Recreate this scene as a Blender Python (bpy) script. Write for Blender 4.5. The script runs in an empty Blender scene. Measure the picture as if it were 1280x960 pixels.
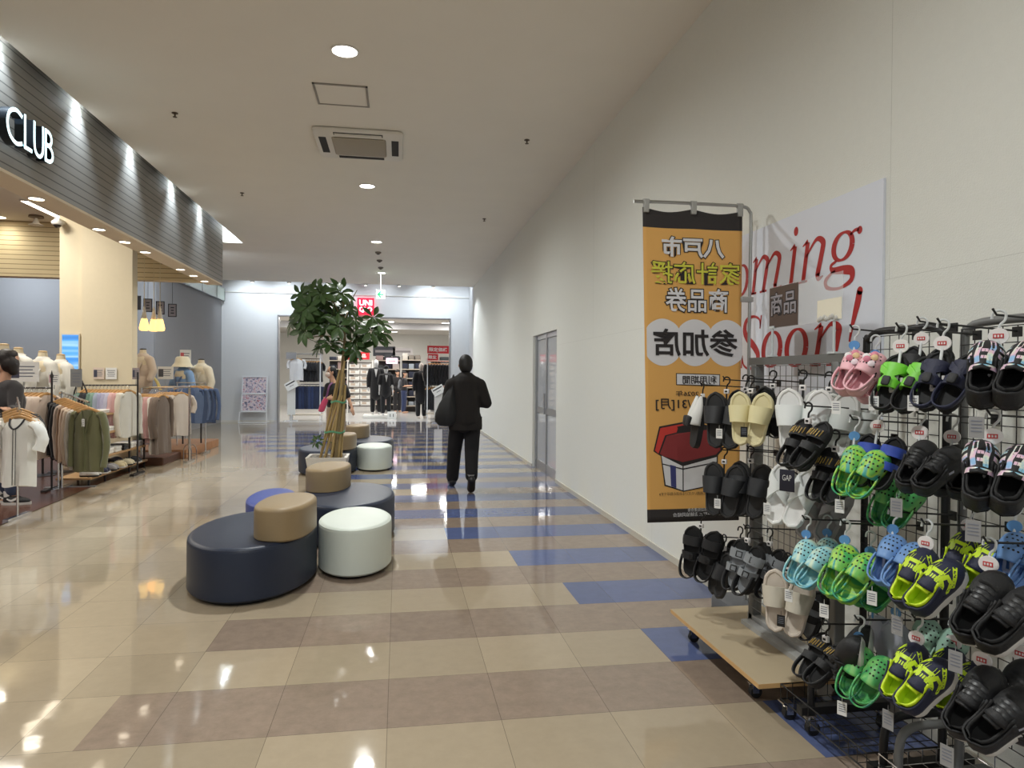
import bpy, bmesh, math, random
from math import sin, cos, pi, radians, sqrt, atan2
from mathutils import Vector, Matrix, Euler

# ------------------------------------------------------------------ camera
SC = bpy.context.scene
COL = SC.collection
CAM_H = 1.389
cam_data = bpy.data.cameras.new('camera')
cam = bpy.data.objects.new('camera', cam_data)
COL.objects.link(cam)
cam_data.sensor_fit = 'HORIZONTAL'
cam_data.sensor_width = 36.0
cam_data.lens = 865.0 / 1280.0 * 36.0
cam_data.clip_start = 0.05
cam_data.clip_end = 200


def camera_axes(yaw, pitch, roll):
    fwd = Vector((sin(yaw) * cos(pitch), cos(yaw) * cos(pitch), sin(pitch)))
    right = Vector((cos(yaw), -sin(yaw), 0))
    down = fwd.cross(right)
    r2 = cos(roll) * right + sin(roll) * down
    d2 = -sin(roll) * right + cos(roll) * down
    return r2, d2, fwd


_r, _d, _f = camera_axes(0.16218, -0.00959, -0.00781)
cam.matrix_world = Matrix(((_r.x, -_d.x, -_f.x, 0), (_r.y, -_d.y, -_f.y, 0),
                           (_r.z, -_d.z, -_f.z, CAM_H), (0, 0, 0, 1)))
SC.camera = cam

# ------------------------------------------------------------------ world, exposure
SC.view_settings.view_transform = 'Standard'
SC.view_settings.look = 'None'
SC.view_settings.gamma = 1.0
SC.view_settings.use_curve_mapping = False
SC.view_settings.exposure = 0.86
world = bpy.data.worlds.new('world')
SC.world = world
world.use_nodes = True
_bg = world.node_tree.nodes['Background']
_bg.inputs[0].default_value = (0.92, 0.96, 1.0, 1)
_bg.inputs[1].default_value = 0.27  # ambient fill, entering by the corridor end left open behind the camera

# light strengths (tuned here)
L_DOWN = 190.0        # corridor downlights
L_SOFFIT = 11.0      # downlights under the shop fascia
L_SHOP = 40.0       # unseen panels added to light the shop interior
L_COVE = 105.0        # spots in the slot above the fascia
L_ENDCOVE = 58.0     # cove over the end wall
L_STORE = 230.0      # store beyond the end wall


# ------------------------------------------------------------------ materials
def lin(c):
    o = []
    for v in c[:3]:
        v = v / 255.0
        o.append(v / 12.92 if v <= 0.04045 else ((v + 0.055) / 1.055) ** 2.4)
    return (o[0], o[1], o[2], 1)


MATS = {}


def mat(name, c, rough=0.6, metal=0.0, var=0.0, scale=20.0, bump=0.0, bscale=None, spec=0.5, coat=0.0, sheen=0.0):
    if name in MATS:
        return MATS[name]
    m = bpy.data.materials.new(name)
    MATS[name] = m
    m.use_nodes = True
    nt = m.node_tree
    b = nt.nodes['Principled BSDF']
    b.inputs['Base Color'].default_value = lin(c)
    b.inputs['Roughness'].default_value = rough
    b.inputs['Metallic'].default_value = metal
    b.inputs['Specular IOR Level'].default_value = spec
    b.inputs['Coat Weight'].default_value = coat
    b.inputs['Sheen Weight'].default_value = sheen
    if var > 0 or bump > 0:
        tc = nt.nodes.new('ShaderNodeTexCoord')
        nz = nt.nodes.new('ShaderNodeTexNoise')
        nz.inputs['Scale'].default_value = scale
        nz.inputs['Detail'].default_value = 4
        nt.links.new(tc.outputs['Object'], nz.inputs['Vector'])
        if var > 0:
            mx = nt.nodes.new('ShaderNodeMix')
            mx.data_type = 'RGBA'
            a = lin(c)
            mx.inputs[6].default_value = tuple(max(0, v * (1 - var)) for v in a[:3]) + (1,)
            mx.inputs[7].default_value = tuple(min(1, v * (1 + var)) for v in a[:3]) + (1,)
            nt.links.new(nz.outputs['Fac'], mx.inputs[0])
            nt.links.new(mx.outputs[2], b.inputs['Base Color'])
        if bump > 0:
            n2 = nt.nodes.new('ShaderNodeTexNoise')
            n2.inputs['Scale'].default_value = bscale or scale * 4
            n2.inputs['Detail'].default_value = 3
            nt.links.new(tc.outputs['Object'], n2.inputs['Vector'])
            bp = nt.nodes.new('ShaderNodeBump')
            bp.inputs['Strength'].default_value = bump
            bp.inputs['Distance'].default_value = 0.01
            nt.links.new(n2.outputs['Fac'], bp.inputs['Height'])
            nt.links.new(bp.outputs['Normal'], b.inputs['Normal'])
    return m


def emit(name, c, strength):
    if name in MATS:
        return MATS[name]
    m = bpy.data.materials.new(name)
    MATS[name] = m
    m.use_nodes = True
    b = m.node_tree.nodes['Principled BSDF']
    b.inputs['Base Color'].default_value = lin(c)
    b.inputs['Emission Color'].default_value = lin(c)
    b.inputs['Emission Strength'].default_value = strength
    return m


def ramp_mat(name, stops, scale, rough=0.5, distort=0.0, detail=2.0):
    """Blotchy dye: a noise through a colour ramp."""
    if name in MATS:
        return MATS[name]
    m = bpy.data.materials.new(name)
    MATS[name] = m
    m.use_nodes = True
    nt = m.node_tree
    b = nt.nodes['Principled BSDF']
    b.inputs['Roughness'].default_value = rough
    tc = nt.nodes.new('ShaderNodeTexCoord')
    nz = nt.nodes.new('ShaderNodeTexNoise')
    nz.inputs['Scale'].default_value = scale
    nz.inputs['Detail'].default_value = detail
    nz.inputs['Distortion'].default_value = distort
    cr = nt.nodes.new('ShaderNodeValToRGB')
    els = cr.color_ramp.elements
    els[0].position, els[0].color = stops[0][0], lin(stops[0][1])
    els[1].position, els[1].color = stops[-1][0], lin(stops[-1][1])
    for p, c in stops[1:-1]:
        e = els.new(p)
        e.color = lin(c)
    nt.links.new(tc.outputs['Object'], nz.inputs['Vector'])
    nt.links.new(nz.outputs['Fac'], cr.inputs['Fac'])
    nt.links.new(cr.outputs['Color'], b.inputs['Base Color'])
    return m


def lined_mat(name, c, line_c, pitch, axis=2, width=0.06, rough=0.6, offset=0.0, var=0.05, bump=0.0):
    """Boards or slats: thin dark grooves every «pitch» metres along one axis of the object."""
    if name in MATS:
        return MATS[name]
    m = mat(name, c, rough, var=var, scale=3.0)
    nt = m.node_tree
    b = nt.nodes['Principled BSDF']
    src = b.inputs['Base Color'].links[0].from_socket
    tc = nt.nodes.new('ShaderNodeTexCoord')
    sp = nt.nodes.new('ShaderNodeSeparateXYZ')
    nt.links.new(tc.outputs['Object'], sp.inputs[0])
    dv = nt.nodes.new('ShaderNodeMath'); dv.operation = 'DIVIDE'; dv.inputs[1].default_value = pitch
    ad = nt.nodes.new('ShaderNodeMath'); ad.operation = 'ADD'; ad.inputs[1].default_value = offset
    fr = nt.nodes.new('ShaderNodeMath'); fr.operation = 'FRACT'
    lt = nt.nodes.new('ShaderNodeMath'); lt.operation = 'LESS_THAN'; lt.inputs[1].default_value = width
    mx = nt.nodes.new('ShaderNodeMix'); mx.data_type = 'RGBA'
    mx.inputs[7].default_value = lin(line_c)
    nt.links.new(sp.outputs[axis], dv.inputs[0]); nt.links.new(dv.outputs[0], ad.inputs[0])
    nt.links.new(ad.outputs[0], fr.inputs[0]); nt.links.new(fr.outputs[0], lt.inputs[0])
    nt.links.new(lt.outputs[0], mx.inputs[0]); nt.links.new(src, mx.inputs[6])
    nt.links.new(mx.outputs[2], b.inputs['Base Color'])
    return m


# ------------------------------------------------------------------ mesh builder
class MB:
    def __init__(s):
        s.v, s.f, s.m = [], [], []
        s.mi = 0

    def add(s, vs, fs, M=None):
        n = len(s.v)
        for p in vs:
            p = Vector(p)
            s.v.append(M @ p if M else p)
        for f in fs:
            s.f.append([n + i for i in f])
            s.m.append(s.mi)
        return s

    def box(s, c, d, M=None):
        x, y, z = d[0] / 2, d[1] / 2, d[2] / 2
        vs = [(c[0] + a * x, c[1] + b * y, c[2] + e * z) for a in (-1, 1) for b in (-1, 1) for e in (-1, 1)]
        fs = [(0, 1, 3, 2), (4, 6, 7, 5), (0, 4, 5, 1), (2, 3, 7, 6), (0, 2, 6, 4), (1, 5, 7, 3)]
        return s.add(vs, fs, M)

    def span(s, a, b, M=None):
        return s.box([(a[i] + b[i]) / 2 for i in range(3)], [abs(b[i] - a[i]) for i in range(3)], M)

    def tube(s, pts, r, seg=8, cap=True, M=None, squash=None):
        """Round bar through the points; r may be a list. Mitred at each bend."""
        pts = [Vector(p) for p in pts]
        rs = r if isinstance(r, (list, tuple)) else [r] * len(pts)
        n = len(pts)
        dirs = []
        for i in range(n):
            a = pts[max(i - 1, 0)]
            b = pts[min(i + 1, n - 1)]
            d = (b - a)
            dirs.append(d.normalized() if d.length > 1e-9 else Vector((0, 0, 1)))
        up = Vector((0, 0, 1)) if abs(dirs[0].z) < 0.9 else Vector((1, 0, 0))
        x = dirs[0].cross(up).normalized()
        vs, fs = [], []
        for i in range(n):
            x = (x - dirs[i] * x.dot(dirs[i]))
            x = x.normalized() if x.length > 1e-6 else dirs[i].orthogonal().normalized()
            y = dirs[i].cross(x)
            k = 1.0
            if 0 < i < n - 1:
                c = dirs[i].dot((pts[i] - pts[i - 1]).normalized())
                k = 1 / max(c, 0.5)
            for j in range(seg):
                a = 2 * pi * j / seg
                q = x * cos(a) * rs[i] + y * sin(a) * rs[i] * (squash or 1)
                vs.append(pts[i] + q)
        for i in range(n - 1):
            for j in range(seg):
                k = (j + 1) % seg
                fs.append((i * seg + j, i * seg + k, (i + 1) * seg + k, (i + 1) * seg + j))
        if cap:
            fs.append(tuple(reversed(range(seg))))
            fs.append(tuple((n - 1) * seg + j for j in range(seg)))
        return s.add(vs, fs, M)

    def rings(s, rings, cap0=True, cap1=True, M=None, closed=True):
        """Skin a list of equal-length rings."""
        seg = len(rings[0])
        vs = [p for r in rings for p in r]
        fs = []
        for i in range(len(rings) - 1):
            for j in range(seg if closed else seg - 1):
                k = (j + 1) % seg
                fs.append((i * seg + j, i * seg + k, (i + 1) * seg + k, (i + 1) * seg + j))
        if cap0:
            fs.append(tuple(reversed(range(seg))))
        if cap1:
            fs.append(tuple((len(rings) - 1) * seg + j for j in range(seg)))
        return s.add(vs, fs, M)

    def lathe(s, prof, seg=24, M=None, sx=1, sy=1, c=(0, 0, 0), cap0=True, cap1=True):
        rs = []
        for r, z in prof:
            rs.append([(c[0] + r * sx * cos(2 * pi * j / seg), c[1] + r * sy * sin(2 * pi * j / seg), c[2] + z) for j in range(seg)])
        return s.rings(rs, cap0, cap1, M)

    def ell(s, c, r, seg=14, M=None):
        n = max(6, seg // 2 + 1)
        rs = []
        for i in range(n):
            t = -pi / 2 + pi * (i + 0.0001 + (0 if i else 0.02)) / (n - 1 + 0.0002)
            t = max(-pi / 2 + 0.02, min(pi / 2 - 0.02, t))
            rs.append([(c[0] + r[0] * cos(t) * cos(2 * pi * j / seg), c[1] + r[1] * cos(t) * sin(2 * pi * j / seg), c[2] + r[2] * sin(t)) for j in range(seg)])
        return s.rings(rs, True, True, M)

    def prism(s, out, z0, z1, M=None):
        n = len(out)
        vs = [(p[0], p[1], z0) for p in out] + [(p[0], p[1], z1) for p in out]
        fs = [tuple(reversed(range(n))), tuple(range(n, 2 * n))]
        fs += [(j, (j + 1) % n, n + (j + 1) % n, n + j) for j in range(n)]
        return s.add(vs, fs, M)

    def rbox(s, c, d, r=0.02, M=None):
        """Box with rounded vertical corners and softened top and bottom."""
        out = []
        hx, hy = d[0] / 2, d[1] / 2
        r = min(r, hx * 0.98, hy * 0.98)
        for cx, cy, a0 in ((hx - r, hy - r, 0), (-hx + r, hy - r, 90), (-hx + r, -hy + r, 180), (hx - r, -hy + r, 270)):
            for k in range(4):
                a = radians(a0 + 30 * k)
                out.append((cx + r * cos(a), cy + r * sin(a)))
        hz = d[2] / 2
        e = min(r * 0.6, hz * 0.9)
        rs = []
        for z, k in ((-hz, e), (-hz + e * 0.3, e * 0.3), (-hz + e, 0), (hz - e, 0), (hz - e * 0.3, e * 0.3), (hz, e)):
            rs.append([(c[0] + x * (1 - k / hx), c[1] + y * (1 - k / hy), c[2] + z) for x, y in out])
        return s.rings(rs, True, True, M)

    def grid(s, fn, nu, nv, M=None):
        vs = [fn(i / nu, j / nv) for i in range(nu + 1) for j in range(nv + 1)]
        fs = []
        for i in range(nu):
            for j in range(nv):
                a = i * (nv + 1) + j
                fs.append((a, a + 1, a + nv + 2, a + nv + 1))
        return s.add(vs, fs, M)

    def strip(s, pts, ws, fn=None, cap=False):
        """Flat ribbon in 2-D through pts with widths, mapped by fn(u, v) -> 3-D."""
        n = len(pts)
        L, R = [], []
        for i in range(n):
            a = pts[max(0, i - 1)]
            b = pts[min(n - 1, i + 1)]
            dx, dy = b[0] - a[0], b[1] - a[1]
            l = sqrt(dx * dx + dy * dy) or 1
            w = ws[i] / 2
            L.append((pts[i][0] - dy / l * w, pts[i][1] + dx / l * w))
            R.append((pts[i][0] + dy / l * w, pts[i][1] - dx / l * w))
        vs = [fn(*p) if fn else (p[0], p[1], 0) for p in L + R]
        fs = [(i, i + 1, n + i + 1, n + i) for i in range(n - 1)]
        return s.add(vs, fs)

    def build(s, name, m, parent=None, loc=None, rot=None, smooth=True, angle=40, solid=0.0, sub=0):
        me = bpy.data.meshes.new(name)
        me.from_pydata([tuple(p) for p in s.v], [], s.f)
        ms = m if isinstance(m, (list, tuple)) else [m]
        for x in ms:
            me.materials.append(x)
        if len(ms) > 1:
            for p, i in zip(me.polygons, s.m):
                p.material_index = i
        bm = bmesh.new()
        bm.from_mesh(me)
        if smooth:
            bmesh.ops.remove_doubles(bm, verts=bm.verts, dist=1e-5)
        bmesh.ops.recalc_face_normals(bm, faces=bm.faces)
        bm.to_mesh(me)
        bm.free()
        if smooth:
            me.shade_smooth()
            me.set_sharp_from_angle(angle=radians(angle))
        o = bpy.data.objects.new(name, me)
        COL.objects.link(o)
        if parent:
            o.parent = parent
        if loc:
            o.location = loc
        if rot:
            o.rotation_euler = rot
        if solid:
            q = o.modifiers.new('thickness', 'SOLIDIFY')
            q.thickness = solid
            q.offset = 0
        if sub:
            q = o.modifiers.new('smooth', 'SUBSURF')
            q.levels = q.render_levels = sub
        return o


def tag(o, label=None, cat=None, group=None, kind=None):
    if label:
        o['label'] = label
    if cat:
        o['category'] = cat
    if group:
        o['group'] = group
    if kind:
        o['kind'] = kind
    return o


def thing(name, label, cat, loc=(0, 0, 0), rz=0.0, group=None):
    o = bpy.data.objects.new(name, None)
    o.empty_display_size = 0.05
    COL.objects.link(o)
    o.location = loc
    o.rotation_euler = (0, 0, rz)
    return tag(o, label, cat, group)


def struct(name, mb, m, **k):
    return tag(mb.build(name, m, **k), kind='structure')


def copy_tree(o, parent=None):
    c = o.copy()
    COL.objects.link(c)
    if parent:
        c.parent = parent
    for ch in list(o.children):
        copy_tree(ch, c)
    return c


def inst(name, me, m, parent=None, loc=(0, 0, 0), rot=(0, 0, 0), scale=None):
    """An object of its own on shared mesh data, with its own material."""
    o = bpy.data.objects.new(name, me)
    COL.objects.link(o)
    if m is not None:
        o.material_slots[0].link = 'OBJECT'
        o.material_slots[0].material = m
    if parent:
        o.parent = parent
    o.location = loc
    o.rotation_euler = rot
    if scale:
        o.scale = scale
    return o


def lamp(kind, name, loc, energy, color=(1, 1, 1), parent=None, rot=(0, 0, 0), size=0.1, size_y=None, angle=120, blend=0.8):
    d = bpy.data.lights.new(name, kind)
    d.energy = energy
    d.color = color
    if kind == 'AREA':
        d.size = size
        if size_y:
            d.shape = 'RECTANGLE'
            d.size_y = size_y
    elif kind == 'SPOT':
        d.spot_size = radians(angle)
        d.spot_blend = blend
        d.shadow_soft_size = size
    else:
        d.shadow_soft_size = size
    o = bpy.data.objects.new(name, d)
    COL.objects.link(o)
    o.location = loc
    o.rotation_euler = rot
    if parent:
        o.parent = parent
    return o


def smooth_path(pts, n=6, closed=False):
    P = [Vector(p) for p in pts]
    out = []
    k = len(P)
    rng = range(k if closed else k - 1)
    for i in rng:
        if closed:
            p0, p1, p2, p3 = P[(i - 1) % k], P[i], P[(i + 1) % k], P[(i + 2) % k]
        else:
            p0, p1, p2, p3 = P[max(0, i - 1)], P[i], P[i + 1], P[min(k - 1, i + 2)]
        for j in range(n):
            t = j / n
            out.append(0.5 * ((2 * p1) + (p2 - p0) * t + (2 * p0 - 5 * p1 + 4 * p2 - p3) * t * t + (3 * p1 - p0 - 3 * p2 + p3) * t ** 3))
    if not closed:
        out.append(P[-1])
    return out


def blob(shapes, voxel=0.014, smooth=4):
    """One continuous skin over spheres ('s', c, r) and tapered limbs ('t', p0, p1, r0, r1)."""
    mb = MB()
    for q in shapes:
        if q[0] == 's':
            mb.ell(q[1], q[2] if isinstance(q[2], (tuple, list)) else (q[2],) * 3, 16)
        else:
            a, b = Vector(q[1]), Vector(q[2])
            mb.tube([a, a.lerp(b, 0.5), b], [q[3], (q[3] + q[4]) / 2, q[4]], 14)
            mb.ell(a, (q[3],) * 3, 14)
            mb.ell(b, (q[4],) * 3, 14)
    o = mb.build('blob', mat('blob_tmp', (128, 128, 128)))
    r = o.modifiers.new('remesh', 'REMESH')
    r.mode = 'VOXEL'
    r.voxel_size = voxel
    s = o.modifiers.new('smooth', 'SMOOTH')
    s.iterations = smooth
    s.factor = 0.5
    bpy.context.view_layer.update()
    dg = bpy.context.evaluated_depsgraph_get()
    me = bpy.data.meshes.new_from_object(o.evaluated_get(dg))
    old = o.data
    bpy.data.objects.remove(o)
    bpy.data.meshes.remove(old)
    me.shade_smooth()
    return me


def put(name, me, m, parent=None, loc=(0, 0, 0)):
    me = me
    me.name = name
    me.materials.clear()
    me.materials.append(m)
    o = bpy.data.objects.new(name, me)
    COL.objects.link(o)
    if parent:
        o.parent = parent
    o.location = loc
    return o


_txt_cache = {}


def text_geo(s, bold=0.0, shear=0.0, spacing=1.0):
    """Flat glyph outlines for a string at size 1: (verts2d, faces, (x0, y0, x1, y1))."""
    key = (s, bold, shear, spacing)
    if key in _txt_cache:
        return _txt_cache[key]
    cu = bpy.data.curves.new('txt', 'FONT')
    cu.body = s
    cu.size = 1
    cu.offset = bold
    cu.shear = shear
    cu.space_character = spacing
    cu.resolution_u = 3
    o = bpy.data.objects.new('txt', cu)
    COL.objects.link(o)
    bpy.context.view_layer.update()
    dg = bpy.context.evaluated_depsgraph_get()
    me = bpy.data.meshes.new_from_object(o.evaluated_get(dg))
    vs = [(v.co.x, v.co.y) for v in me.vertices]
    fs = [tuple(p.vertices) for p in me.polygons]
    bpy.data.objects.remove(o)
    bpy.data.curves.remove(cu)
    bpy.data.meshes.remove(me)
    if not vs:
        vs, fs = [(0, 0), (1, 0), (1, 1), (0, 1)], [(0, 1, 2, 3)]
    xs = [p[0] for p in vs]
    ys = [p[1] for p in vs]
    _txt_cache[key] = (vs, fs, (min(xs), min(ys), max(xs), max(ys)))
    return _txt_cache[key]


def text_fit(mb, s, box, fn, bold=0.0, shear=0.0, ref=None):
    """Write s into box (u0, v0, u1, v1) through fn(u, v) -> 3-D. ref: fit as if it were drawn with that boldness."""
    vs, fs, bb = text_geo(s, bold, shear)
    rb = text_geo(s, ref, shear)[2] if ref is not None else bb
    u0, v0, u1, v1 = box
    kx = (u1 - u0) / (rb[2] - rb[0])
    ky = (v1 - v0) / (rb[3] - rb[1])
    mb.add([fn(u0 + (x - rb[0]) * kx, v0 + (y - rb[1]) * ky) for x, y in vs], fs)


ORD = ['first', 'second', 'third', 'fourth', 'fifth', 'sixth', 'seventh', 'eighth', 'ninth', 'tenth', 'eleventh', 'twelfth',
       'thirteenth', 'fourteenth', 'fifteenth', 'sixteenth', 'seventeenth', 'eighteenth']
random.seed(7)
# ------------------------------------------------------------------ palette
WHITE = mat('white_paint', (228, 226, 220), 0.6)
CEIL = mat('ceiling_paint', (236, 231, 220), 0.9, var=0.03, scale=2.0)
WALLP = mat('wallpaper_cream', (232, 233, 226), 0.85, var=0.02, scale=30, bump=0.25, bscale=160)
ENDW = mat('wallpaper_white', (226, 228, 230), 0.85, var=0.02, scale=20, bump=0.15, bscale=120)
GREYW = mat('shop_wall_grey', (146, 146, 148), 0.9, var=0.02, scale=10)
CREAMP = mat('pillar_cream', (226, 214, 186), 0.8, var=0.03, scale=15, bump=0.2, bscale=120)
SOFFIT = mat('soffit_tan', (230, 214, 188), 0.8)
SLATC = lined_mat('slats_cream', (222, 206, 166), (150, 132, 96), 0.078, width=0.14)
SLATG = lined_mat('slats_grey', (140, 135, 127), (80, 77, 72), 0.078, width=0.13, rough=0.55)
ALU = mat('aluminium', (176, 178, 180), 0.35, metal=0.8)
CHROME = mat('chrome', (215, 216, 218), 0.18, metal=1.0)
BLACKM = mat('black_metal', (24, 24, 26), 0.45)
GREYM = mat('grey_metal', (118, 119, 118), 0.45, metal=0.2)
BLACKP = mat('black_plastic', (20, 20, 21), 0.4)
RUBBER = mat('rubber_black', (26, 26, 28), 0.6)
WOOD = mat('wood_pale', (196, 158, 108), 0.5, var=0.15, scale=14)
WOODD = mat('wood_dark', (120, 84, 56), 0.5, var=0.25, scale=10)
PAPER = mat('paper_white', (235, 235, 232), 0.7)
BLUELIT = emit('cool_lit', (205, 228, 255), 1.5)
LAMPW = emit('lamp_white', (255, 252, 244), 6.0)
LAMPWARM = emit('lamp_warm', (255, 240, 214), 6.0)


def glass_mat(name, tint=(235, 240, 238), alpha=0.25, rough=0.03):
    m = mat(name, tint, rough)
    b = m.node_tree.nodes['Principled BSDF']
    b.inputs['Alpha'].default_value = alpha
    return m


def floor_mat(name, c, var=0.12):
    m = mat(name, c, 0.055, var=var, scale=13.0, spec=0.4)
    nt = m.node_tree
    b = nt.nodes['Principled BSDF']
    b.inputs['IOR'].default_value = 1.46
    src = b.inputs['Base Color'].links[0].from_socket
    tc = nt.nodes.new('ShaderNodeTexCoord')
    for nz in [n for n in nt.nodes if n.type == 'TEX_NOISE']:
        nz.inputs['Detail'].default_value = 8
        nz.inputs['Roughness'].default_value = 0.75
    sp = nt.nodes.new('ShaderNodeSeparateXYZ')
    nt.links.new(tc.outputs['Object'], sp.inputs[0])
    prev = None
    cells = []
    for ax, pitch, off in ((0, 0.456, 0.95), (1, 0.45, -3.21)):
        a = nt.nodes.new('ShaderNodeMath'); a.operation = 'ADD'; a.inputs[1].default_value = off + pitch * 40
        d = nt.nodes.new('ShaderNodeMath'); d.operation = 'DIVIDE'; d.inputs[1].default_value = pitch
        f = nt.nodes.new('ShaderNodeMath'); f.operation = 'FRACT'
        fl = nt.nodes.new('ShaderNodeMath'); fl.operation = 'FLOOR'
        l = nt.nodes.new('ShaderNodeMath'); l.operation = 'LESS_THAN'; l.inputs[1].default_value = 0.005
        nt.links.new(sp.outputs[ax], a.inputs[0]); nt.links.new(a.outputs[0], d.inputs[0])
        nt.links.new(d.outputs[0], f.inputs[0]); nt.links.new(f.outputs[0], l.inputs[0])
        nt.links.new(d.outputs[0], fl.inputs[0])
        cells.append(fl)
        if prev:
            mxm = nt.nodes.new('ShaderNodeMath'); mxm.operation = 'MAXIMUM'
            nt.links.new(prev.outputs[0], mxm.inputs[0]); nt.links.new(l.outputs[0], mxm.inputs[1])
            prev = mxm
        else:
            prev = l
    cb = nt.nodes.new('ShaderNodeCombineXYZ')
    nt.links.new(cells[0].outputs[0], cb.inputs[0]); nt.links.new(cells[1].outputs[0], cb.inputs[1])
    wn = nt.nodes.new('ShaderNodeTexWhiteNoise')
    nt.links.new(cb.outputs[0], wn.inputs['Vector'])
    mr = nt.nodes.new('ShaderNodeMapRange')
    mr.inputs['To Min'].default_value = 0.9; mr.inputs['To Max'].default_value = 1.06
    nt.links.new(wn.outputs['Value'], mr.inputs['Value'])
    mul = nt.nodes.new('ShaderNodeVectorMath'); mul.operation = 'SCALE'
    nt.links.new(src, mul.inputs[0]); nt.links.new(mr.outputs[0], mul.inputs['Scale'])
    mx = nt.nodes.new('ShaderNodeMix'); mx.data_type = 'RGBA'
    mx.inputs[7].default_value = lin(tuple(v * 0.7 for v in c))
    nt.links.new(prev.outputs[0], mx.inputs[0]); nt.links.new(mul.outputs[0], mx.inputs[6])
    nt.links.new(mx.outputs[2], b.inputs['Base Color'])
    # the polish is faintly wavy
    n2 = nt.nodes.new('ShaderNodeTexNoise'); n2.inputs['Scale'].default_value = 9
    bp = nt.nodes.new('ShaderNodeBump'); bp.inputs['Strength'].default_value = 0.035; bp.inputs['Distance'].default_value = 0.01
    nt.links.new(tc.outputs['Object'], n2.inputs['Vector']); nt.links.new(n2.outputs['Fac'], bp.inputs['Height'])
    nt.links.new(bp.outputs['Normal'], b.inputs['Normal']); nt.links.new(bp.outputs['Normal'], b.inputs['Coat Normal'])
    return m


# ------------------------------------------------------------------ floor
def interp(x, tab):
    if x <= tab[0][0]:
        return tab[0][1]
    for (a, b), (c, d) in zip(tab, tab[1:]):
        if x <= c:
            return b + (d - b) * (x - a) / (c - a)
    return tab[-1][1]


BLUE_FROM = [(2.5, 1.60), (3.4, 1.37), (4.3, 1.14), (5.2, 0.91), (6.1, 0.43), (7.0, 0.0), (8, -0.45), (11, -1.5), (13, -2.4), (15, -3.1), (17, -3.5), (21, -3.6)]
TAUPE_FROM = [(2.5, -1.3), (3.0, -1.2), (3.9, -0.95), (5, -0.95), (7, -0.3), (9, 0.4)]
fb = MB()
COLW, ROWH = 0.228, 0.45
c0 = -0.95 - COLW * 20
r0 = -21
for r in range(r0, 41):
    y0 = 3.21 + ROWH * r
    y1 = min(y0 + ROWH, 21.45)
    if y0 >= 21.45:
        break
    ym = y0 + 0.2
    for c in range(0, 34):
        x0 = c0 + c * COLW
        xm = x0 + COLW / 2
        if r % 2 == 0:
            fb.mi = 2 if xm > interp(ym, BLUE_FROM) else 0
        else:
            fb.mi = (1 if ym < 9.5 else 0) if xm > interp(ym, TAUPE_FROM) else 0
        fb.add([(x0, y0, 0), (x0 + COLW, y0, 0), (x0 + COLW, y1, 0), (x0, y1, 0)], [(0, 1, 2, 3)])
struct('floor', fb, [floor_mat('tile_beige', (166, 152, 130), 0.13), floor_mat('tile_taupe', (143, 127, 113), 0.34), floor_mat('tile_blue', (88, 100, 140), 0.22)], smooth=False)
# dark boards of the clothes shop, with a bowed front edge
edge = [(-2.6, -3.5), (-3.0, 0), (-3.42, 5), (-3.58, 6.97), (-3.72, 9.33), (-3.78, 12.0), (-3.84, 15.8)]
sw = MB()
n = len(edge)
sw.add([(x, y, 0.006) for x, y in edge] + [(-12, y, 0.006) for x, y in edge], [(i, i + 1, n + i + 1, n + i) for i in range(n - 1)])
struct('floor_shop', sw, lined_mat('shop_boards', (92, 56, 40), (45, 28, 20), 0.15, axis=0, width=0.03, rough=0.25, var=0.25))
mb = MB()
mb.span((-6.5, 21.45, -0.02), (6, 34.5, 0.0))
struct('floor_store', mb, mat('store_floor', (214, 212, 208), 0.12, var=0.04, scale=3), smooth=False)

# ------------------------------------------------------------------ ceiling, walls
mb = MB()
mb.span((-2.96, -3.5, 3.918), (2.3, 19.4, 4.0))
mb.span((-12, 13.93, 3.918), (-2.96, 19.4, 4.0))
mb.span((-12, 12.9, 3.918), (-3.3, 13.93, 4.0))
mb.span((-12, -3.5, 3.92), (-3.35, 12.7, 4.0))
struct('ceiling', mb, CEIL, smooth=False)
mb = MB()
mb.span((-3.42, -3.5, 4.3), (-2.94, 13.95, 4.34))
mb.span((-2.955, -3.5, 4.0), (-2.94, 13.95, 4.3))
mb.span((-3.3, 13.93, 4.0), (-2.94, 13.95, 4.3))
mb.span((-3.32, 12.9, 4.0), (-3.3, 13.93, 4.3))
struct('trim_1', mb, WHITE, smooth=False)
mb = MB()
mb.span((-5.2, 19.38, 4.5), (2.6, 21.5, 4.54))
mb.span((-5.2, 19.38, 4.0), (2.6, 19.4, 4.54))
struct('trim_2', mb, WHITE, smooth=False)

mb = MB()
DY0, DY1, DZ = 8.93, 10.56, 2.03
mb.span((2.055, -3.5, 0), (2.2, DY0, 3.93))
mb.span((2.055, DY1, 0), (2.2, 19.4, 3.93))
mb.span((2.055, DY0, DZ), (2.2, DY1, 3.93))
struct('wall_right', mb, WALLP, smooth=False)
mb = MB()
mb.span((2.14, 19.4, 0), (2.3, 21.5, 4.5))
struct('wall_recess', mb, ENDW, smooth=False)
mb = MB()
OX0, OX1, OZ = -3.57, 1.57, 3.19
mb.span((-5.3, 21.45, 0), (OX0, 21.7, 4.5))
mb.span((OX1, 21.45, 0), (2.3, 21.7, 4.5))
mb.span((OX0, 21.45, OZ), (OX1, 21.7, 4.5))
struct('wall_end', mb, ENDW, smooth=False)
mb = MB()
mb.span((-5.15, 21.425, 3.83), (2.14, 21.45, 3.85))
struct('trim_3', mb, WHITE, smooth=False)
mb = MB()
for x in (OX0, OX1 - 0.03):
    mb.span((x, 21.42, 0), (x + 0.03, 21.72, OZ))
mb.span((OX0, 21.42, OZ - 0.03), (OX1, 21.72, OZ))
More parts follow.
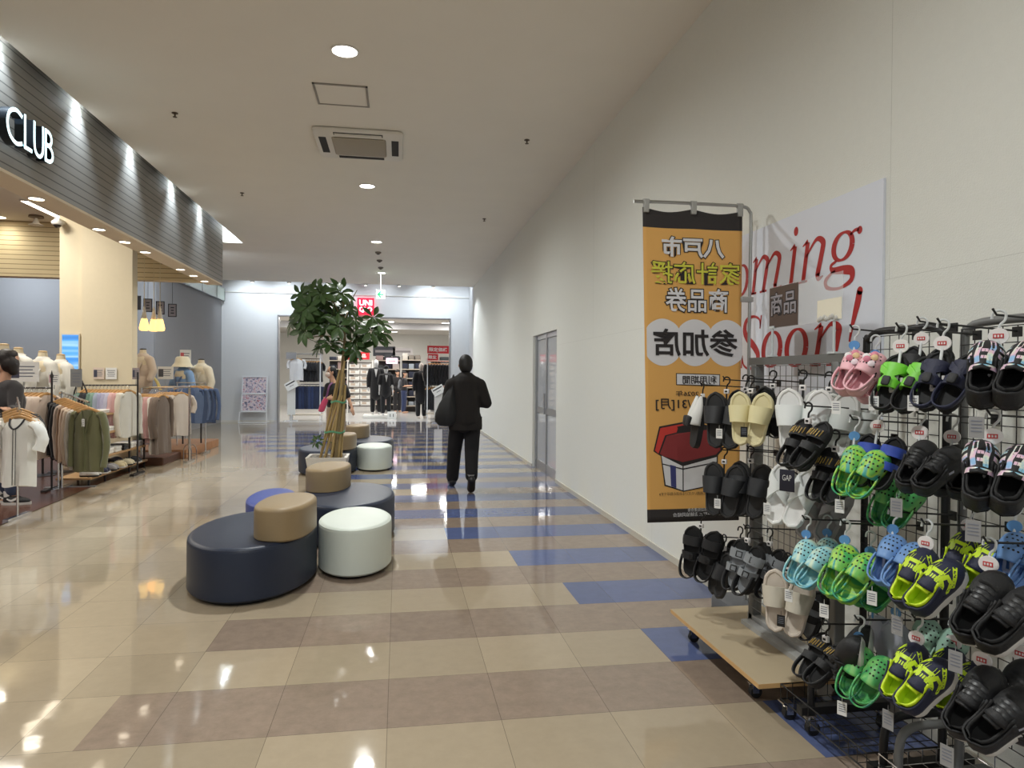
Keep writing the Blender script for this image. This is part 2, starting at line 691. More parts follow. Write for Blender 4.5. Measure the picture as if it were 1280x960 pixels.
struct('trim_4', mb, mat('opening_trim', (150, 150, 152), 0.4, metal=0.5), smooth=False)
mb = MB()
mb.span((-5.15, 21.435, 0), (OX0, 21.45, 0.06))
mb.span((OX1, 21.435, 0), (2.14, 21.45, 0.06))
struct('baseboard_end', mb, WHITE, smooth=False)
mb = MB()
mb.span((2.045, -3.5, 0), (2.055, DY0, 0.05))
mb.span((2.045, DY1, 0), (2.055, 19.4, 0.05))
struct('baseboard_right', mb, mat('skirting', (200, 196, 184), 0.6), smooth=False)
mb = MB()
mb.span((-12, 15.8, 0), (-5.16, 15.95, 4.0))
mb.span((-5.3, 15.86, 0), (-5.15, 21.45, 4.5))
struct('wall_shop', mb, GREYW, smooth=False)
mb = MB()
mb.span((-12.1, -3.5, 0), (-12, 15.95, 4.0))
struct('wall_left', mb, GREYW, smooth=False)
mb = MB()
mb.span((-3.35, -3.5, 3.0), (-3.08, 12.9, 4.3))
struct('wall_fascia', mb, SLATG, smooth=False)
mb = MB()
mb.span((-12, 12.66, 3.0), (-3.36, 12.9, 4.0))
struct('wall_bulkhead', mb, SLATC, smooth=False)
mb = MB()
mb.span((-3.35, -3.5, 2.975), (-3.082, 12.898, 3.0))
struct('trim_5', mb, SOFFIT, smooth=False)
mb = MB()
mb.span((-4.58, 11.0, 0), (-3.89, 11.2, 3.92))
mb.span((-4.9, 11.06, 0), (-4.58, 11.2, 3.92))
struct('wall_pillar', mb, CREAMP, smooth=False)
# clear smoke barrier hanging under the ceiling beside the grey side wall
sb = thing('smoke_barrier', 'clear glass smoke barrier hanging under the ceiling beside the grey shop wall', 'smoke barrier', (-5.05, 16.2, 3.55))
mb = MB(); mb.span((-0.004, 0, 0.012), (0.004, 5.2, 0.37)); mb.build('glass_pane', glass_mat('barrier_glass', (225, 238, 228), 0.55), sb, smooth=False)
mb = MB(); mb.span((-0.012, 0, -0.008), (0.012, 5.2, 0.014))
for y in (1.4, 2.85, 4.3, 5.19):
    mb.span((-0.01, y - 0.01, 0), (0.01, y + 0.01, 0.37))
mb.build('frame', mat('barrier_frame', (70, 74, 80), 0.4), sb, smooth=False)

# sliding aluminium door in the wall, a dim store room behind it
dr = tag(thing('door_1', None, None, (2.06, DY0, 0)), kind='structure')
DW = DY1 - DY0
mb = MB()
for y in (0.02, DW / 2, DW - 0.02):
    mb.span((0.03, y - 0.028, 0.0), (0.075, y + 0.028, DZ))
for z0, z1 in ((0, 0.14), (0.86, 0.95), (DZ - 0.07, DZ)):
    mb.span((0.035, 0, z0), (0.07, DW, z1))
mb.span((0.02, DW - 0.13, 0), (0.08, DW - 0.06, DZ))
tag(mb.build('frame', ALU, dr, smooth=False), kind='structure')
mb = MB()
mb.span((0.05, 0.03, 0.12), (0.056, DW - 0.03, DZ - 0.05))
tag(mb.build('pane', glass_mat('door_glass', (220, 224, 230), 0.66, 0.02), dr, smooth=False), kind='structure')
mb = MB()
mb.span((0.012, DW / 2 + 0.06, 0.86), (0.03, DW / 2 + 0.085, 1.16))
tag(mb.build('handle', CHROME, dr, smooth=False), kind='structure')
mb = MB()
mb.span((2.9, DY0 - 0.5, 0), (2.95, DY1 + 0.5, 2.4)); mb.span((2.2, DY0 - 0.5, 2.4), (2.95, DY1 + 0.5, 2.45))
mb.span((2.2, DY0 - 0.5, 0), (2.95, DY0 - 0.45, 2.4)); mb.span((2.2, DY1 + 0.45, 0), (2.95, DY1 + 0.5, 2.4)); mb.span((2.2, DY0 - 0.5, -0.05), (2.95, DY1 + 0.5, 0))
struct('wall_lobby', mb, WHITE, smooth=False)

mb = MB()
mb.span((2.0542, -3.5, 1.819), (2.056, 8.93, 1.8205)); mb.span((2.0542, 2.648, 1.82), (2.056, 2.6495, 3.9)); mb.span((2.0542, 5.4, 0.05), (2.056, 5.4015, 1.82)); mb.span((2.0542, 7.2, 1.82), (2.056, 7.2015, 3.9))
struct('trim_7', mb, mat('wall_seam', (206, 207, 199), 0.9), smooth=False)

# store beyond the opening
mb = MB()
mb.span((-6.5, 21.7, 3.45), (6, 34.5, 3.5))
struct('ceiling_store', mb, mat('store_ceiling', (214, 208, 200), 0.9), smooth=False)
mb = MB()
mb.span((-6.6, 21.7, 0), (-6.5, 34.5, 3.5)); mb.span((6, 21.7, 0), (6.1, 34.5, 3.5)); mb.span((-6.6, 34.4, 0), (6.1, 34.5, 3.5))
struct('wall_store', mb, WHITE, smooth=False)
mb = MB()
mb.span((-6.5, 27.0, 3.2), (6, 27.02, 3.45))
struct('trim_6', mb, mat('drop_panel', (196, 196, 198), 0.4), smooth=False)

# ------------------------------------------------------------------ lights the building has
def downlight(x, y, z, r, label, cat='downlight', energy=None, color=(0.98, 1.0, 0.975), lm=None, group=None, angle=172):
    d = thing('downlight', label, cat, (x, y, z), 0, group)
    mb = MB(); mb.lathe([(r * 1.14, 0), (r * 1.16, -0.008), (r * 1.02, -0.012), (r, -0.004), (r, 0)], 28, cap0=False, cap1=False); mb.build('trim_ring', WHITE, d)
    mb = MB(); mb.lathe([(r, -0.003), (0.001, -0.004)], 28, cap0=False); mb.build('diffuser', lm or LAMPW, d)
    if energy:
        lamp('SPOT', 'lamp', (0, 0, -0.03), energy, color, d, size=r, angle=angle, blend=1.0)
    return d


dl = ['nearest to the air conditioner grille, before the ceiling hatch', 'just beyond the air conditioner grille', 'third in the row along the corridor ceiling', 'deepest in the row, near the hanging exit sign']
dl[0] = 'before the square ceiling hatch'
for i, y in enumerate((5.54, 9.40, 13.26, 17.2)):
    downlight(-0.43, y, 3.918, 0.095, 'round white ceiling downlight, ' + dl[i], energy=L_DOWN, group='corridor ceiling downlights')
for y in (1.68, -2.2):
    downlight(-0.43, y, 3.918, 0.095, 'round white ceiling downlight behind the viewpoint', energy=L_DOWN, group='corridor ceiling downlights behind')
sof = [6.88, 8.2, 8.92, 9.6, 11.06, 11.72, 12.36]
sof_l = ['beside the lit wall sign', 'just before the cream pillar', 'at the near corner of the cream pillar', 'above the middle of the cream pillar', 'just past the cream pillar', 'second from the far end of the soffit', 'at the far end of the soffit']
for y, t in zip(sof, sof_l):
    downlight(-3.24, y, 2.975, 0.06, 'small warm downlight in the tan soffit, ' + t, energy=L_SOFFIT, color=(1, 0.9, 0.74), lm=LAMPWARM, group='soffit downlights', angle=120)
for y in (1.6, 4.4):
    downlight(-3.24, y, 2.975, 0.06, 'small warm soffit downlight above the near shop front', energy=L_SOFFIT, color=(1, 0.9, 0.74), lm=LAMPWARM, group='near soffit downlights', angle=120)
downlight(-5.11, 10.73, 3.92, 0.11, 'large round downlight in the shop ceiling above the torso mannequins', energy=9, color=(1, 0.94, 0.82), lm=LAMPWARM)
downlight(-6.4, 13.0 - 0.6, 3.92, 0.10, 'round shop ceiling downlight close to the slatted bulkhead', energy=14, color=(1, 0.94, 0.82), lm=LAMPWARM)
t = thing('slot_light', 'long white slot light in the shop ceiling beside the round downlight', 'ceiling light', (-5.4, 11.65, 3.91))
mb = MB(); mb.box((0, 0, 0), (0.12, 1.1, 0.02)); mb.build('frame', WHITE, t, smooth=False)
mb = MB(); mb.box((0, 0, -0.011), (0.09, 1.05, 0.004)); mb.build('diffuser', LAMPWARM, t, smooth=False)
t = thing('ceiling_speaker', 'small dark ceiling fixture with a white cone beside the slot light', 'ceiling fixture', (-5.75, 12.2, 3.9))
mb = MB(); mb.lathe([(0.1, 0.02), (0.11, -0.01), (0.03, -0.02)], 20); mb.build('base_plate', mat('taupe_metal', (120, 104, 88), 0.5), t)
mb = MB(); mb.lathe([(0.02, -0.02), (0.05, -0.1), (0.11, -0.13)], 20); mb.build('cone', WHITE, t)
# unseen ceiling panels, added to light the shop
for i, (x, y, e) in enumerate(((-5.0, 3.0, 0.3), (-5.4, 7.0, 0.7), (-5.2, 9.8, 0.8), (-8.0, 5.0, 1.0), (-8.0, 10.0, 1.0))):
    t = thing('panel_light', 'flat white panel light in the clothes shop ceiling', 'ceiling light', (x, y, 3.9), 0, 'shop panel lights')
    mb = MB(); mb.box((0, 0, 0), (0.62, 0.62, 0.02)); mb.build('frame', WHITE, t, smooth=False)
    lamp('AREA', 'lamp', (0, 0, -0.03), L_SHOP * e, (1, 0.95, 0.86), t, size=0.6)
for x, y in ((-4.3, 14.4), (-7.5, 14.4)):
    lamp('AREA', 'cove_lamp_shop', (x, y, 3.7), 28, (0.8, 0.9, 1.0), rot=(radians(35), 0, 0), size=0.3, size_y=0.2)
# blue-white spots in the slot over the fascia
for y in (1.75, 3.15, 4.53, 5.92, 7.29, 8.63, 10.1, 11.45):
    t = thing('cove_spot', 'small cool white spotlight hidden in the slot above the fascia', 'spotlight', (-3.0, y, 4.16), 0, 'cove spots above the fascia')
    mb = MB(); mb.lathe([(0.03, 0.08), (0.035, 0.02), (0.035, 0)], 14); mb.build('can', WHITE, t)
    lamp('SPOT', 'lamp', (0, 0, -0.02), L_COVE, (0.72, 0.86, 1.0), t, rot=(0, radians(-8), 0), size=0.02, angle=80, blend=1.0)
lamp('AREA', 'cove_strip_lamp', (-3.1, 13.4, 4.27), 10, (0.78, 0.9, 1.0), size=0.25, size_y=0.9)
# cove over the end wall
for x, e in ((-4.3, 1), (-3.3, 1), (-1.9, 1), (-0.5, 0.5), (0.9, 1.2), (1.8, 0.5)):
    lamp('SPOT', 'cove_lamp', (x, 20.5, 4.45), L_ENDCOVE * e, (0.84, 0.93, 1.0), rot=(radians(32), 0, 0), size=0.06, angle=105, blend=1.0)
for x, y, t in ((-3.86, 19.3, 'beyond the white column of the fascia'), (-2.92, 19.3, 'above the far rack of tees'), (-0.91, 19.3, 'close to the red shop sign'), (0.0, 19.3, 'just past the exit sign'), (0.93, 19.3, 'near the end of the cream wall')):
    d = thing('eyeball_spot', 'small white eyeball spotlight at the ceiling edge ' + t, 'spotlight', (x, y, 3.918), 0, 'spotlights along the end cove')
    mb = MB(); mb.lathe([(0.07, 0), (0.07, -0.01), (0.05, -0.02), (0.05, -0.05), (0.03, -0.06)], 16); mb.build('housing', WHITE, d)
    mb = MB(); mb.lathe([(0.03, -0.061), (0.001, -0.062)], 16, cap0=False); mb.build('lens', LAMPW, d)
    if x > 0.5:
        lamp('SPOT', 'lamp', (0.0, -0.02, -0.07), 95, (0.86, 0.94, 1.0), d, rot=(radians(-28), radians(-32), 0), size=0.03, angle=75, blend=0.5)
# store panels beyond
for i, (x, y) in enumerate(((-3.2, 23.6), (-0.6, 23.6), (2.0, 23.6), (-3.2, 26.2), (-0.6, 26.2), (2.0, 26.2), (-2, 29.5), (1, 29.5), (-0.5, 32))):
    t = thing('panel_light', 'flat white panel light in the far store ceiling', 'ceiling light', (x, y, 3.43), 0, 'store panel lights')
    mb = MB(); mb.box((0, 0, 0), (0.9, 0.3, 0.02)); mb.build('frame', WHITE, t, smooth=False)
    mb = MB(); mb.box((0, 0, -0.012), (0.8, 0.22, 0.004)); mb.build('diffuser', LAMPW, t, smooth=False)
    lamp('AREA', 'lamp', (0, 0, -0.03), L_STORE / 9, (1, 0.98, 0.95), t, size=0.85, size_y=0.26)

# ------------------------------------------------------------------ ceiling fittings
t = thing('air_conditioner', 'square ceiling air conditioner cassette with beige intake grille', 'air conditioner', (-0.43, 7.70, 3.916))
mb = MB(); mb.rbox((0, 0, -0.02), (0.92, 0.92, 0.04), 0.05); mb.build('panel', mat('ac_white', (226, 222, 212), 0.5), t)
mb = MB(); mb.rbox((0, 0, -0.045), (0.56, 0.56, 0.02), 0.03)
mb.build('intake_grille', lined_mat('ac_grille', (176, 166, 146), (128, 120, 104), 0.022, axis=1, width=0.35), t)
for a in range(4):
    M = Matrix.Rotation(a * pi / 2, 4, 'Z')
    mb = MB(); mb.box((0, 0.375, -0.041), (0.5, 0.075, 0.004), M); mb.build('air_slot', mat('dark_slot', (34, 30, 26), 0.7), t, smooth=False)
    mb = MB(); mb.box((0, 0.385, -0.05), (0.48, 0.05, 0.004), M @ Matrix.Rotation(0.0, 4, 'X')); mb.build('vane', mat('ac_vane', (205, 200, 188), 0.5), t, smooth=False) if a % 2 == 0 and a != 0 else None
t = thing('ceiling_hatch', 'square ceiling access hatch with thin grey frame beside the first downlight', 'access hatch', (-0.52, 6.42, 3.918))
mb = MB()
for s in (-1, 1):
    mb.box((s * 0.225, 0, -0.004), (0.018, 0.468, 0.012)); mb.box((0, s * 0.225, -0.004), (0.468, 0.018, 0.012))
mb.build('frame', mat('hatch_frame', (150, 144, 134), 0.5), t, smooth=False)
mb = MB(); mb.box((0, 0, -0.002), (0.43, 0.43, 0.006)); mb.build('lid', CEIL, t, smooth=False)
for x, y, l in ((-2.15, 7.15, 'dark sprinkler head on the ceiling beside the slatted fascia, in line with the air conditioner'), (-2.16, 10.1, 'dark sprinkler head on the ceiling beside the slatted fascia, past the second downlight'),
                (1.33, 7.27, 'dark sprinkler head on the ceiling close to the cream wall'), (1.33, 11.0, 'dark sprinkler head on the ceiling above the sliding door')):
    t = thing('sprinkler', l, 'sprinkler', (x, y, 3.918), 0, 'ceiling sprinklers')
    mb = MB(); mb.lathe([(0.028, 0), (0.03, -0.006), (0.012, -0.01)], 14); mb.build('escutcheon', mat('sprinkler_brass', (88, 74, 56), 0.4, metal=0.6), t)
    mb = MB(); mb.lathe([(0.008, -0.01), (0.007, -0.035), (0.02, -0.038), (0.02, -0.042)], 12); mb.build('nozzle', mat('sprinkler_brass', (88, 74, 56)), t)
for y, l in ((14.36, 'round smoke detector on the ceiling just past the third downlight'), (15.34, 'round smoke detector on the ceiling halfway to the deepest downlight'), (16.35, 'round ceiling rose on the ceiling just before the deepest downlight')):
    t = thing('smoke_detector', l, 'smoke detector', (-0.43, y, 3.918))
    mb = MB(); mb.lathe([(0.06, 0), (0.062, -0.02), (0.045, -0.035)], 20); mb.build('base', mat('detector_beige', (120, 112, 102), 0.6), t)
    mb = MB(); mb.lathe([(0.03, -0.035), (0.028, -0.05), (0.01, -0.055)], 16); mb.build('sensor', mat('detector_dark', (84, 78, 72), 0.6), t)
t = thing('security_camera', 'white dome security camera under the shop ceiling at the pillar corner', 'camera', (-4.86, 10.9, 3.55))
mb = MB(); mb.span((-0.035, -0.02, 0.02), (0.035, 0.16, 0.07)); mb.build('bracket', WHITE, t, smooth=False)
mb = MB(); mb.lathe([(0.06, 0.04), (0.075, 0.02), (0.075, -0.005), (0.06, -0.02)], 24); mb.build('housing', WHITE, t)
mb = MB(); mb.ell((0, 0, -0.02), (0.052, 0.052, 0.042), 16); mb.build('dome', mat('dome_dark', (40, 34, 30), 0.1), t)

# hanging exit sign
t = thing('exit_sign', 'hanging exit sign with green arrow on white, lit from inside', 'exit sign', (-0.45, 17.3, 3.40))
mb = MB(); mb.box((0, 0, 0), (0.21, 0.05, 0.21)); mb.build('housing', emit('exit_face', (216, 240, 216), 0.55), t, smooth=False)
mb = MB()
fn = lambda u, v: (u, -0.027, v)
mb.strip([(0.07, 0), (-0.06, 0)], [0.038, 0.038], fn)
mb.strip([(0.005, 0.075), (-0.07, 0.0), (0.005, -0.075)], [0.038, 0.05, 0.038], fn)
mb.build('arrow', emit('exit_green', (20, 140, 80), 0.4), t, smooth=False)
mb = MB(); mb.tube([(0, 0, 0.1), (0, 0, 0.52)], 0.008); mb.build('rod', mat('rod_grey', (110, 110, 112), 0.4), t)

# lit letters on the fascia
t = thing('wall_sign', 'lit white letters reading CLUB on the grey slatted fascia', 'sign', (-3.08, 6.05, 3.2))
FACE = emit('letter_face', (214, 244, 250), 1.35)
RET = mat('letter_return', (24, 30, 36), 0.3)


def letter(paths, w, d=0.1, name='letter'):
    a, b = MB(), MB()
    for p in paths:
        p = smooth_path([(x, y, 0) for x, y in p], 6) if len(p) > 2 else [Vector((x, y, 0)) for x, y in p]
        n = len(p)
        q = [(v.x, v.y) for v in p]
        b.strip(q, [w] * n, lambda u, v: (d, u, v))
        # side returns
        for sgn in (1, -1):
            pts = []
            for i in range(n):
                aa, bb = q[max(0, i - 1)], q[min(n - 1, i + 1)]
                dx, dy = bb[0] - aa[0], bb[1] - aa[1]
                l = sqrt(dx * dx + dy * dy) or 1
                pts.append((q[i][0] - sgn * dy / l * w * 0.52, q[i][1] + sgn * dx / l * w * 0.52))
            a.add([(0.03, u, v) for u, v in pts] + [(d - 0.002, u, v) for u, v in pts], [(i, i + 1, n + i + 1, n + i) for i in range(n - 1)])
        a.strip(q, [w * 1.04] * n, lambda u, v: (0.03, u, v))
    o = b.build(name, FACE, t, smooth=False)
    a.build('letter_return', RET, o, smooth=False)
    return o


letter([[(0.06, 0.235), (-0.03, 0.26), (-0.12, 0.22), (-0.155, 0.13), (-0.12, 0.04), (-0.03, 0.0), (0.06, 0.025)]], 0.032)
letter([[(0.10, 0.275), (0.10, 0.012)], [(0.084, 0.012), (0.21, 0.012)]], 0.032)
letter([[(0.245, 0.275), (0.245, 0.1), (0.265, 0.03), (0.315, 0.005), (0.365, 0.03), (0.385, 0.1), (0.385, 0.275)]], 0.032)
letter([[(0.43, 0.275), (0.43, 0.0)], [(0.42, 0.262), (0.49, 0.258), (0.525, 0.225), (0.52, 0.175), (0.48, 0.148), (0.42, 0.145)], [(0.42, 0.145), (0.5, 0.14), (0.545, 0.1), (0.545, 0.05), (0.5, 0.016), (0.42, 0.012)]], 0.032)
# ------------------------------------------------------------------ seating islands
NAVY = mat('leather_navy', (32, 42, 62), 0.42, var=0.06, scale=6, bump=0.12, bscale=220)
ROYAL = mat('leather_blue', (52, 72, 150), 0.42, var=0.06, scale=6, bump=0.12, bscale=220)
IVORY = mat('leather_ivory', (214, 222, 214), 0.45, var=0.03, scale=6, bump=0.12, bscale=220)
TAN = mat('leather_tan', (146, 126, 94), 0.45, var=0.06, scale=6, bump=0.12, bscale=220)
PLINTH = mat('seat_plinth', (16, 16, 18), 0.6)


def oval_mesh(ax, ay, h, z0, power=2.02, bev=0.035, seg=56):
    def ring(k, z):
        out = []
        for j in range(seg):
            a = 2 * pi * j / seg
            c, s_ = cos(a), sin(a)
            e = 2 / power
            x = math.copysign(abs(c) ** e, c) * max(0.001, ax - k)
            y = math.copysign(abs(s_) ** e, s_) * max(0.001, ay - k)
            out.append((x, y, z))
        return out
    mb = MB()
    rs = [ring(0.012, z0), ring(0.0, z0 + 0.012), ring(0, z0 + h * 0.5), ring(0, z0 + h - bev)]
    for i in range(1, 6):
        a = i / 5 * pi / 2
        rs.append(ring(bev * (1 - cos(a)), z0 + h - bev + bev * sin(a)))
    rs.append(ring(bev + min(ax, ay) * 0.3, z0 + h + 0.004))
    rs.append(ring(min(ax, ay) * 0.9, z0 + h + 0.006))
    mb.rings(rs)
    return mb


def seam(ax, ay, z, power):
    mb = MB()
    pts = []
    for j in range(57):
        a = 2 * pi * j / 56
        c, s_ = cos(a), sin(a)
        e = 2 / power
        pts.append((math.copysign(abs(c) ** e, c) * ax, math.copysign(abs(s_) ** e, s_) * ay, z))
    mb.tube(pts, 0.0035, 6)
    return mb


def oval_seat(name, x, y, ax, ay, m, label, rz=0, back=None, group=None):
    t = thing(name, label, 'seat', (x, y, 0), rz, group)
    mb = oval_mesh(ax - 0.035, ay - 0.035, 0.03, 0.0, bev=0.005); mb.build('plinth', PLINTH, t)
    c = oval_mesh(ax, ay, 0.33, 0.022).build('cushion', m, t)
    seam(ax - 0.006, ay - 0.006, 0.335, 2.02).build('piping', m, c)
    if back:
        bx, by, bax, bay, brz = back
        b = oval_mesh(bax, bay, 0.212, 0.35, power=2.4, bev=0.03).build('backrest', TAN, t, loc=(bx, by, 0), rot=(0, 0, brz))
        seam(bax - 0.005, bay - 0.005, 0.538, 2.4).build('piping', TAN, b)
    return t


for dx, dy, w in ((0, 0, 'near'), (-0.05, 5.42, 'far')):
    bes = 'island closest to the viewer' if w == 'near' else 'island beyond the potted tree'
    oval_seat('oval_seat', -0.965 + dx, 4.955 + dy, 0.405, 0.625, NAVY, 'navy oval seat with tan backrest, front of the seating ' + bes, back=(0.232, -0.17, 0.178, 0.325, radians(-6)), group='navy seats with tan backrests')
    oval_seat('round_ottoman', -0.308 + dx, 5.22 + dy, 0.262, 0.425, IVORY, 'ivory leather ottoman beside the tan backrest, seating ' + bes, group='ivory ottomans')
    oval_seat('oval_seat', -1.07 + dx, 6.2 + dy, 0.205, 0.47, ROYAL, 'royal blue leather seat without backrest, seating ' + bes, rz=radians(4), group='royal blue seats')
    oval_seat('oval_seat', -0.44 + dx, 6.29 + dy, 0.41, 0.66, NAVY, 'navy oval seat with tan backrest, back of the seating ' + bes, back=(-0.195, 0.315, 0.185, 0.335, radians(-8)), group='navy seats with tan backrests')

# ------------------------------------------------------------------ potted umbrella tree
TX, TY = -0.83, 8.53
t = thing('potted_tree', 'tall umbrella tree tied to bamboo stakes in a white square planter between the seating islands', 'plant', (TX, TY, 0))
mb = MB()


def sq(h, z):
    r = 0.02
    o = []
    for cx, cy, a0 in ((1, 1, 0), (-1, 1, 90), (-1, -1, 180), (1, -1, 270)):
        for k in range(4):
            a = radians(a0 + 30 * k)
            o.append((cx * (h - r) + r * cos(a), cy * (h - r) + r * sin(a), z))
    return o


mb.rings([sq(0.165, 0), sq(0.235, 0.42), sq(0.238, 0.432), sq(0.205, 0.432), sq(0.2, 0.38)], cap1=False)
mb.build('planter', mat('planter_white', (226, 222, 214), 0.55), t)
mb = MB(); mb.rings([sq(0.2, 0.385), sq(0.1, 0.4), sq(0.02, 0.41)])
mb.build('soil', mat('soil', (70, 52, 38), 0.95, var=0.5, scale=60, bump=0.8), t)
BARK = mat('tree_bark', (140, 122, 88), 0.8, var=0.25, scale=30, bump=0.4)
BAMBOO = mat('bamboo', (166, 142, 92), 0.5, var=0.22, scale=16)
LEAF = mat('leaf_green', (58, 84, 40), 0.4, var=0.45, scale=5)
TIE = mat('green_tie', (96, 160, 122), 0.5)
rnd = random.Random(3)
mb = MB()
trunk = smooth_path([(0.10, 0.0, 0.38), (0.125, 0.0, 0.8), (0.15, -0.01, 1.2), (0.165, 0, 1.55), (0.185, 0.01, 1.8), (0.17, 0.0, 2.1), (0.16, 0, 2.4)], 6)
mb.tube(trunk, [0.032 - 0.022 * i / (len(trunk) - 1) for i in range(len(trunk))], 10)
tips = []
branch = [([(0.185, 0.01, 1.72), (0.28, 0.0, 1.84), (0.42, 0.0, 1.99), (0.52, 0, 2.06)], 0.012), ([(0.4, 0, 1.97), (0.50, 0.0, 1.94), (0.58, 0, 1.90)], 0.008),
          ([(0.17, 0, 1.9), (0.05, 0.05, 2.0), (-0.12, 0.05, 2.07), (-0.25, 0.0, 2.12)], 0.011), ([(0.17, 0, 1.8), (0.0, -0.06, 1.86), (-0.15, -0.08, 1.85), (-0.24, -0.05, 1.83)], 0.010),
          ([(0.17, 0, 2.0), (0.12, -0.12, 2.15), (0.05, -0.2, 2.28)], 0.009), ([(0.17, 0, 2.05), (0.22, 0.14, 2.2), (0.2, 0.22, 2.33)], 0.009),
          ([(0.17, 0, 2.1), (0.0, 0.02, 2.25), (-0.12, 0.02, 2.38)], 0.009), ([(0.17, 0, 2.15), (0.26, 0, 2.3), (0.33, -0.04, 2.42)], 0.008),
          ([(0.18, 0, 1.75), (0.28, 0.02, 1.78), (0.34, 0.02, 1.76)], 0.007), ([(0.17, 0, 1.95), (0.02, 0.12, 2.05), (-0.1, 0.22, 2.1)], 0.008)]
for p, r in branch:
    q = smooth_path(p, 4)
    mb.tube(q, [r * (1 - 0.5 * i / (len(q) - 1)) for i in range(len(q))], 7)
    tips.append(q[-1])
mb.build('trunk', BARK, t)
for i in range(9):
    a = i / 9 * 2 * pi
    b0 = Vector((0.02 + 0.13 * cos(a), 0.11 * sin(a), 0.37))
    top = Vector((0.165 + 0.035 * cos(a + 0.5), 0.03 * sin(a + 0.5), 1.15 + 0.5 * rnd.random()))
    mb = MB()
    pts = [b0.lerp(top, k / 6) for k in range(7)]
    mb.tube(pts, [0.0125 + (0.002 if k % 2 else 0) for k in range(7)], 8)
    mb.build('bamboo_stake', BAMBOO, t)
for z, r in ((1.70, 0.045), (1.08, 0.085), (0.72, 0.115)):
    mb = MB()
    cx = interp(z, [(0.37, 0.03), (1.0, 0.11), (1.7, 0.175)])
    ring = [(cx + r * cos(2 * pi * k / 20), r * 0.85 * sin(2 * pi * k / 20), z + 0.01 * sin(k)) for k in range(21)]
    mb.tube(ring, 0.008, 6, squash=1.6)
    mb.build('tie', TIE, t)


def leaflet(mb, base, d, up, L, W):
    d = d.normalized()
    s_ = d.cross(up).normalized()
    nrm = s_.cross(d).normalized()
    prof = [(0, 0.08), (0.18, 0.45), (0.4, 0.95), (0.62, 1.0), (0.82, 0.62), (1, 0.05)]
    vs = []
    for u, w in prof:
        c = base + d * (L * u) - nrm * (0.28 * L * u * u)
        vs += [c - s_ * (W * w / 2) + nrm * 0.004 * w, c - nrm * 0.004, c + s_ * (W * w / 2) + nrm * 0.004 * w]
    fs = []
    for i in range(len(prof) - 1):
        a = i * 3
        fs += [(a, a + 1, a + 4, a + 3), (a + 1, a + 2, a + 5, a + 4)]
    mb.add(vs, fs)


def whorl(mb, st, c, out, L=0.13, n=8):
    """A long stalk ending in a hand of leaflets."""
    out = out.normalized()
    base = c
    a = out.orthogonal().normalized()
    b = out.cross(a)
    for k in range(n):
        an = 2 * pi * k / n + rnd.random() * 0.4
        d = (a * cos(an) + b * sin(an)) * 1.0 + out * 0.35 + Vector((0, 0, -0.25))
        l = L * (0.8 + 0.4 * rnd.random())
        leaflet(mb, base + d.normalized() * 0.02, d, out, l, l * 0.42)


fol, stalks = MB(), MB()
clusters = []
cen = Vector((0.0, 0, 2.10))
for k in range(58):
    while True:
        p = Vector((rnd.uniform(-1, 1), rnd.uniform(-1, 1), rnd.uniform(-1, 1)))
        if 0.25 < p.length < 1:
            break
    q = cen + Vector((p.x * 0.42 - 0.03, p.y * 0.42, p.z * 0.38))
    if q.z < 1.86 and q.x > 0.1:
        continue
    clusters.append((q, p))
for q in ((0.52, 0.0, 2.10), (0.60, -0.02, 2.02), (0.46, 0.05, 2.0), (0.62, 0.05, 1.92), (0.5, -0.08, 1.93), (0.42, 0.0, 1.87), (0.56, 0.0, 1.84), (0.36, 0.1, 2.05), (0.30, -0.02, 1.80), (0.34, -0.03, 1.72), (0.28, 0.03, 1.70)):
    clusters.append((Vector(q), Vector((q[0] - 0.4, q[1], 0.25 + q[2] - 2))))
for q in ((-0.1, -0.1, 0.62), (-0.14, 0.0, 0.6)):
    clusters.append((Vector(q), Vector((-0.4, -0.3, 0.6))))
for q, p in clusters:
    o = Vector((p.x * 1.2, p.y * 1.2 - 0.35, 0.1 + 0.9 * rnd.random()))
    whorl(fol, stalks, q, o, 0.135 + 0.04 * rnd.random() if q.z > 1 else 0.07, 7)
    src = min([Vector(v) for v in trunk[8:]] + [Vector(x) for x in tips] if q.z > 1 else [Vector(trunk[3])], key=lambda v: (v - q).length)
    fol.mi = 1
    fol.tube([src, src.lerp(q, 0.5) + Vector((0, 0, 0.02)), q], 0.0035, 5)
    fol.mi = 0
fol.build('foliage', [LEAF, mat('stalk_green', (96, 112, 56), 0.6)], t)

# ------------------------------------------------------------------ poster on the cream wall
t = thing('wall_poster', 'big white wall poster with red serif lettering reading Coming Soon on the cream wall', 'poster', (2.05, 4.0, 0))
RED = mat('poster_red', (178, 40, 40), 0.6)
mb = MB()
mb.span((-0.008, -1.325, 1.22), (0.004, 0.42, 2.255))
sheet = mb.build('sheet', mat('poster_white', (226, 230, 240), 0.55), t, smooth=False)
mb = MB()
pf = lambda u, z: (-0.0095, -u, z)


def stroke(pts, ws, closed=False, n=8):
    k = len(pts)
    P = smooth_path([(p[0], p[1], w) for p, w in zip(pts, ws)], n, closed)
    if closed:
        P.append(P[0])
    mb.strip([(v.x, v.y) for v in P], [v.z for v in P], pf)


def dot(u, z, r, ry=None):
    mb.add([pf(u + r * cos(2 * pi * k / 24), z + (ry or r) * sin(2 * pi * k / 24)) for k in range(24)], [tuple(range(24))])


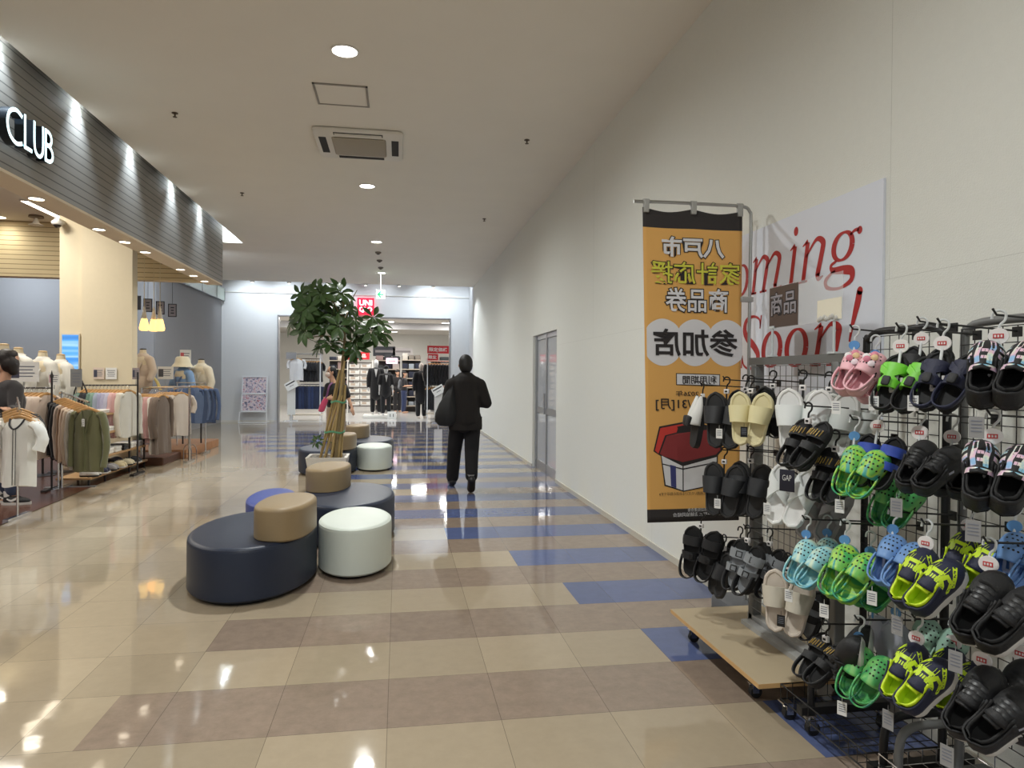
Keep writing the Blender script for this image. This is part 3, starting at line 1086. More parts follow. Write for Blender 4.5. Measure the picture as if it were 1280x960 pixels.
def ring_o(cu, cz, ru, rz_, tilt=0.25, thick=0.036, thin=0.012):
    pts, ws = [], []
    for k in range(16):
        a = 2 * pi * k / 16
        pts.append((cu + (ru - thick * 0.4) * cos(a) + tilt * rz_ * sin(a) * 0.45, cz + (rz_ - 0.008) * sin(a)))
        ws.append(thin + (thick - thin) * abs(cos(a)) ** 1.3)
    stroke(pts, ws, True, 3)


def serif(u, z, w=0.075, h=0.012):
    stroke([(u - w / 2, z), (u + w / 2, z + 0.001)], [h, h])


def stem(u0, z0, u1, z1, w=0.033):
    stroke([(u0, z0), (u1, z1)], [w, w])


def arch(u0, z0, u1, z1, w=0.034, foot=True, bottom=None):
    ub, zb = bottom
    um = (u0 + u1) / 2
    stroke([(u0, z0), (um + 0.012, z1), (u1 - 0.005, z1 - 0.018), (u1 - 0.008, z1 - 0.06), (ub, zb)], [0.010, 0.020, w, w, w])


B1, X1 = 1.885, 2.085
# C
stroke([(-0.03, 2.13), (-0.08, 2.175), (-0.18, 2.17), (-0.27, 2.08), (-0.29, 1.98), (-0.24, 1.9), (-0.15, 1.88), (-0.06, 1.92)], [0.02, 0.014, 0.03, 0.045, 0.047, 0.035, 0.015, 0.012])
ring_o(0.085, 1.985, 0.088, 0.098)
stem(0.228, B1, 0.266, X1); serif(0.228, B1 + 0.004); stroke([(0.225, 2.07), (0.268, X1 + 0.006)], [0.006, 0.022])
arch(0.25, 2.01, 0.388, 2.082, bottom=(0.342, B1)); serif(0.342, B1 + 0.004)
arch(0.37, 2.01, 0.512, 2.082, bottom=(0.466, B1 + 0.02)); stroke([(0.466, B1 + 0.03), (0.478, B1 + 0.003), (0.535, B1 + 0.012)], [0.033, 0.024, 0.006])
stem(0.622, B1, 0.66, X1); serif(0.622, B1 + 0.004, 0.085); stroke([(0.615, 2.07), (0.66, X1 + 0.006)], [0.006, 0.022]); dot(0.668, 2.162, 0.02, 0.024)
stem(0.735, B1, 0.775, X1); serif(0.735, B1 + 0.004); stroke([(0.73, 2.07), (0.776, X1 + 0.006)], [0.006, 0.022])
arch(0.76, 2.01, 0.905, 2.084, bottom=(0.858, B1 + 0.02), w=0.036); stroke([(0.858, B1 + 0.03), (0.868, B1 + 0.003), (0.905, B1 + 0.012)], [0.036, 0.026, 0.006])
ring_o(1.055, 2.013, 0.082, 0.071, 0.3, 0.036)
stroke([(1.11, 2.055), (1.14, 2.07), (1.17, 2.068)], [0.012, 0.014, 0.02]); dot(1.175, 2.064, 0.018)
stroke([(1.01, 1.952), (0.968, 1.935), (0.985, 1.91), (1.07, 1.902), (1.122, 1.887), (1.115, 1.845), (1.03, 1.82), (0.945, 1.832), (0.925, 1.865), (0.96, 1.892), (1.0, 1.906)], [0.012, 0.018, 0.03, 0.042, 0.042, 0.026, 0.014, 0.02, 0.026, 0.016, 0.012])
B2, X2 = 1.458, 1.655
stroke([(0.315, 1.69), (0.302, 1.735), (0.23, 1.755), (0.155, 1.735), (0.135, 1.68), (0.17, 1.63), (0.24, 1.585), (0.292, 1.53), (0.265, 1.472), (0.19, 1.45), (0.125, 1.475), (0.105, 1.53)], [0.012, 0.014, 0.016, 0.03, 0.042, 0.046, 0.046, 0.042, 0.026, 0.014, 0.014, 0.012])
stem(0.312, 1.68, 0.326, 1.755, 0.012); stem(0.098, 1.455, 0.11, 1.53, 0.012)
ring_o(0.44, 1.556, 0.105, 0.103, 0.25, 0.044, 0.012)
ring_o(0.68, 1.556, 0.105, 0.103, 0.25, 0.044, 0.012)
stem(0.85, B2, 0.896, X2, 0.037); serif(0.85, B2 + 0.004, 0.09); stroke([(0.84, 1.638), (0.897, X2 + 0.006)], [0.006, 0.022])
arch(0.875, 1.575, 1.035, 1.655, bottom=(0.985, B2), w=0.042); serif(0.985, B2 + 0.004, 0.09)
stroke([(1.18, 1.79), (1.165, 1.735), (1.135, 1.65), (1.112, 1.565)], [0.038, 0.040, 0.026, 0.012]); dot(1.181, 1.79, 0.0195); dot(1.09, 1.478, 0.023)
mb.build('lettering', RED, sheet, smooth=False)
# ------------------------------------------------------------------ banner on a pole (seen from its back, so the writing is mirrored)
t = thing('banner_stand', 'orange and black vertical banner with mirrored writing hanging from a thin steel pole', 'banner', (1.63, 3.7, 0))
BW0 = 1.335 - 1.63


def bx(px):
    return BW0 + (px - 802.5) / 123.5 * 0.595


def bz(py):
    return 2.34 - (py - 260) / 390.0 * 1.75


def wave(x, z):
    return 0.0028 * sin(x * 9 + z * 1.1) + 0.0008 * sin(x * 21)


def bpt(off):
    def f(x, z):
        v = (2.34 - z) / 1.75
        xx = x + 0.045 * v * (1 - (x - BW0) / 0.595)
        return (xx, wave(xx, z) - off, z)
    return f


ORANGE = mat('banner_orange', (230, 176, 98), 0.75, bump=0.1, bscale=300)
BDARK = mat('banner_black', (52, 48, 48), 0.8)
BWHITE = mat('banner_white', (226, 226, 228), 0.75)
BINK = mat('banner_ink', (44, 40, 40), 0.8)
BYEL = mat('banner_yellow', (214, 214, 76), 0.75)
BBLUE = mat('banner_blue', (62, 66, 122), 0.75)
BRED = mat('banner_red', (206, 62, 54), 0.75)
mb = MB()
NX, NZ = 24, 48


def sheet_pt(u, v):
    x = BW0 + 0.595 * u
    top = 0.0
    z = 2.345 - 1.765 * v
    if v < 0.07:
        sag = 0.022 * (abs(sin(u * 2 * pi)) ** 1.2)
        z -= sag * (1 - v / 0.07)
    return bpt(0)(x, z)


mb.grid(sheet_pt, NX, NZ)
for i in range(NX):
    for j in range(NZ):
        v = (j + 0.5) / NZ
        mb.m[i * NZ + j] = 1 if (v < 0.062 or v > 0.95) else 0
cloth = mb.build('cloth', [ORANGE, BDARK], t, solid=0.002)


def bpanel(name, m, fill, off):
    q = MB()
    fill(q, bpt(off))
    o = q.build(name, m, cloth, smooth=False)
    return o


def btext(name, s, px0, py0, px1, py1, m, bold=0.02, off=0.0065, ref=None, ghost=None):
    def mirrored(f):
        a0, a1 = bx(px0), bx(px1)
        return lambda u, v: f(a0 + a1 - u, v)
    if ghost:
        q = MB()
        text_fit(q, s, (bx(px0), bz(py1), bx(px1), bz(py0)), mirrored(bpt(off - 0.0012)), ghost, ref=bold)
        q.build(name + '_outline', BINK, cloth, smooth=False)
    q = MB()
    text_fit(q, s, (bx(px0), bz(py1), bx(px1), bz(py0)), mirrored(bpt(off)), bold)
    q.build(name, m, cloth, smooth=False)


def cloud(q, f):
    pts = []
    for k in range(72):
        a = 2 * pi * k / 72
        pts.append(a)
    up, lo = [], []
    for k in range(61):
        u = k / 60
        px = 805 + u * 122.5
        s_ = abs(sin(pi * (u * 3 + 0.0)))
        up.append((bx(px), bz(409 - 12 * s_ ** 0.7)))
        lo.append((bx(px), bz(444 + 12 * s_ ** 0.7)))
    n = len(up)
    q.add([f(*p) for p in up + lo], [(i, i + 1, n + i + 1, n + i) for i in range(n - 1)])


def bquad(*pts):
    def fill(q, f):
        q.add([f(bx(x), bz(y)) for x, y in pts], [tuple(range(len(pts)))])
    return fill


bpanel('cloud_shape', BWHITE, cloud, 0.0025)
btext('lettering', '八戸市', 825, 294, 903, 320, BWHITE, 0.03, ghost=0.07)
btext('lettering', '家計応援', 811, 325, 923, 353, BYEL, 0.010, ghost=0.045)
btext('lettering', '商品券', 829, 358, 908, 388, BWHITE, 0.016, ghost=0.055)
btext('lettering', '参加店', 813, 409, 921, 444, BINK, 0.02)
bpanel('caption_frame', BINK, bquad((842, 465), (899, 466), (899, 481), (842, 480)), 0.002)
bpanel('caption_box', BWHITE, bquad((843, 466), (898, 467), (898, 480), (843, 479)), 0.003)
btext('lettering', '利用期間', 850, 468, 894, 478.5, BINK, 0.012, off=0.0075)
btext('lettering', '2026年', 841, 487, 871, 494, BINK, 0.008)
btext('lettering', '/31[月]', 815, 497, 861, 512, BINK, 0.012)
# an open gift box
bpanel('box_outline', BINK, bquad((811.5, 563), (819.5, 532), (858, 525), (893, 533), (903, 562), (897, 569), (896, 606), (851, 614.5), (825.5, 606.5), (821, 569)), 0.002)
bpanel('box_lid', BRED, bquad((813.5, 562), (821, 534), (857, 527.5), (866, 534), (827, 543), (818, 566)), 0.003)
bpanel('box_inside', mat('box_shade', (140, 52, 54), 0.8), bquad((820, 566), (829, 544), (866, 536), (890, 536), (900, 562), (894, 568), (850, 577), (824, 569)), 0.003)
bpanel('box_front', BWHITE, bquad((822, 568.5), (849.5, 582), (849.5, 612.5), (827, 605)), 0.004)
bpanel('box_side', BWHITE, bquad((851, 582), (895, 571), (895, 605), (851, 613)), 0.004)
bpanel('box_rim', BINK, bquad((822, 578), (850, 585), (895, 577), (895, 578.3), (850, 586.5), (822, 579.3)), 0.005)
bpanel('box_ribbon', BBLUE, bquad((833, 580), (840.5, 582), (841, 609.5), (834, 607)), 0.0052)
bpanel('box_ribbon', BBLUE, bquad((871, 582.5), (880, 581), (878, 608), (870, 610)), 0.0052)
btext('lettering', '※ご利用いただけるお店の目印です※', 818, 614.5, 883, 618.5, BINK, 0.0, off=0.0065)
btext('lettering', '八戸市商店街連合会', 856, 635, 896, 639.5, BWHITE, 0.0, off=0.0065)
btext('lettering', '商品券取扱店舗協同組合', 836, 640.5, 900, 645.5, BWHITE, 0.0, off=0.0065)
mb = MB()
mb.tube(smooth_path([(-0.345, 0.004, 2.375), (-0.1, 0.0, 2.378), (0.15, 0, 2.378), (0.30, 0, 2.376), (0.345, 0, 2.35), (0.355, 0, 2.28), (0.352, 0, 1.9), (0.35, 0, 1.0), (0.35, 0, 0.1)], 5), 0.0095, 8)
mb.build('pole', mat('steel_pole', (170, 170, 166), 0.3, metal=0.8), t)
mb = MB(); mb.rbox((0.30, 0, 0.06), (0.19, 0.34, 0.12), 0.04); mb.build('base', mat('base_grey', (92, 94, 98), 0.6), t)
for x in (-0.275, 0.005, 0.285):
    mb = MB(); mb.rbox((x, -0.002, 2.35), (0.03, 0.03, 0.07), 0.006); mb.tube([(x - 0.018, 0, 2.378), (x + 0.018, 0, 2.378)], 0.014, 10)
    mb.build('clip', mat('clip_clear', (168, 168, 164), 0.25), t)
mb = MB(); mb.rbox((0.33, -0.004, 1.845), (0.075, 0.03, 0.03), 0.006)
mb.build('clip', mat('clip_clear', (168, 168, 164), 0.25), t)

# ------------------------------------------------------------------ display racks
WIRE = mat('wire_black', (30, 30, 31), 0.45)
WIREG = mat('wire_grey', (120, 122, 122), 0.35, metal=0.5)


def caster(parent, x, y, ztop, m=CHROME):
    mb = MB()
    mb.box((0, 0, ztop - 0.004), (0.042, 0.042, 0.006)); mb.tube([(0, 0, ztop - 0.004), (0, 0, ztop - 0.022)], 0.011, 8)
    mb.box((0.012, 0.016, 0.043), (0.03, 0.003, 0.04)); mb.box((0.012, -0.016, 0.043), (0.03, 0.003, 0.04)); mb.box((0.004, 0, 0.064), (0.034, 0.035, 0.004))
    c = mb.build('caster', m, parent, loc=(x, y, 0), smooth=False)
    mb = MB(); mb.tube([(0.016, -0.013, 0.026), (0.016, 0.013, 0.026)], 0.026, 18)
    mb.build('wheel', RUBBER, c)
    return c


def mesh_grid(parent, x, y0, y1, z0, z1, pitch, r, m, name='wire_mesh'):
    mb = MB()
    n = int(round((y1 - y0) / pitch))
    for i in range(n + 1):
        y = y0 + (y1 - y0) * i / n
        mb.tube([(x, y, z0), (x, y, z1)], r, 5)
    k = int(round((z1 - z0) / pitch))
    for i in range(k + 1):
        z = z0 + (z1 - z0) * i / k
        mb.tube([(x - r * 1.8, y0, z), (x - r * 1.8, y1, z)], r, 5)
    return mb.build(name, m, parent)


def hook_arm(parent, y, z, length, m=WIRE, x0=1.80, r=0.0032):
    mb = MB()
    mb.tube([(x0, y, z - 0.012), (x0 - length + 0.012, y, z + 0.004), (x0 - length, y, z + 0.02)], r, 6)
    mb.box((x0 - 0.004, y, z - 0.014), (0.006, 0.03, 0.03))
    mb.build('hook_arm', m, parent)


rack_a = thing('display_rack', 'grey framed shoe rack with a pale wooden base board, beside the banner', 'display rack', (0, 0, 0))
mb = MB(); mb.span((1.465, 2.625, 0.118), (1.99, 3.555, 0.138)); mb.build('base_board', mat('board_face', (176, 160, 132), 0.6, var=0.06, scale=4), rack_a, smooth=False)
mb = MB(); mb.span((1.4635, 2.624, 0.1185), (1.465, 3.556, 0.1375)); mb.span((1.4635, 2.6235, 0.1185), (1.99, 2.625, 0.1375))
mb.build('edge_band', mat('board_edge', (206, 166, 112), 0.5, var=0.08, scale=30), rack_a, smooth=False)
for x, y in ((1.53, 2.80), (1.53, 3.44), (1.93, 2.80), (1.93, 3.44)):
    caster(rack_a, x, y, 0.118)
for y in (2.645, 3.32):
    mb = MB(); mb.rbox((1.825, y, 0.80), (0.05, 0.05, 1.33), 0.008); mb.build('upright', GREYM, rack_a)
mb = MB(); mb.span((1.805, 2.60, 1.462), (1.845, 3.37, 1.50)); mb.build('top_bar', GREYM, rack_a, smooth=False)
mb = MB(); mb.span((1.80, 2.62, 0.138), (1.85, 3.345, 0.178)); mb.span((1.74, 2.64, 0.138), (1.79, 3.3, 0.16)); mb.build('bottom_rail', mat('rail_light', (160, 160, 158), 0.4), rack_a, smooth=False)
mesh_grid(rack_a, 1.80, 2.66, 3.31, 0.22, 1.455, 0.05, 0.0017, WIREG)

rack_b = thing('display_rack', 'black tubular wire mesh shoe rack between the board rack and the grey wire rack', 'display rack', (0, 0, 0))
rack_c = thing('display_rack', 'grey tubular wire mesh shoe rack with a chrome wire basket, beyond the black rack', 'display rack', (0, 0, 0))
rack_c['label'] = 'grey tubular wire mesh shoe rack with a chrome wire basket at the picture edge'
for rk, y0, y1, m, wm, ztop in ((rack_b, 2.06, 2.47, BLACKM, WIRE, 1.575), (rack_c, 1.30, 1.99, GREYM, WIRE, 1.575)):
    mb = MB()
    mb.tube(smooth_path([(1.82, y0, 0.10), (1.82, y0, 0.8), (1.82, y0, ztop - 0.09), (1.82, y0 + 0.015, ztop - 0.03), (1.82, y0 + 0.07, ztop), (1.82, (y0 + y1) / 2, ztop), (1.82, y1 - 0.07, ztop), (1.82, y1 - 0.015, ztop - 0.03), (1.82, y1, ztop - 0.09), (1.82, y1, 0.8), (1.82, y1, 0.10)], 4), 0.014, 10)
    mb.build('frame', m, rk)
    mesh_grid(rk, 1.80, y0 + 0.01, y1 - 0.01, 0.30, ztop - 0.02, 0.05, 0.0017, wm)
    for y in (y0, y1):
        mb = MB()
        mb.tube(smooth_path([(1.60, y, 0.105), (1.60, y, 0.19), (1.615, y, 0.245), (1.66, y, 0.268), (1.74, y, 0.27), (1.82, y, 0.27)], 4), 0.014, 10)
        mb.build('end_loop', m, rk)
        mb = MB(); mb.span((1.55, y - 0.018, 0.085), (1.93, y + 0.018, 0.115)); mb.build('foot_bar', m, rk, smooth=False)
        for x in (1.59, 1.90):
            caster(rk, x, y, 0.085)
# wire basket bases
for rk, y0, y1, m, nm in ((rack_b, 2.09, 2.62, WIRE, 'wire_basket'), (rack_c, 1.30, 2.03, CHROME, 'wire_basket')):
    mb = MB()
    x0, x1 = 1.56, 1.93
    zl, zh = (0.075, 0.135) if rk is rack_b else (0.12, 0.165)
    for z in (zl, zh):
        mb.tube([(x0, y0, z), (x1, y0, z), (x1, y1, z), (x0, y1, z), (x0, y0, z)], 0.003, 6)
    for i in range(12):
        y = y0 + (y1 - y0) * i / 11
        mb.tube([(x0, y, zh), (x0, y, zl), (x1, y, zl), (x1, y, zh)], 0.0018, 5)
    for i in range(1, 7):
        x = x0 + (x1 - x0) * i / 7
        mb.tube([(x, y0, zh), (x, y0, zl), (x, y1, zl), (x, y1, zh)], 0.0018, 5)
    if rk is rack_b:
        for x in (x0 + 0.01,):
            caster(rk, x, 2.60, 0.075)
    mb.build(nm, m, rk)

# clear acrylic sign holder on the grey rack
t = thing('sign_holder', 'clear acrylic sign holder standing on the grey rack top bar with a dark brown card', 'sign holder', (1.815, 2.9, 1.5))
mb = MB(); mb.span((-0.002, -0.285, 0.14), (0.002, 0.285, 0.342))
mb.build('acrylic_panel', glass_mat('acrylic', (236, 240, 242), 0.2, 0.03), t, smooth=False)
for y in (-0.23, 0.26):
    mb = MB(); mb.tube([(0, y, 0.0), (0, y, 0.15)], 0.006, 8); mb.box((0, y, 0.004), (0.03, 0.05, 0.008)); mb.box((0, y, 0.145), (0.016, 0.05, 0.012))
    mb.build('leg', mat('acrylic_leg', (206, 212, 214), 0.15), t)
mb = MB(); mb.span((-0.0042, 0.035, 0.142), (-0.0022, 0.283, 0.338))
card = mb.build('card', mat('card_brown', (84, 70, 66), 0.35), t, smooth=False)  # dark sheet stands in for the banner's reflection in the acrylic
for s, b, m, off in (('商品', 0.05, mat('card_ink', (34, 32, 36), 0.6), 0.0050), ('商品', 0.012, mat('card_grey', (150, 146, 152), 0.6), 0.0056)):
    q = MB(); text_fit(q, s, (-0.27, 0.2, -0.05, 0.31), lambda u, v: (-off, -u, v), b, ref=0.012); q.build('card_lettering', m, card, smooth=False)  # banner characters, drawn as part of the painted reflection
mb = MB(); mb.span((-0.0045, -0.283, 0.145), (-0.0025, -0.115, 0.235)); mb.build('card', mat('card_cream', (240, 234, 214), 0.6), t, smooth=False)
mb = MB()
for i in range(7):
    mb.ell((-0.006 - 0.004 * (i % 2), -0.13 - 0.02 * i, 0.15 + 0.004 * (i % 3)), (0.006, 0.012, 0.012), 8)
mb.build('tape', mat('tape_grey', (198, 196, 190), 0.4), t)
SHOES = [
    ('pointed', 'wb', 1.5, 3.26, 1.171, 0.25, -95, 8, 'black', 'pointed white and black sandals seen edge on, outermost on the top row'),
    ('slide', 'black', 1.53, 3.064, 1.192, 0.26, -48, 8, 'black', 'pair of black slides on the top row, in front of the orange banner'),
    ('strap', 'black', 1.64, 3.088, 1.213, 0.24, -50, 8, 'black', 'pair of black sandals half hidden behind the cream slides'),
    ('slide', 'cream', 1.55, 2.875, 1.211, 0.235, -46, 7, 'black', 'pair of pale yellow cream slides on the top row of the grey rack'),
    ('strap', 'black', 1.66, 2.879, 1.242, 0.22, -50, 8, 'black', 'pair of dark sandals between the cream slides and the white slides'),
    ('slide', 'white', 1.56, 2.488, 1.222, 0.255, -44, 8, 'black', 'pair of bright white slides on the top row of the grey rack'),
    ('slide', 'greywhite', 1.64, 2.438, 1.218, 0.25, -48, 8, 'black', 'pair of off-white slides hanging directly behind the bright white slides'),
    ('slide', 'greywhite', 1.72, 2.446, 1.205, 0.25, -48, 8, 'black', 'pair of off-white slides deepest on the arm, under the pink clogs'),
    ('clog', 'pink', 1.56, 2.178, 1.403, 0.165, -62, 30, 'blue', 'pair of pink clogs with charms in front, beside the poster'),
    ('clog', 'pink', 1.68, 2.231, 1.375, 0.165, -62, 30, 'blue', 'pair of pink clogs tucked behind the front pink clogs'),
    ('strapx', 'lime', 1.53, 1.915, 1.373, 0.19, -60, 25, 'kids', 'pair of black sandals with crossing lime green straps'),
    ('strap', 'black', 1.68, 2.009, 1.404, 0.19, -62, 25, 'kids', 'pair of black sandals hidden behind the lime strap sandals'),
    ('strapx', 'navy', 1.55, 1.772, 1.38, 0.185, -62, 28, 'kids', 'pair of black and navy strap sandals next to the lime strap sandals'),
    ('runner', 'irid', 1.56, 1.594, 1.392, 0.19, -60, 28, 'kids', 'pair of black shoes with iridescent pastel bars, upper row of the grey wire rack'),
    ('slide', 'black', 1.53, 3.081, 0.863, 0.25, -46, 8, 'black', 'pair of black slides on the second row, in front of the lower banner'),
    ('slide', 'black', 1.62, 2.998, 0.875, 0.25, -50, 8, 'black', 'pair of black slides behind the second row front pair'),
    ('cross', 'white', 1.55, 2.572, 0.925, 0.25, -56, 12, 'black', 'pair of white crossover sandals with dark label card, second row'),
    ('cross', 'grey', 1.68, 2.565, 0.865, 0.25, -56, 12, 'black', 'pair of grey crossover sandals behind the white crossover sandals'),
    ('strap', 'gold', 1.5, 2.354, 1.141, 0.2, -70, 30, 'black', 'pair of black sandals with gold lettering hanging under the white slides'),
    ('strap', 'gold', 1.56, 2.278, 1.038, 0.2, -66, 22, 'black', 'pair of black sandals with gold flecks beside the lime tie-dye clogs'),
    ('clog', 'lime', 1.53, 2.13, 1.082, 0.17, -58, 16, 'blue', 'pair of lime and teal tie-dye clogs on the middle row'),
    ('strap', 'blueband', 1.58, 2.081, 1.115, 0.18, -60, 18, 'kids', 'pair of black sandals with two blue bands'),
    ('clog', 'green', 1.66, 2.124, 0.979, 0.17, -60, 16, 'blue', 'pair of green clogs hanging low behind the blue band sandals'),
    ('runner', 'black', 1.54, 1.843, 1.127, 0.18, -68, 32, 'kids', 'pair of plain black water shoes on the middle row'),
    ('runner', 'black', 1.68, 1.878, 1.109, 0.18, -66, 30, 'kids', 'pair of black water shoes behind the plain black pair on the middle row'),
    ('runner', 'irid', 1.54, 1.588, 1.129, 0.19, -56, 24, 'kids', 'pair of black shoes with iridescent pastel bars, lower row of the grey wire rack'),
    ('strap', 'black', 1.52, 3.307, 0.509, 0.25, -50, 8, 'black', 'pair of black buckle strap sandals on the third row above the wooden board'),
    ('slide', 'black', 1.6, 3.212, 0.427, 0.23, -78, 12, 'black', 'pair of black slides with long soles behind the third row front sandals'),
    ('strap', 'black', 1.68, 3.203, 0.47, 0.22, -70, 10, 'black', 'pair of black strap sandals third on their arm over the wooden board'),
    ('strap', 'greybuckle', 1.55, 2.889, 0.548, 0.21, -72, 14, 'black', 'pair of black sandals with grey two-buckle straps'),
    ('strap', 'greybuckle', 1.66, 2.891, 0.529, 0.21, -72, 14, 'black', 'pair of grey buckle sandals in the shade behind the front buckle pair'),
    ('slide', 'beige', 1.54, 2.547, 0.5, 0.24, -46, 10, 'black', 'pair of beige slides hanging low over the wooden board'),
    ('clog', 'sky', 1.53, 2.403, 0.693, 0.175, -62, 30, 'blue', 'pair of pale blue tie-dye clogs on the third row'),
    ('clog', 'sky', 1.66, 2.468, 0.683, 0.17, -62, 30, 'blue', 'pair of pale blue clogs behind the front pale blue clogs'),
    ('clog', 'lime', 1.51, 2.146, 0.729, 0.19, -62, 34, 'blue', 'pair of big green and lime tie-dye clogs on the third row'),
    ('clog', 'green', 1.62, 2.163, 0.687, 0.18, -62, 34, 'blue', 'pair of green clogs behind the big tie-dye clogs'),
    ('clog', 'denim', 1.58, 2.003, 0.803, 0.17, -64, 34, 'blue', 'pair of blue clogs with bows on the third row'),
    ('runner', 'neon', 1.52, 1.788, 0.801, 0.2, -70, 38, 'kids', 'pair of navy running shoes with neon yellow stripes, upper pair'),
    ('runner', 'neon', 1.66, 1.785, 0.848, 0.2, -66, 34, 'kids', 'pair of navy neon striped shoes in the shade behind the upper neon pair'),
    ('runner', 'blackwhite', 1.52, 1.572, 0.794, 0.215, -66, 34, 'kids', 'pair of black running shoes with white wavy soles, third row'),
    ('clog', 'denim', 1.66, 1.636, 0.889, 0.17, -64, 34, 'blue', 'pair of light blue clogs above the black running shoes'),
    ('strap', 'greyblack', 1.66, 2.581, 0.451, 0.2, -70, 10, 'black', 'pair of black sandals with grey insoles hanging under the pale blue clogs'),
    ('strap', 'gold', 1.56, 2.321, 0.353, 0.19, -76, 40, 'black', 'pair of black and gold sandals low beside the board'),
    ('clog', 'green', 1.52, 2.079, 0.422, 0.17, -60, 24, 'blue', 'pair of green tie-dye clogs on the lowest row'),
    ('runner', 'slip', 1.58, 2.089, 0.476, 0.2, -130, 8, 'blue', 'pair of black slip-on shoes with white rims on the lowest row'),
    ('runner', 'sole', 1.6, 2.016, 0.503, 0.2, 100, 8, 'blue', 'pair of pale grey shoes showing their soles on the lowest row'),
    ('clog', 'sage', 1.66, 1.956, 0.547, 0.17, -50, 24, 'blue', 'pair of sage green clogs above the lower neon shoes'),
    ('runner', 'neon', 1.51, 1.808, 0.517, 0.2, -70, 38, 'kids', 'pair of navy running shoes with neon yellow stripes, lower pair'),
    ('runner', 'blackwhite', 1.51, 1.577, 0.545, 0.215, -68, 36, 'kids', 'pair of black running shoes with white wavy soles, lowest row front'),
    ('runner', 'blackwhite', 1.62, 1.572, 0.557, 0.215, -68, 36, 'kids', 'pair of black white-soled running shoes behind the lowest front pair'),
    ('runner', 'neon', 1.66, 1.839, 0.485, 0.2, -70, 38, 'kids', 'pair of navy neon shoes peeking out behind the lowest row'),
]
# ------------------------------------------------------------------ hanging shoes
PALE_DISC = mat('tag_white', (236, 232, 230), 0.5)
TAGRED = mat('tag_red', (196, 60, 62), 0.5)
DISCBLUE = mat('tag_blue', (96, 150, 206), 0.4)
HOOKW = mat('hanger_clear', (212, 216, 216), 0.3)
BLK = mat('shoe_black', (26, 26, 28), 0.6, bump=0.15, bscale=260)
BLK2 = mat('shoe_black_sole', (22, 22, 23), 0.75)
SPEC = {
    'black': (mat('slide_black', (36, 37, 40), 0.55), mat('slide_black_sole', (44, 44, 45), 0.6)),
    'cream': (mat('slide_cream', (226, 216, 168), 0.5), mat('slide_cream_sole', (232, 222, 178), 0.5)),
    'white': (mat('slide_white', (228, 232, 230), 0.45), mat('slide_white_sole', (234, 234, 232), 0.45)),
    'greywhite': (mat('slide_offwhite', (214, 220, 216), 0.45), mat('slide_offwhite_sole', (220, 222, 218), 0.45)),
    'beige': (mat('slide_beige', (196, 188, 172), 0.7), mat('slide_beige_sole', (210, 198, 184), 0.6)),
    'grey': (mat('slide_grey', (150, 146, 146), 0.5), mat('slide_grey_sole', (160, 154, 152), 0.5)),
    'pink': (mat('clog_pink', (238, 184, 192), 0.45),),
    'lime': (ramp_mat('dye_lime', [(0.3, (36, 140, 120)), (0.45, (84, 184, 96)), (0.55, (172, 214, 70)), (0.7, (60, 160, 150))], 14, 0.45, 1.5),),
    'green': (ramp_mat('dye_green', [(0.3, (30, 120, 96)), (0.5, (84, 176, 96)), (0.7, (128, 196, 110))], 14, 0.45, 1.5),),
    'sky': (ramp_mat('dye_sky', [(0.3, (96, 176, 206)), (0.5, (150, 208, 214)), (0.7, (206, 224, 200))], 14, 0.45, 1.5),),
    'denim': (mat('clog_denim', (112, 152, 206), 0.5),),
    'sage': (mat('clog_sage', (150, 184, 166), 0.5),),
}
PASTEL = ramp_mat('pastel_bar', [(0.36, (140, 196, 222)), (0.46, (226, 232, 214)), (0.56, (228, 186, 208)), (0.66, (150, 190, 226))], 30, 0.3)
NEON = mat('neon_yellow', (204, 232, 40), 0.45)
LIME = mat('lime_strap', (120, 206, 60), 0.5)
NAVYF = mat('shoe_navy', (30, 34, 60), 0.6, bump=0.15, bscale=260)
BAND = mat('band_blue', (50, 78, 176), 0.5)
GREYF = mat('felt_grey', (134, 138, 142), 0.8)
GOLD = mat('gold_print', (176, 146, 74), 0.4, metal=0.4)
WSOLE = mat('sole_white', (208, 206, 202), 0.5)
LGREY = mat('sole_pale', (176, 178, 192), 0.55)
HOLE = mat('vent_dark', (28, 26, 28), 0.8)

W_T = [(0, 0.05), (0.02, 0.42), (0.07, 0.66), (0.15, 0.78), (0.3, 0.8), (0.45, 0.83), (0.6, 0.95), (0.74, 1.0), (0.86, 0.88), (0.94, 0.62), (0.985, 0.3), (1, 0.05)]


def half_w(tt, W):
    return interp(tt, W_T) * W / 2


def centre_x(tt, W, s):
    return s * W * 0.10 * (tt - 0.45)


def sole_mesh(mb, L, W, s, th, bev=0.006, toe_spring=0.0, wavy=0.0, grow=1.0):
    TT = [i / 22 for i in range(23)]
    out = [(centre_x(a, W, s) + half_w(a, W) * grow, a) for a in TT] + [(centre_x(a, W, s) - half_w(a, W) * grow, a) for a in reversed(TT)]

    def ring(k, z):
        o = []
        for i, (x, a) in enumerate(out):
            c = centre_x(a, W, s)
            sc = 1 - k / (W / 2)
            yy = (a - 0.5) * (1 - 2 * k / L) + 0.5
            zz = z + toe_spring * max(0, a - 0.6) ** 2 / 0.16
            if wavy and z < th * 0.5:
                zz += wavy * sin(a * 26)
            o.append((c + (x - c) * sc, yy * L, zz))
        return o
    mb.rings([ring(bev, 0), ring(0, bev), ring(0, th - bev), ring(bev * 0.7, th), ring(bev * 1.6, th), ring(bev * 2.2, th - bev * 0.8), ring(W * 0.3, th - bev)])


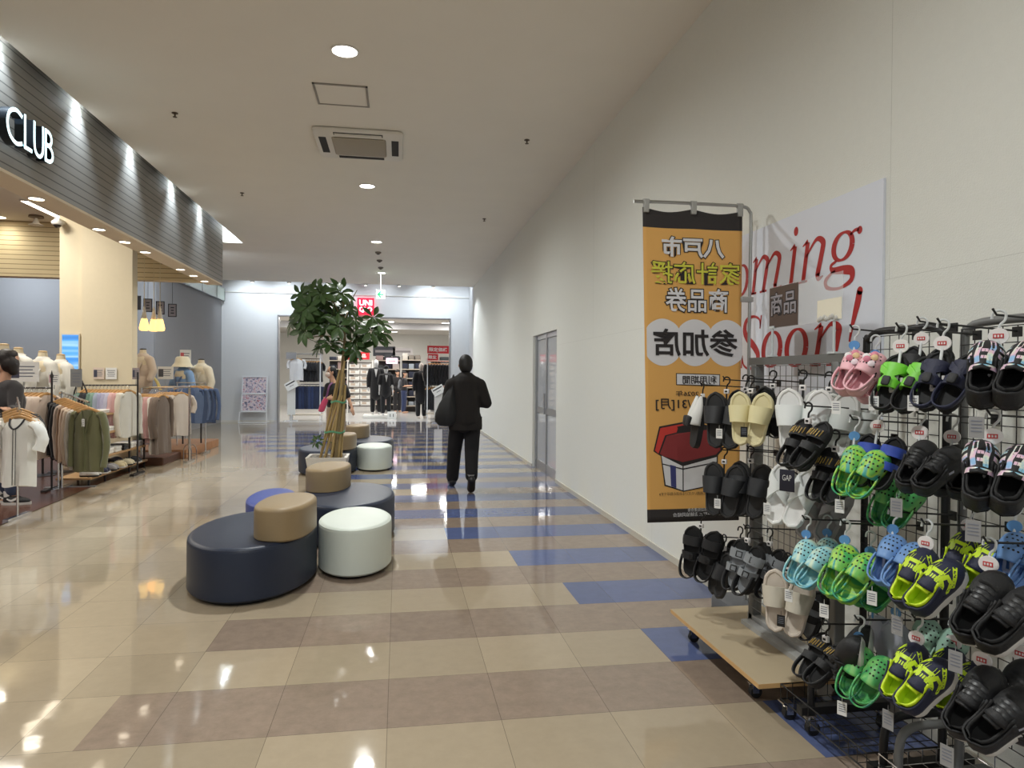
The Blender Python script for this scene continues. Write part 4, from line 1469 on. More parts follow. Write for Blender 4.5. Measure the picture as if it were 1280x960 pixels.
def band(mb, y0, y1, L, W, s, h, z0, sk=0.0, n=12, th=0.006, k=1.02, flare=0.0):
    """A strap arching over the foot from edge to edge."""
    rows = []
    for j in range(n + 1):
        a = pi * j / n
        row = []
        for i in range(5):
            yy = y0 + (y1 - y0) * i / 4 + sk * cos(a) * L
            tt = max(0.02, min(0.97, yy / L))
            c, w = centre_x(tt, W, s), half_w(tt, W) * k
            hh = h * (1 + flare * (1 - i / 4))
            row.append((c + w * cos(a), yy, z0 + hh * max(0.0, sin(a)) ** 0.72))
        rows.append(row)
    m = len(rows[0])
    vs = [p for r in rows for p in r]
    inner = []
    for j, r in enumerate(rows):
        a = pi * j / n
        inner += [(p[0] - th * cos(a), p[1], max(z0 - 0.002, p[2] - th * (0.3 + sin(a)))) for p in r]
    k0 = len(vs)
    fs = []
    for j in range(n):
        for i in range(m - 1):
            q = j * m + i
            fs.append((q, q + 1, q + m + 1, q + m)); fs.append((k0 + q, k0 + q + m, k0 + q + m + 1, k0 + q + 1))
    for j in range(n):
        for i in (0, m - 1):
            q = j * m + i
            fs.append((q, q + m, k0 + q + m, k0 + q))
    mb.add(vs + inner, fs)


def shoe_slide(p, L, s, up, sole):
    W = L * 0.40
    mb = MB(); sole_mesh(mb, L, W, s, L * 0.105, 0.007, 0.012); o = mb.build('shoe', sole, p)
    mb = MB(); band(mb, L * 0.42, L * 0.73, L, W, s, L * 0.23, L * 0.06, k=1.04, th=0.008, flare=0.22); mb.build('strap', up, o)
    return o


def shoe_cross(p, L, s, up, sole):
    W = L * 0.40
    mb = MB(); sole_mesh(mb, L, W, s, L * 0.12, 0.008, 0.012); o = mb.build('shoe', sole, p)
    for sk in (-0.17, 0.17):
        mb = MB(); band(mb, L * 0.52, L * 0.68, L, W, s, L * (0.19 + 0.012 * (sk > 0)), L * 0.06, sk=sk, k=1.03, th=0.008); mb.build('strap', up, o)
    return o


def shoe_strap(p, L, s, style):
    W = L * 0.41
    sm, st, deco = {'black': (BLK2, BLK, None), 'gold': (BLK2, BLK, GOLD), 'greybuckle': (BLK2, GREYF, BLACKP), 'greyblack': (BLK2, BLK, None), 'blueband': (BLK2, BLK, BAND),
                    'lime': (BLK2, LIME, BLK), 'navy': (BLK2, NAVYF, BLK)}[style]
    mb = MB(); sole_mesh(mb, L, W, s, L * 0.11, 0.006, 0.01); o = mb.build('shoe', sm, p)
    if style == 'greyblack' or style == 'greybuckle':
        mb = MB(); sole_mesh(mb, L * 0.94, W * 0.9, s, L * 0.01, 0.002); mb.build('insole', GREYF, o, loc=(0, L * 0.03, L * 0.103))
    mb = MB(); band(mb, L * 0.62, L * 0.80, L, W, s, L * 0.20, L * 0.05); mb.build('strap', st if style != 'blueband' else BAND, o)
    mb = MB(); band(mb, L * 0.36, L * 0.50, L, W, s, L * 0.27, L * 0.05); mb.build('strap', st if style != 'blueband' else BAND, o)
    # heel loop
    mb = MB()
    pts = [(centre_x(0.4, W, s) + half_w(0.4, W), L * 0.42, L * 0.14), (half_w(0.2, W) * 1.05, L * 0.2, L * 0.2), (half_w(0.08, W) * 0.8, L * 0.04, L * 0.24), (0, -L * 0.01, L * 0.25), (-half_w(0.08, W) * 0.8, L * 0.04, L * 0.24), (-half_w(0.2, W) * 1.05, L * 0.2, L * 0.2), (centre_x(0.4, W, s) - half_w(0.4, W), L * 0.42, L * 0.14)]
    q = smooth_path(pts, 4)
    vs = []
    for v in q:
        vs += [v + Vector((0, 0, L * 0.045)), v - Vector((0, 0, L * 0.045))]
    mb.add(vs, [(2 * i, 2 * i + 1, 2 * i + 3, 2 * i + 2) for i in range(len(q) - 1)])
    mb.build('heel_strap', BLK if style in ('blueband', 'lime', 'greybuckle') else st, o, solid=0.005)
    if style in ('lime', 'navy'):
        for sk in (-0.16, 0.16):
            mb = MB(); band(mb, L * 0.50, L * 0.62, L, W, s, L * 0.24, L * 0.05, sk=sk, k=1.05); mb.build('cross_strap', st, o)
        mb = MB(); mb.rbox((0, L * 0.44, L * 0.34), (W * 0.3, L * 0.16, 0.008), 0.006); mb.build('strap_tab', BLK, o)
    if style == 'greybuckle':
        for y in (0.43, 0.71):
            mb = MB(); mb.tube([(W * 0.1, L * (y - 0.05), L * 0.315 - (y > 0.6) * L * 0.07), (W * 0.1, L * (y + 0.05), L * 0.315 - (y > 0.6) * L * 0.07), (W * 0.34, L * (y + 0.05), L * 0.27 - (y > 0.6) * L * 0.07), (W * 0.34, L * (y - 0.05), L * 0.27 - (y > 0.6) * L * 0.07), (W * 0.1, L * (y - 0.05), L * 0.315 - (y > 0.6) * L * 0.07)], 0.003, 6)
            mb.build('buckle', deco, o)
    if style == 'gold':
        mb = MB()
        for i in range(6):
            x = -W * 0.3 + W * 0.12 * i
            y = L * (0.64 + 0.02 * (i % 2))
            z = L * 0.05 + L * 0.2 * (max(0.0, 1 - (2 * x / W / 0.97) ** 2)) ** 0.36 + 0.004
            mb.tube([(x, y, z), (x + 0.006, y + L * 0.12, z)], 0.0018, 5)
        mb.build('gold_print', GOLD, o)
    if style == 'black':
        mb = MB(); mb.rbox((W * 0.2, L * 0.43, L * 0.30), (0.022, 0.026, 0.008), 0.004); mb.build('buckle', BLACKP, o)
    return o


def upper_fn(L, W, s, z0, h_toe, h_ins):
    def U(tt, a, off=0.0):
        c, w = centre_x(tt, W, s), half_w(tt, W) * 1.0
        h = interp(tt, [(0, h_ins * 0.9), (0.3, h_ins), (0.45, h_ins), (0.7, (h_ins + h_toe) / 2 * 1.02), (0.9, h_toe * 0.82), (0.97, h_toe * 0.5), (1, h_toe * 0.1)])
        sa = max(0.0, sin(a))
        return Vector((c + (w + off) * cos(a), tt * L + off * (0.6 if tt > 0.9 else 0), z0 + (h + off) * sa ** 0.75))
    return U


def ribbon(mb, U, pts, w, off=0.003, n=5):
    """A strip glued on the upper through (t, a) points."""
    P = []
    for (t0, a0), (t1, a1) in zip(pts, pts[1:]):
        for i in range(n):
            k = i / n
            P.append((t0 + (t1 - t0) * k, a0 + (a1 - a0) * k))
    P.append(pts[-1])
    vs = []
    for i, (a, b) in enumerate(P):
        p = U(a, b, off)
        q0 = U(*P[max(0, i - 1)], off)
        q1 = U(*P[min(len(P) - 1, i + 1)], off)
        tan = (q1 - q0).normalized()
        nr = (U(min(a + 0.01, 1), b, off) - U(max(a - 0.01, 0), b, off)).cross(U(a, b + 0.05, off) - U(a, b - 0.05, off))
        sd = tan.cross(nr).normalized() * (w / 2)
        vs += [p + sd, p - sd]
    mb.add(vs, [(2 * i, 2 * i + 1, 2 * i + 3, 2 * i + 2) for i in range(len(P) - 1)])


def rear_shell(mb, L, W, s, z0, hc, t1=0.46, inset=0.0, lean=0.06, dip=0.8):
    TT = [t1 - (t1 - 0.004) * i / 9 for i in range(10)]
    path = [(centre_x(a, W, s) + half_w(a, W) - inset, a) for a in TT] + [(centre_x(a, W, s) - half_w(a, W) + inset, a) for a in reversed(TT)]
    m = len(path)
    rows = []
    for k in range(5):
        f = k / 4
        row = []
        for x, a in path:
            hh = hc * (dip + (1 - dip) * (abs(a - t1 * 0.5) / (t1 * 0.5)) ** 2)
            row.append((x * (1 - lean * f), a * L + inset + 0.004 * f, z0 + hh * f))
        rows.append(row)
    mb.add([p for r in rows for p in r], [(k * m + i, k * m + i + 1, (k + 1) * m + i + 1, (k + 1) * m + i) for k in range(4) for i in range(m - 1)])


def shoe_clog(p, L, s, m, charms=False):
    W = L * 0.46
    z0 = L * 0.09
    mb = MB(); sole_mesh(mb, L, W, s, L * 0.12, 0.007, 0.012, grow=1.02); o = mb.build('shoe', m, p)
    U = upper_fn(L, W, s, z0, L * 0.30, L * 0.40)
    mb = MB()
    mb.grid(lambda u, v: U(0.44 + 0.56 * u - 0.05 * (1 - u) * sin(pi * v), pi * v), 14, 18)
    mb.build('upper', m, o, solid=0.006)
    mb = MB(); rear_shell(mb, L, W, s, z0, L * 0.20, 0.5, dip=0.55); mb.build('rear_rim', m, o, solid=0.006)
    # strap from the pivots round the heel
    mb = MB()
    w0 = half_w(0.46, W) * 1.05
    q = smooth_path([(w0, L * 0.48, L * 0.3), (w0 * 1.02, L * 0.25, L * 0.36), (w0 * 0.7, L * 0.03, L * 0.40), (0, -L * 0.04, L * 0.41), (-w0 * 0.7, L * 0.03, L * 0.40), (-w0 * 1.02, L * 0.25, L * 0.36), (-w0, L * 0.48, L * 0.3)], 5)
    vs = []
    for v in q:
        vs += [v + Vector((0, 0, L * 0.045)), v - Vector((0, 0, L * 0.045))]
    mb.add(vs, [(2 * i, 2 * i + 1, 2 * i + 3, 2 * i + 2) for i in range(len(q) - 1)])
    mb.build('heel_strap', m, o, solid=0.005)
    mb = MB()
    spots = [(tt, a) for tt in (0.58, 0.68, 0.78, 0.86) for a in ((0.95, 1.3, 1.57, 1.84, 2.19) if tt in (0.58, 0.78) else (1.12, 1.44, 1.72, 2.02))]
    spots += [(0.52, 0.45), (0.66, 0.42), (0.52, 2.7), (0.66, 2.72)]
    for tt, a in spots:
        c = U(tt, a, 0.0035)
        e1 = (U(tt + 0.01, a, 0.0035) - U(tt - 0.01, a, 0.0035)).normalized()
        e2 = (U(tt, a + 0.04, 0.0035) - U(tt, a - 0.04, 0.0035)).normalized()
        r = L * (0.019 if 0.6 < a < 2.5 else 0.027)
        mb.add([c + e1 * r * cos(2 * pi * k / 8) + e2 * r * sin(2 * pi * k / 8) for k in range(8)], [tuple(range(8))])
    for sx in (-1, 1):
        mb.tube([(sx * w0 * 0.98, L * 0.47, L * 0.3), (sx * w0 * 1.09, L * 0.47, L * 0.3)], L * 0.035, 12)
    mb.build('vent_holes', HOLE, o, smooth=False)
    if charms:
        for tt, a, cm in ((0.6, 1.25, (236, 220, 226)), (0.66, 1.75, (214, 130, 150)), (0.76, 1.4, (226, 196, 150)), (0.72, 1.95, (240, 236, 236)), (0.84, 1.6, (222, 140, 160))):
            c = U(tt, a, 0.006)
            mb = MB(); mb.ell(c, (0.012, 0.012, 0.008), 10); mb.build('charm', mat('charm_%d' % cm[1], cm, 0.4), o)
    return o


def shoe_runner(p, L, s, style):
    W = L * 0.42
    up, sm, lin_, deco = {'irid': (BLK, BLK2, BLK2, PASTEL), 'black': (BLK, BLK2, BLK2, None), 'neon': (NAVYF, WSOLE, NEON, NEON), 'blackwhite': (BLK, WSOLE, BLK2, None),
                          'slip': (BLK, WSOLE, BLK2, None), 'sole': (LGREY, LGREY, GREYF, None)}[style]
    th = L * (0.19 if style in ('neon', 'blackwhite') else 0.12)
    z0 = th * 0.8
    mb = MB(); sole_mesh(mb, L, W, s, th, 0.008, 0.016, wavy=L * 0.012 if style in ('neon', 'blackwhite', 'sole') else 0, grow=1.15 if style in ('neon', 'blackwhite') else 1.07); o = mb.build('shoe', sm, p)
    U = upper_fn(L, W, s, z0, L * 0.27, L * 0.36)
    mb = MB(); mb.grid(lambda u, v: U(0.44 + 0.56 * u - 0.06 * (1 - u) * sin(pi * v), pi * v), 14, 18); mb.build('upper', up, o, solid=0.006)
    mb = MB(); rear_shell(mb, L, W, s, z0, L * 0.34, 0.5, dip=0.72); mb.build('heel_counter', up, o, solid=0.006)
    mb = MB(); rear_shell(mb, L, W, s, z0 + 0.004, L * 0.352, 0.5, inset=0.007, dip=0.72); mb.build('lining', lin_, o, solid=0.006)
    mb = MB(); sole_mesh(mb, L * 0.5, W * 0.8, s, 0.006, 0.002); mb.build('insole', lin_, o, loc=(0, L * 0.03, th - 0.002))
    mb = MB()
    tg = smooth_path([(0, L * 0.5, L * 0.42), (0, L * 0.42, L * 0.47), (0, L * 0.34, L * 0.53)], 4)
    vs = []
    for v in tg:
        vs += [v - Vector((W * 0.22, 0, 0.01)), v, v + Vector((W * 0.22, 0, -0.01))]
    mb.add(vs, [(3 * i + j, 3 * i + j + 1, 3 * i + j + 4, 3 * i + j + 3) for i in range(len(tg) - 1) for j in range(2)])
    mb.build('tongue', lin_ if style == 'neon' else up, o, solid=0.006)
    if style == 'neon':
        mb = MB()
        for a in (0.75, 2.39):
            d = 1 if a < 1.5 else -1
            ribbon(mb, U, [(0.42, a - d * 0.3), (0.55, a), (0.62, a + d * 0.35), (0.7, a + d * 0.2)], 0.012)
            ribbon(mb, U, [(0.5, a - d * 0.55), (0.66, a - d * 0.2), (0.72, a + d * 0.3)], 0.010)
            ribbon(mb, U, [(0.62, a - d * 0.5), (0.78, a - d * 0.05), (0.88, a + d * 0.3)], 0.012)
            ribbon(mb, U, [(0.55, a + d * 0.45), (0.82, a + d * 0.5)], 0.009)
        ribbon(mb, U, [(0.6, 1.2), (0.6, 1.94)], 0.012); ribbon(mb, U, [(0.7, 1.2), (0.7, 1.94)], 0.012); ribbon(mb, U, [(0.78, 1.25), (0.78, 1.9)], 0.010)
        mb.build('neon_stripe', deco, o)
    elif style == 'irid':
        mb = MB()
        for a in (1.22, 1.92):
            ribbon(mb, U, [(0.46, a), (0.6, a + 0.06), (0.75, a - 0.05), (0.9, a)], 0.013)
        for tt in (0.5, 0.62, 0.74, 0.85):
            ribbon(mb, U, [(tt, 0.35), (tt + 0.02, 0.85)], 0.015)
            ribbon(mb, U, [(tt, 2.79), (tt + 0.02, 2.29)], 0.015)
        for tt in (0.56, 0.68, 0.8):
            ribbon(mb, U, [(tt, 1.4), (tt, 1.74)], 0.011)
        ribbon(mb, U, [(0.415, 0.5), (0.40, 1.0), (0.39, 1.57), (0.40, 2.14), (0.415, 2.64)], 0.014, 0.005)
        mb.build('pastel_bar', deco, o)
    elif style in ('black', 'blackwhite'):
        mb = MB()
        for tt in (0.5, 0.57, 0.64, 0.71):
            ribbon(mb, U, [(tt, 1.1), (tt + 0.015, 1.57), (tt, 2.04)], 0.007, 0.006)
        mb.build('laces', BLACKP, o)
        for aa, bb in ((0.35, 0.3), (2.79, 2.84)):
            mb = MB(); ribbon(mb, U, [(0.5, aa), (0.6, bb)], 0.010); mb.build('side_tab', LGREY, o)
    return o


def shoe_pointed(p, L, s):
    W = L * 0.36
    mb = MB()
    TT = [i / 16 for i in range(17)]
    prof = [(0, 0.1), (0.05, 0.6), (0.2, 0.8), (0.5, 0.8), (0.7, 0.85), (0.85, 0.6), (1, 0.04)]
    out = [(interp(a, prof) * W / 2, a * L) for a in TT] + [(-interp(a, prof) * W / 2, a * L) for a in reversed(TT)]
    mb.prism(out, 0, L * 0.1)
    o = mb.build('shoe', BLK2, p)
    mb = MB()
    mb.grid(lambda u, v: Vector((interp(0.45 + 0.55 * u, prof) * W / 2 * cos(pi * v) * 1.04, (0.45 + 0.55 * u) * L, L * 0.08 + L * 0.2 * (1 - 0.8 * u) * max(0, sin(pi * v)) ** 0.75)), 10, 12)
    mb.build('upper', mat('pointed_white', (222, 222, 218), 0.5), o, solid=0.005)
    mb = MB(); mb.rbox((0, L * 0.5, L * 0.27), (W * 0.5, L * 0.2, 0.02), 0.01); mb.build('bow', BLK, o)
    return o


def hanger_set(p, kind, sz=1.0):
    def hook(r, m, name, x=0):
        mb = MB()
        mb.tube(smooth_path([(x - 0.016, 0, -0.006), (x - 0.013, 0, 0.009), (x, 0, 0.016), (x + 0.014, 0, 0.008), (x + 0.013, 0, -0.01), (x + 0.003, 0, -0.022), (x, 0, -0.034), (x, 0, -0.05)], 4), r, 7)
        return mb.build(name, m, p)
    if kind == 'black':
        h = hook(0.0036, BLACKP, 'hanger')
        mb = MB(); mb.rbox((0, 0, -0.052), (0.024, 0.016, 0.022), 0.003); mb.build('size_tag', PALE_DISC, h)
        mb = MB(); mb.box((0, -0.0085, -0.052), (0.012, 0.001, 0.008)); mb.build('size_mark', BLACKP, h, smooth=False)
        mb = MB()
        mb.tube([(0, 0, -0.05), (0, -0.004, -0.12)], 0.004, 7)
        for sx in (-1, 1):
            mb.tube(smooth_path([(0, -0.004, -0.115), (sx * 0.02, -0.006, -0.105), (sx * 0.032, -0.008, -0.09), (sx * 0.045, -0.008, -0.098)], 3), 0.003, 6)
        mb.build('stem', BLACKP, h)
    else:
        h = hook(0.0034, HOOKW, 'hanger')
        dm = PALE_DISC if kind == 'kids' else DISCBLUE
        mb = MB(); mb.lathe([(0.001, -0.003), (0.021 if kind == 'kids' else 0.016, -0.003), (0.021 if kind == 'kids' else 0.016, 0.003), (0.001, 0.003)], 20, M=Matrix.Translation((0, -0.004, -0.052)) @ Matrix.Rotation(pi / 2, 4, 'X'), sx=1.12)
        d = mb.build('brand_disc', dm, h)
        if kind == 'kids':
            mb = MB(); mb.box((0, -0.0076, -0.052), (0.024, 0.001, 0.012)); mb.build('disc_mark', TAGRED, d, smooth=False)
            mb = MB()
            for k in range(3):
                mb.box((-0.007 + 0.007 * k, -0.0084, -0.052), (0.004, 0.0006, 0.006))
            mb.build('disc_print', PALE_DISC, d, smooth=False)
        mb = MB()
        mb.tube([(0, 0, -0.05), (0, -0.03, -0.15 * sz)], 0.0042, 7)
        mb.build('stem', HOOKW, h)
        mb = MB()
        for x in (-0.014, 0, 0.014):
            mb.tube([(x, -0.032, -0.145 * sz), (x * 1.2, -0.034, -0.185 * sz)], 0.0045, 6)
        mb.tube([(-0.018, -0.034, -0.185 * sz), (0.018, -0.034, -0.185 * sz)], 0.006, 6)
        mb.build('clip', PALE_DISC, h)
    return h


def price_tag(p, x, y, z, w=0.03, h=0.05, m=None, rz=0.0):
    mb = MB(); mb.box((0, 0, -h / 2), (w, 0.0015, h)); mb.box((0, 0, 0.006), (0.0012, 0.0012, 0.02))
    o = mb.build('price_tag', m or PAPER, p, loc=(x, y, z), rot=(0, 0, rz), smooth=False)
    mb = MB()
    for k in range(4):
        mb.box((0, -0.0012, -h * (0.2 + 0.16 * k)), (w * 0.7, 0.0006, h * 0.05))
    mb.build('tag_print', mat('print_grey', (120, 124, 136), 0.6), o, smooth=False)
    return o


NAMES = {'slide': 'slide_sandal', 'cross': 'crossover_sandal', 'strap': 'strap_sandal', 'strapx': 'strap_sandal', 'clog': 'clog', 'runner': 'running_shoe', 'pointed': 'pointed_sandal'}
CATS = {'slide': 'sandals', 'cross': 'sandals', 'strap': 'sandals', 'strapx': 'sandals', 'clog': 'clogs', 'runner': 'shoes', 'pointed': 'sandals'}
SEP = {'slide': 0.37, 'cross': 0.38, 'strap': 0.39, 'strapx': 0.37, 'clog': 0.30, 'runner': 0.35, 'pointed': 0.3}
FWD = {'clog': 0.028, 'runner': 0.022, 'slide': 0.02, 'strap': 0.016}
LEAN = {'slide': 0.06, 'cross': 0.22, 'strap': 0.12, 'strapx': 0.2, 'clog': 0.34, 'runner': 0.42, 'pointed': 0.0}
arms = {}
for kind, spec, X_, Y_, Zc, L, phi, al, hang, label in SHOES:
    a = radians(al)
    phi = phi + (-2 if spec in ('neon', 'blackwhite') else 7) if kind in ('clog', 'runner') and -90 < phi < 0 else phi
    L = L * {'neon': 0.95, 'irid': 1.05, 'greybuckle': 1.1}.get(spec, 0.97 if kind == 'runner' else 1.03)
    al = {'neon': 30, 'irid': 34}.get(spec, al)
    a = radians(al)
    drop = 0.058 if hang == 'black' else 0.085
    hz = Zc + L * cos(a) / 2 + drop
    root = thing(NAMES[kind], label, CATS[kind], (X_, Y_, hz), radians(phi))
    W = L * {'slide': 0.40, 'cross': 0.40, 'strap': 0.41, 'strapx': 0.41, 'clog': 0.46, 'runner': 0.44, 'pointed': 0.36}[kind]
    hanger_set(root, hang, L / 0.19)
    for s in (-1, 1):
        if kind == 'slide':
            o = shoe_slide(root, L, s, *SPEC[spec])
        elif kind == 'cross':
            o = shoe_cross(root, L, s, *SPEC[spec])
        elif kind == 'strap' or kind == 'strapx':
            o = shoe_strap(root, L, s, spec)
        elif kind == 'clog':
            o = shoe_clog(root, L, s, SPEC[spec][0], charms=(spec == 'pink'))
        elif kind == 'runner':
            o = shoe_runner(root, L, s, spec)
        else:
            o = shoe_pointed(root, L, s)
        rx = pi / 2 - a
        M = Matrix.Translation((s * W * SEP[kind], -L * sin(a) * 0.6 - (FWD.get(kind, 0.012) if s > 0 else 0), -drop - L * cos(a))) @ Matrix.Rotation({'irid': 0.14, 'neon': 0.30}.get(spec, LEAN[kind]), 4, 'Y') @ Matrix.Rotation(rx, 4, 'X') @ Matrix.Rotation(s * radians(-4), 4, 'Z')
        o.matrix_local = M
    # arms: one rod per hanging row, shared by pairs that hang behind each other
    key = None
    for k in arms:
        if abs(k[0] - Y_) < 0.07 and abs(k[1] - hz) < 0.07:
            key = k
    if key is None:
        arms[(Y_, hz)] = X_
    else:
        arms[key] = min(arms[key], X_)
    tagm = {'runner': mat('tag_grey', (150, 150, 150), 0.6), 'clog': PAPER}.get(kind, PAPER)
    if kind in ('runner', 'clog') and X_ < 1.6:
        price_tag(root, -0.03, -0.02 - L * sin(a) * 0.7, -drop - L * cos(a) - 0.012, 0.034 if kind == 'runner' else 0.03, 0.055 if kind == 'runner' else 0.045, tagm)
    elif kind in ('slide', 'cross', 'strapx') and X_ < 1.6:
        if spec == 'white' and kind == 'cross':
            mb = MB(); mb.rbox((0, 0, 0), (0.06, 0.004, 0.085), 0.002); c_ = mb.build('label_card', mat('label_navy', (34, 34, 50), 0.6), root, loc=(0.045, -0.10, -drop - 0.055))
            q = MB(); text_fit(q, 'GAP', (-0.018, 0.0, 0.018, 0.022), lambda u, v: (u, -0.0026, v), 0.0); q.build('lettering', PAPER, c_, smooth=False)
        price_tag(root, 0.0 if kind == 'slide' else -0.05, -0.085 if kind == 'slide' else -0.07, -drop - L * 0.62, 0.03, 0.045, BLACKP if spec in ('cream', 'beige') else PAPER)
for (y, z), x in arms.items():
    rk = rack_a if y > 2.5 else rack_b if y > 2.02 else rack_c
    hook_arm(rk, y, z - 0.0, 1.80 - x + 0.02, x0=1.80)
# ------------------------------------------------------------------ clothes
HANGW = mat('hanger_wood', (206, 160, 104), 0.45, var=0.12, scale=20)


def cloth(name, c, var=0.06):
    return mat('cloth_' + name, c, 0.9, var=var, scale=9, bump=0.25, bscale=180, sheen=0.2)


def garment_mesh(kind, seed, L=0.66, wsh=0.20, wh=0.22, depth=0.045, sleeve=0.5, flare=0.0):
    """A hanging top: neck at z = -0.07 below the rail, fronts towards -Y."""
    r = random.Random(seed)
    ph = [r.random() * 6 for _ in range(6)]
    mb = MB()
    seg = 28
    rows = []
    N = 15
    for i in range(N + 1):
        t = i / N
        z = -0.075 - L * t
        if t < 0.16:
            k = t / 0.16
            w = 0.055 + (wsh - 0.055) * k ** 0.75
            d = depth * (0.55 + 0.45 * k)
        else:
            k = (t - 0.16) / 0.84
            w = wsh + (wh - wsh) * k - 0.012 * sin(pi * min(1, k * 2.2))
            d = depth * (1 + 0.45 * k)
        row = []
        for j in range(seg):
            a = 2 * pi * j / seg
            f = max(0, t - 0.12)
            rip = f * (0.016 + flare) * sin(a * 5 + ph[0] + t * 2) + f * 0.011 * sin(a * 9 + ph[1] - t * 3)
            x = w * cos(a) * (1 + 0.0 * rip)
            y = math.copysign(abs(sin(a)) ** 0.8, sin(a)) * d + rip
            zz = z + (0.012 * sin(3 * a + ph[2]) if i == N else 0)
            row.append((x, y, zz))
        rows.append(row)
    mb.rings(rows, cap0=False, cap1=True)
    if sleeve:
        for s in (-1, 1):
            p = [(s * (wsh - 0.03), 0, -0.125), (s * (wsh + 0.018), -0.005, -0.15), (s * (wsh + 0.045 + 0.01 * r.random()), -0.012 + 0.02 * sin(ph[3]), -0.15 - sleeve * 0.5), (s * (wsh + 0.03 + 0.02 * sin(ph[4])), -0.02, -0.15 - sleeve)]
            q = smooth_path(p, 4)
            n = len(q)
            rad = [0.052 - 0.016 * (i / (n - 1)) * (1 if sleeve > 0.3 else -0.4) + 0.004 * sin(i * 2.1 + ph[5]) for i in range(n)]
            mb.tube(q, rad, 10, squash=0.72)
    return mb


def hanger_mesh():
    mb = MB()
    pts = smooth_path([(-0.195, 0, -0.125), (-0.12, 0, -0.09), (-0.04, 0, -0.062), (0, 0, -0.055), (0.04, 0, -0.062), (0.12, 0, -0.09), (0.195, 0, -0.125)], 3)
    mb.tube(pts, 0.011, 7, squash=1.4)
    return mb


def hook_mesh():
    mb = MB()
    mb.tube(smooth_path([(-0.02, 0, -0.012), (-0.014, 0, 0.012), (0.004, 0, 0.02), (0.02, 0, 0.008), (0.016, 0, -0.012), (0.0, 0, -0.03), (0, 0, -0.056)], 3), 0.0025, 5)
    return mb


_g = {}


def shared(key, fn):
    if key not in _g:
        o = fn().build('proto', mat('proto_grey', (128, 128, 128)))
        _g[key] = o.data
        bpy.data.objects.remove(o)
    return _g[key]


HANG_ME = shared('hanger', hanger_mesh)
HOOK_ME = shared('hook', hook_mesh)


def garment(name, cat, label, m, loc, rz, kind='top', seed=0, group=None, hm=None, **k):
    key = (kind, seed % 4) + tuple(sorted(k.items()))
    me = shared(key, lambda: garment_mesh(kind, seed % 4 + 1, **k))
    g = inst(name, me, m, None, loc, (0, 0, rz))
    tag(g, label, cat, group)
    h = inst('hanger', HANG_ME, hm or HANGW, g)
    inst('hook', HOOK_ME, CHROME, h)
    return g


def pick(i):
    return ORD[i] if i < len(ORD) else 'later'


# --- free-standing rails
def rail(label, pts, posts, m, r=0.012, feet=True, finial=False, name='clothes_rail'):
    t = thing(name, label, 'clothes rail', (0, 0, 0))
    mb = MB(); mb.tube(pts, r, 8); mb.build('rail_bar', m, t)
    for x, y, z1 in posts:
        mb = MB()
        mb.tube([(x, y, 0.02), (x, y, z1)], r * 1.2, 8)
        if finial:
            mb.tube([(x, y, z1), (x, y, z1 + 0.03), (x, y, z1 + 0.05), (x, y, z1 + 0.09)], [r * 1.8, r * 2.0, r, 0.002], 8)
        mb.build('post', m, t)
        if feet:
            mb = MB(); mb.box((x, y, 0.015), (0.05, 0.42, 0.03)); mb.build('foot', m, t, smooth=False)
    return t


IRON = mat('rail_iron', (38, 34, 34), 0.45)
# front waterfall arm with the white blouse
t = rail('chrome waterfall arm with dark trimmed blouses at the front of the shop', [(-3.62, 7.35, 1.10), (-3.58, 7.25, 1.16), (-3.36, 6.84, 1.075)], [(-3.6, 7.3, 1.14)], CHROME, 0.009)
whites = [('blouse', (236, 236, 230), -3.375, 6.87, 1.075), ('blouse', (216, 212, 200), -3.43, 6.97, 1.095), ('jacket', (58, 56, 58), -3.48, 7.06, 1.11), ('jacket', (44, 42, 44), -3.53, 7.16, 1.13)]
for i, (nm, c, x, y, z) in enumerate(whites):
    l = ['white short sleeved blouse with dark neck trim at the front of its chrome arm', 'cream blouse just behind the dark trimmed white blouse', 'charcoal jacket third on the chrome arm behind the white blouse', 'black jacket deepest on the chrome arm behind the white blouse'][i]
    g = garment(nm, nm, l, cloth('w%d' % i, c), (x, y, z - 0.02), radians(-14 + i), seed=i, L=0.60, wsh=0.165, wh=0.155, depth=0.05, sleeve=0.21, flare=0.01)
    if i == 0:
        mb = MB()
        mb.tube(smooth_path([(-0.07, -0.02, -0.075), (-0.05, -0.052, -0.13), (0, -0.062, -0.165), (0.05, -0.052, -0.13), (0.07, -0.02, -0.075)], 4), 0.008, 6)
        mb.build('neck_trim', cloth('trim_dark', (48, 48, 54)), g)
        for xx in (-0.014, 0.014):
            mb = MB(); mb.tube([(xx, -0.056, -0.165), (xx, -0.058, -0.3), (xx, -0.062, -0.48), (xx, -0.064, -0.665)], 0.0028, 5); mb.build('placket_line', cloth('trim_dark', (48, 48, 54)), g)
        for k in range(5):
            mb = MB(); mb.ell((0, -0.061 - 0.001 * k, -0.21 - 0.1 * k), (0.006, 0.004, 0.006), 8); mb.build('button', PAPER, g)
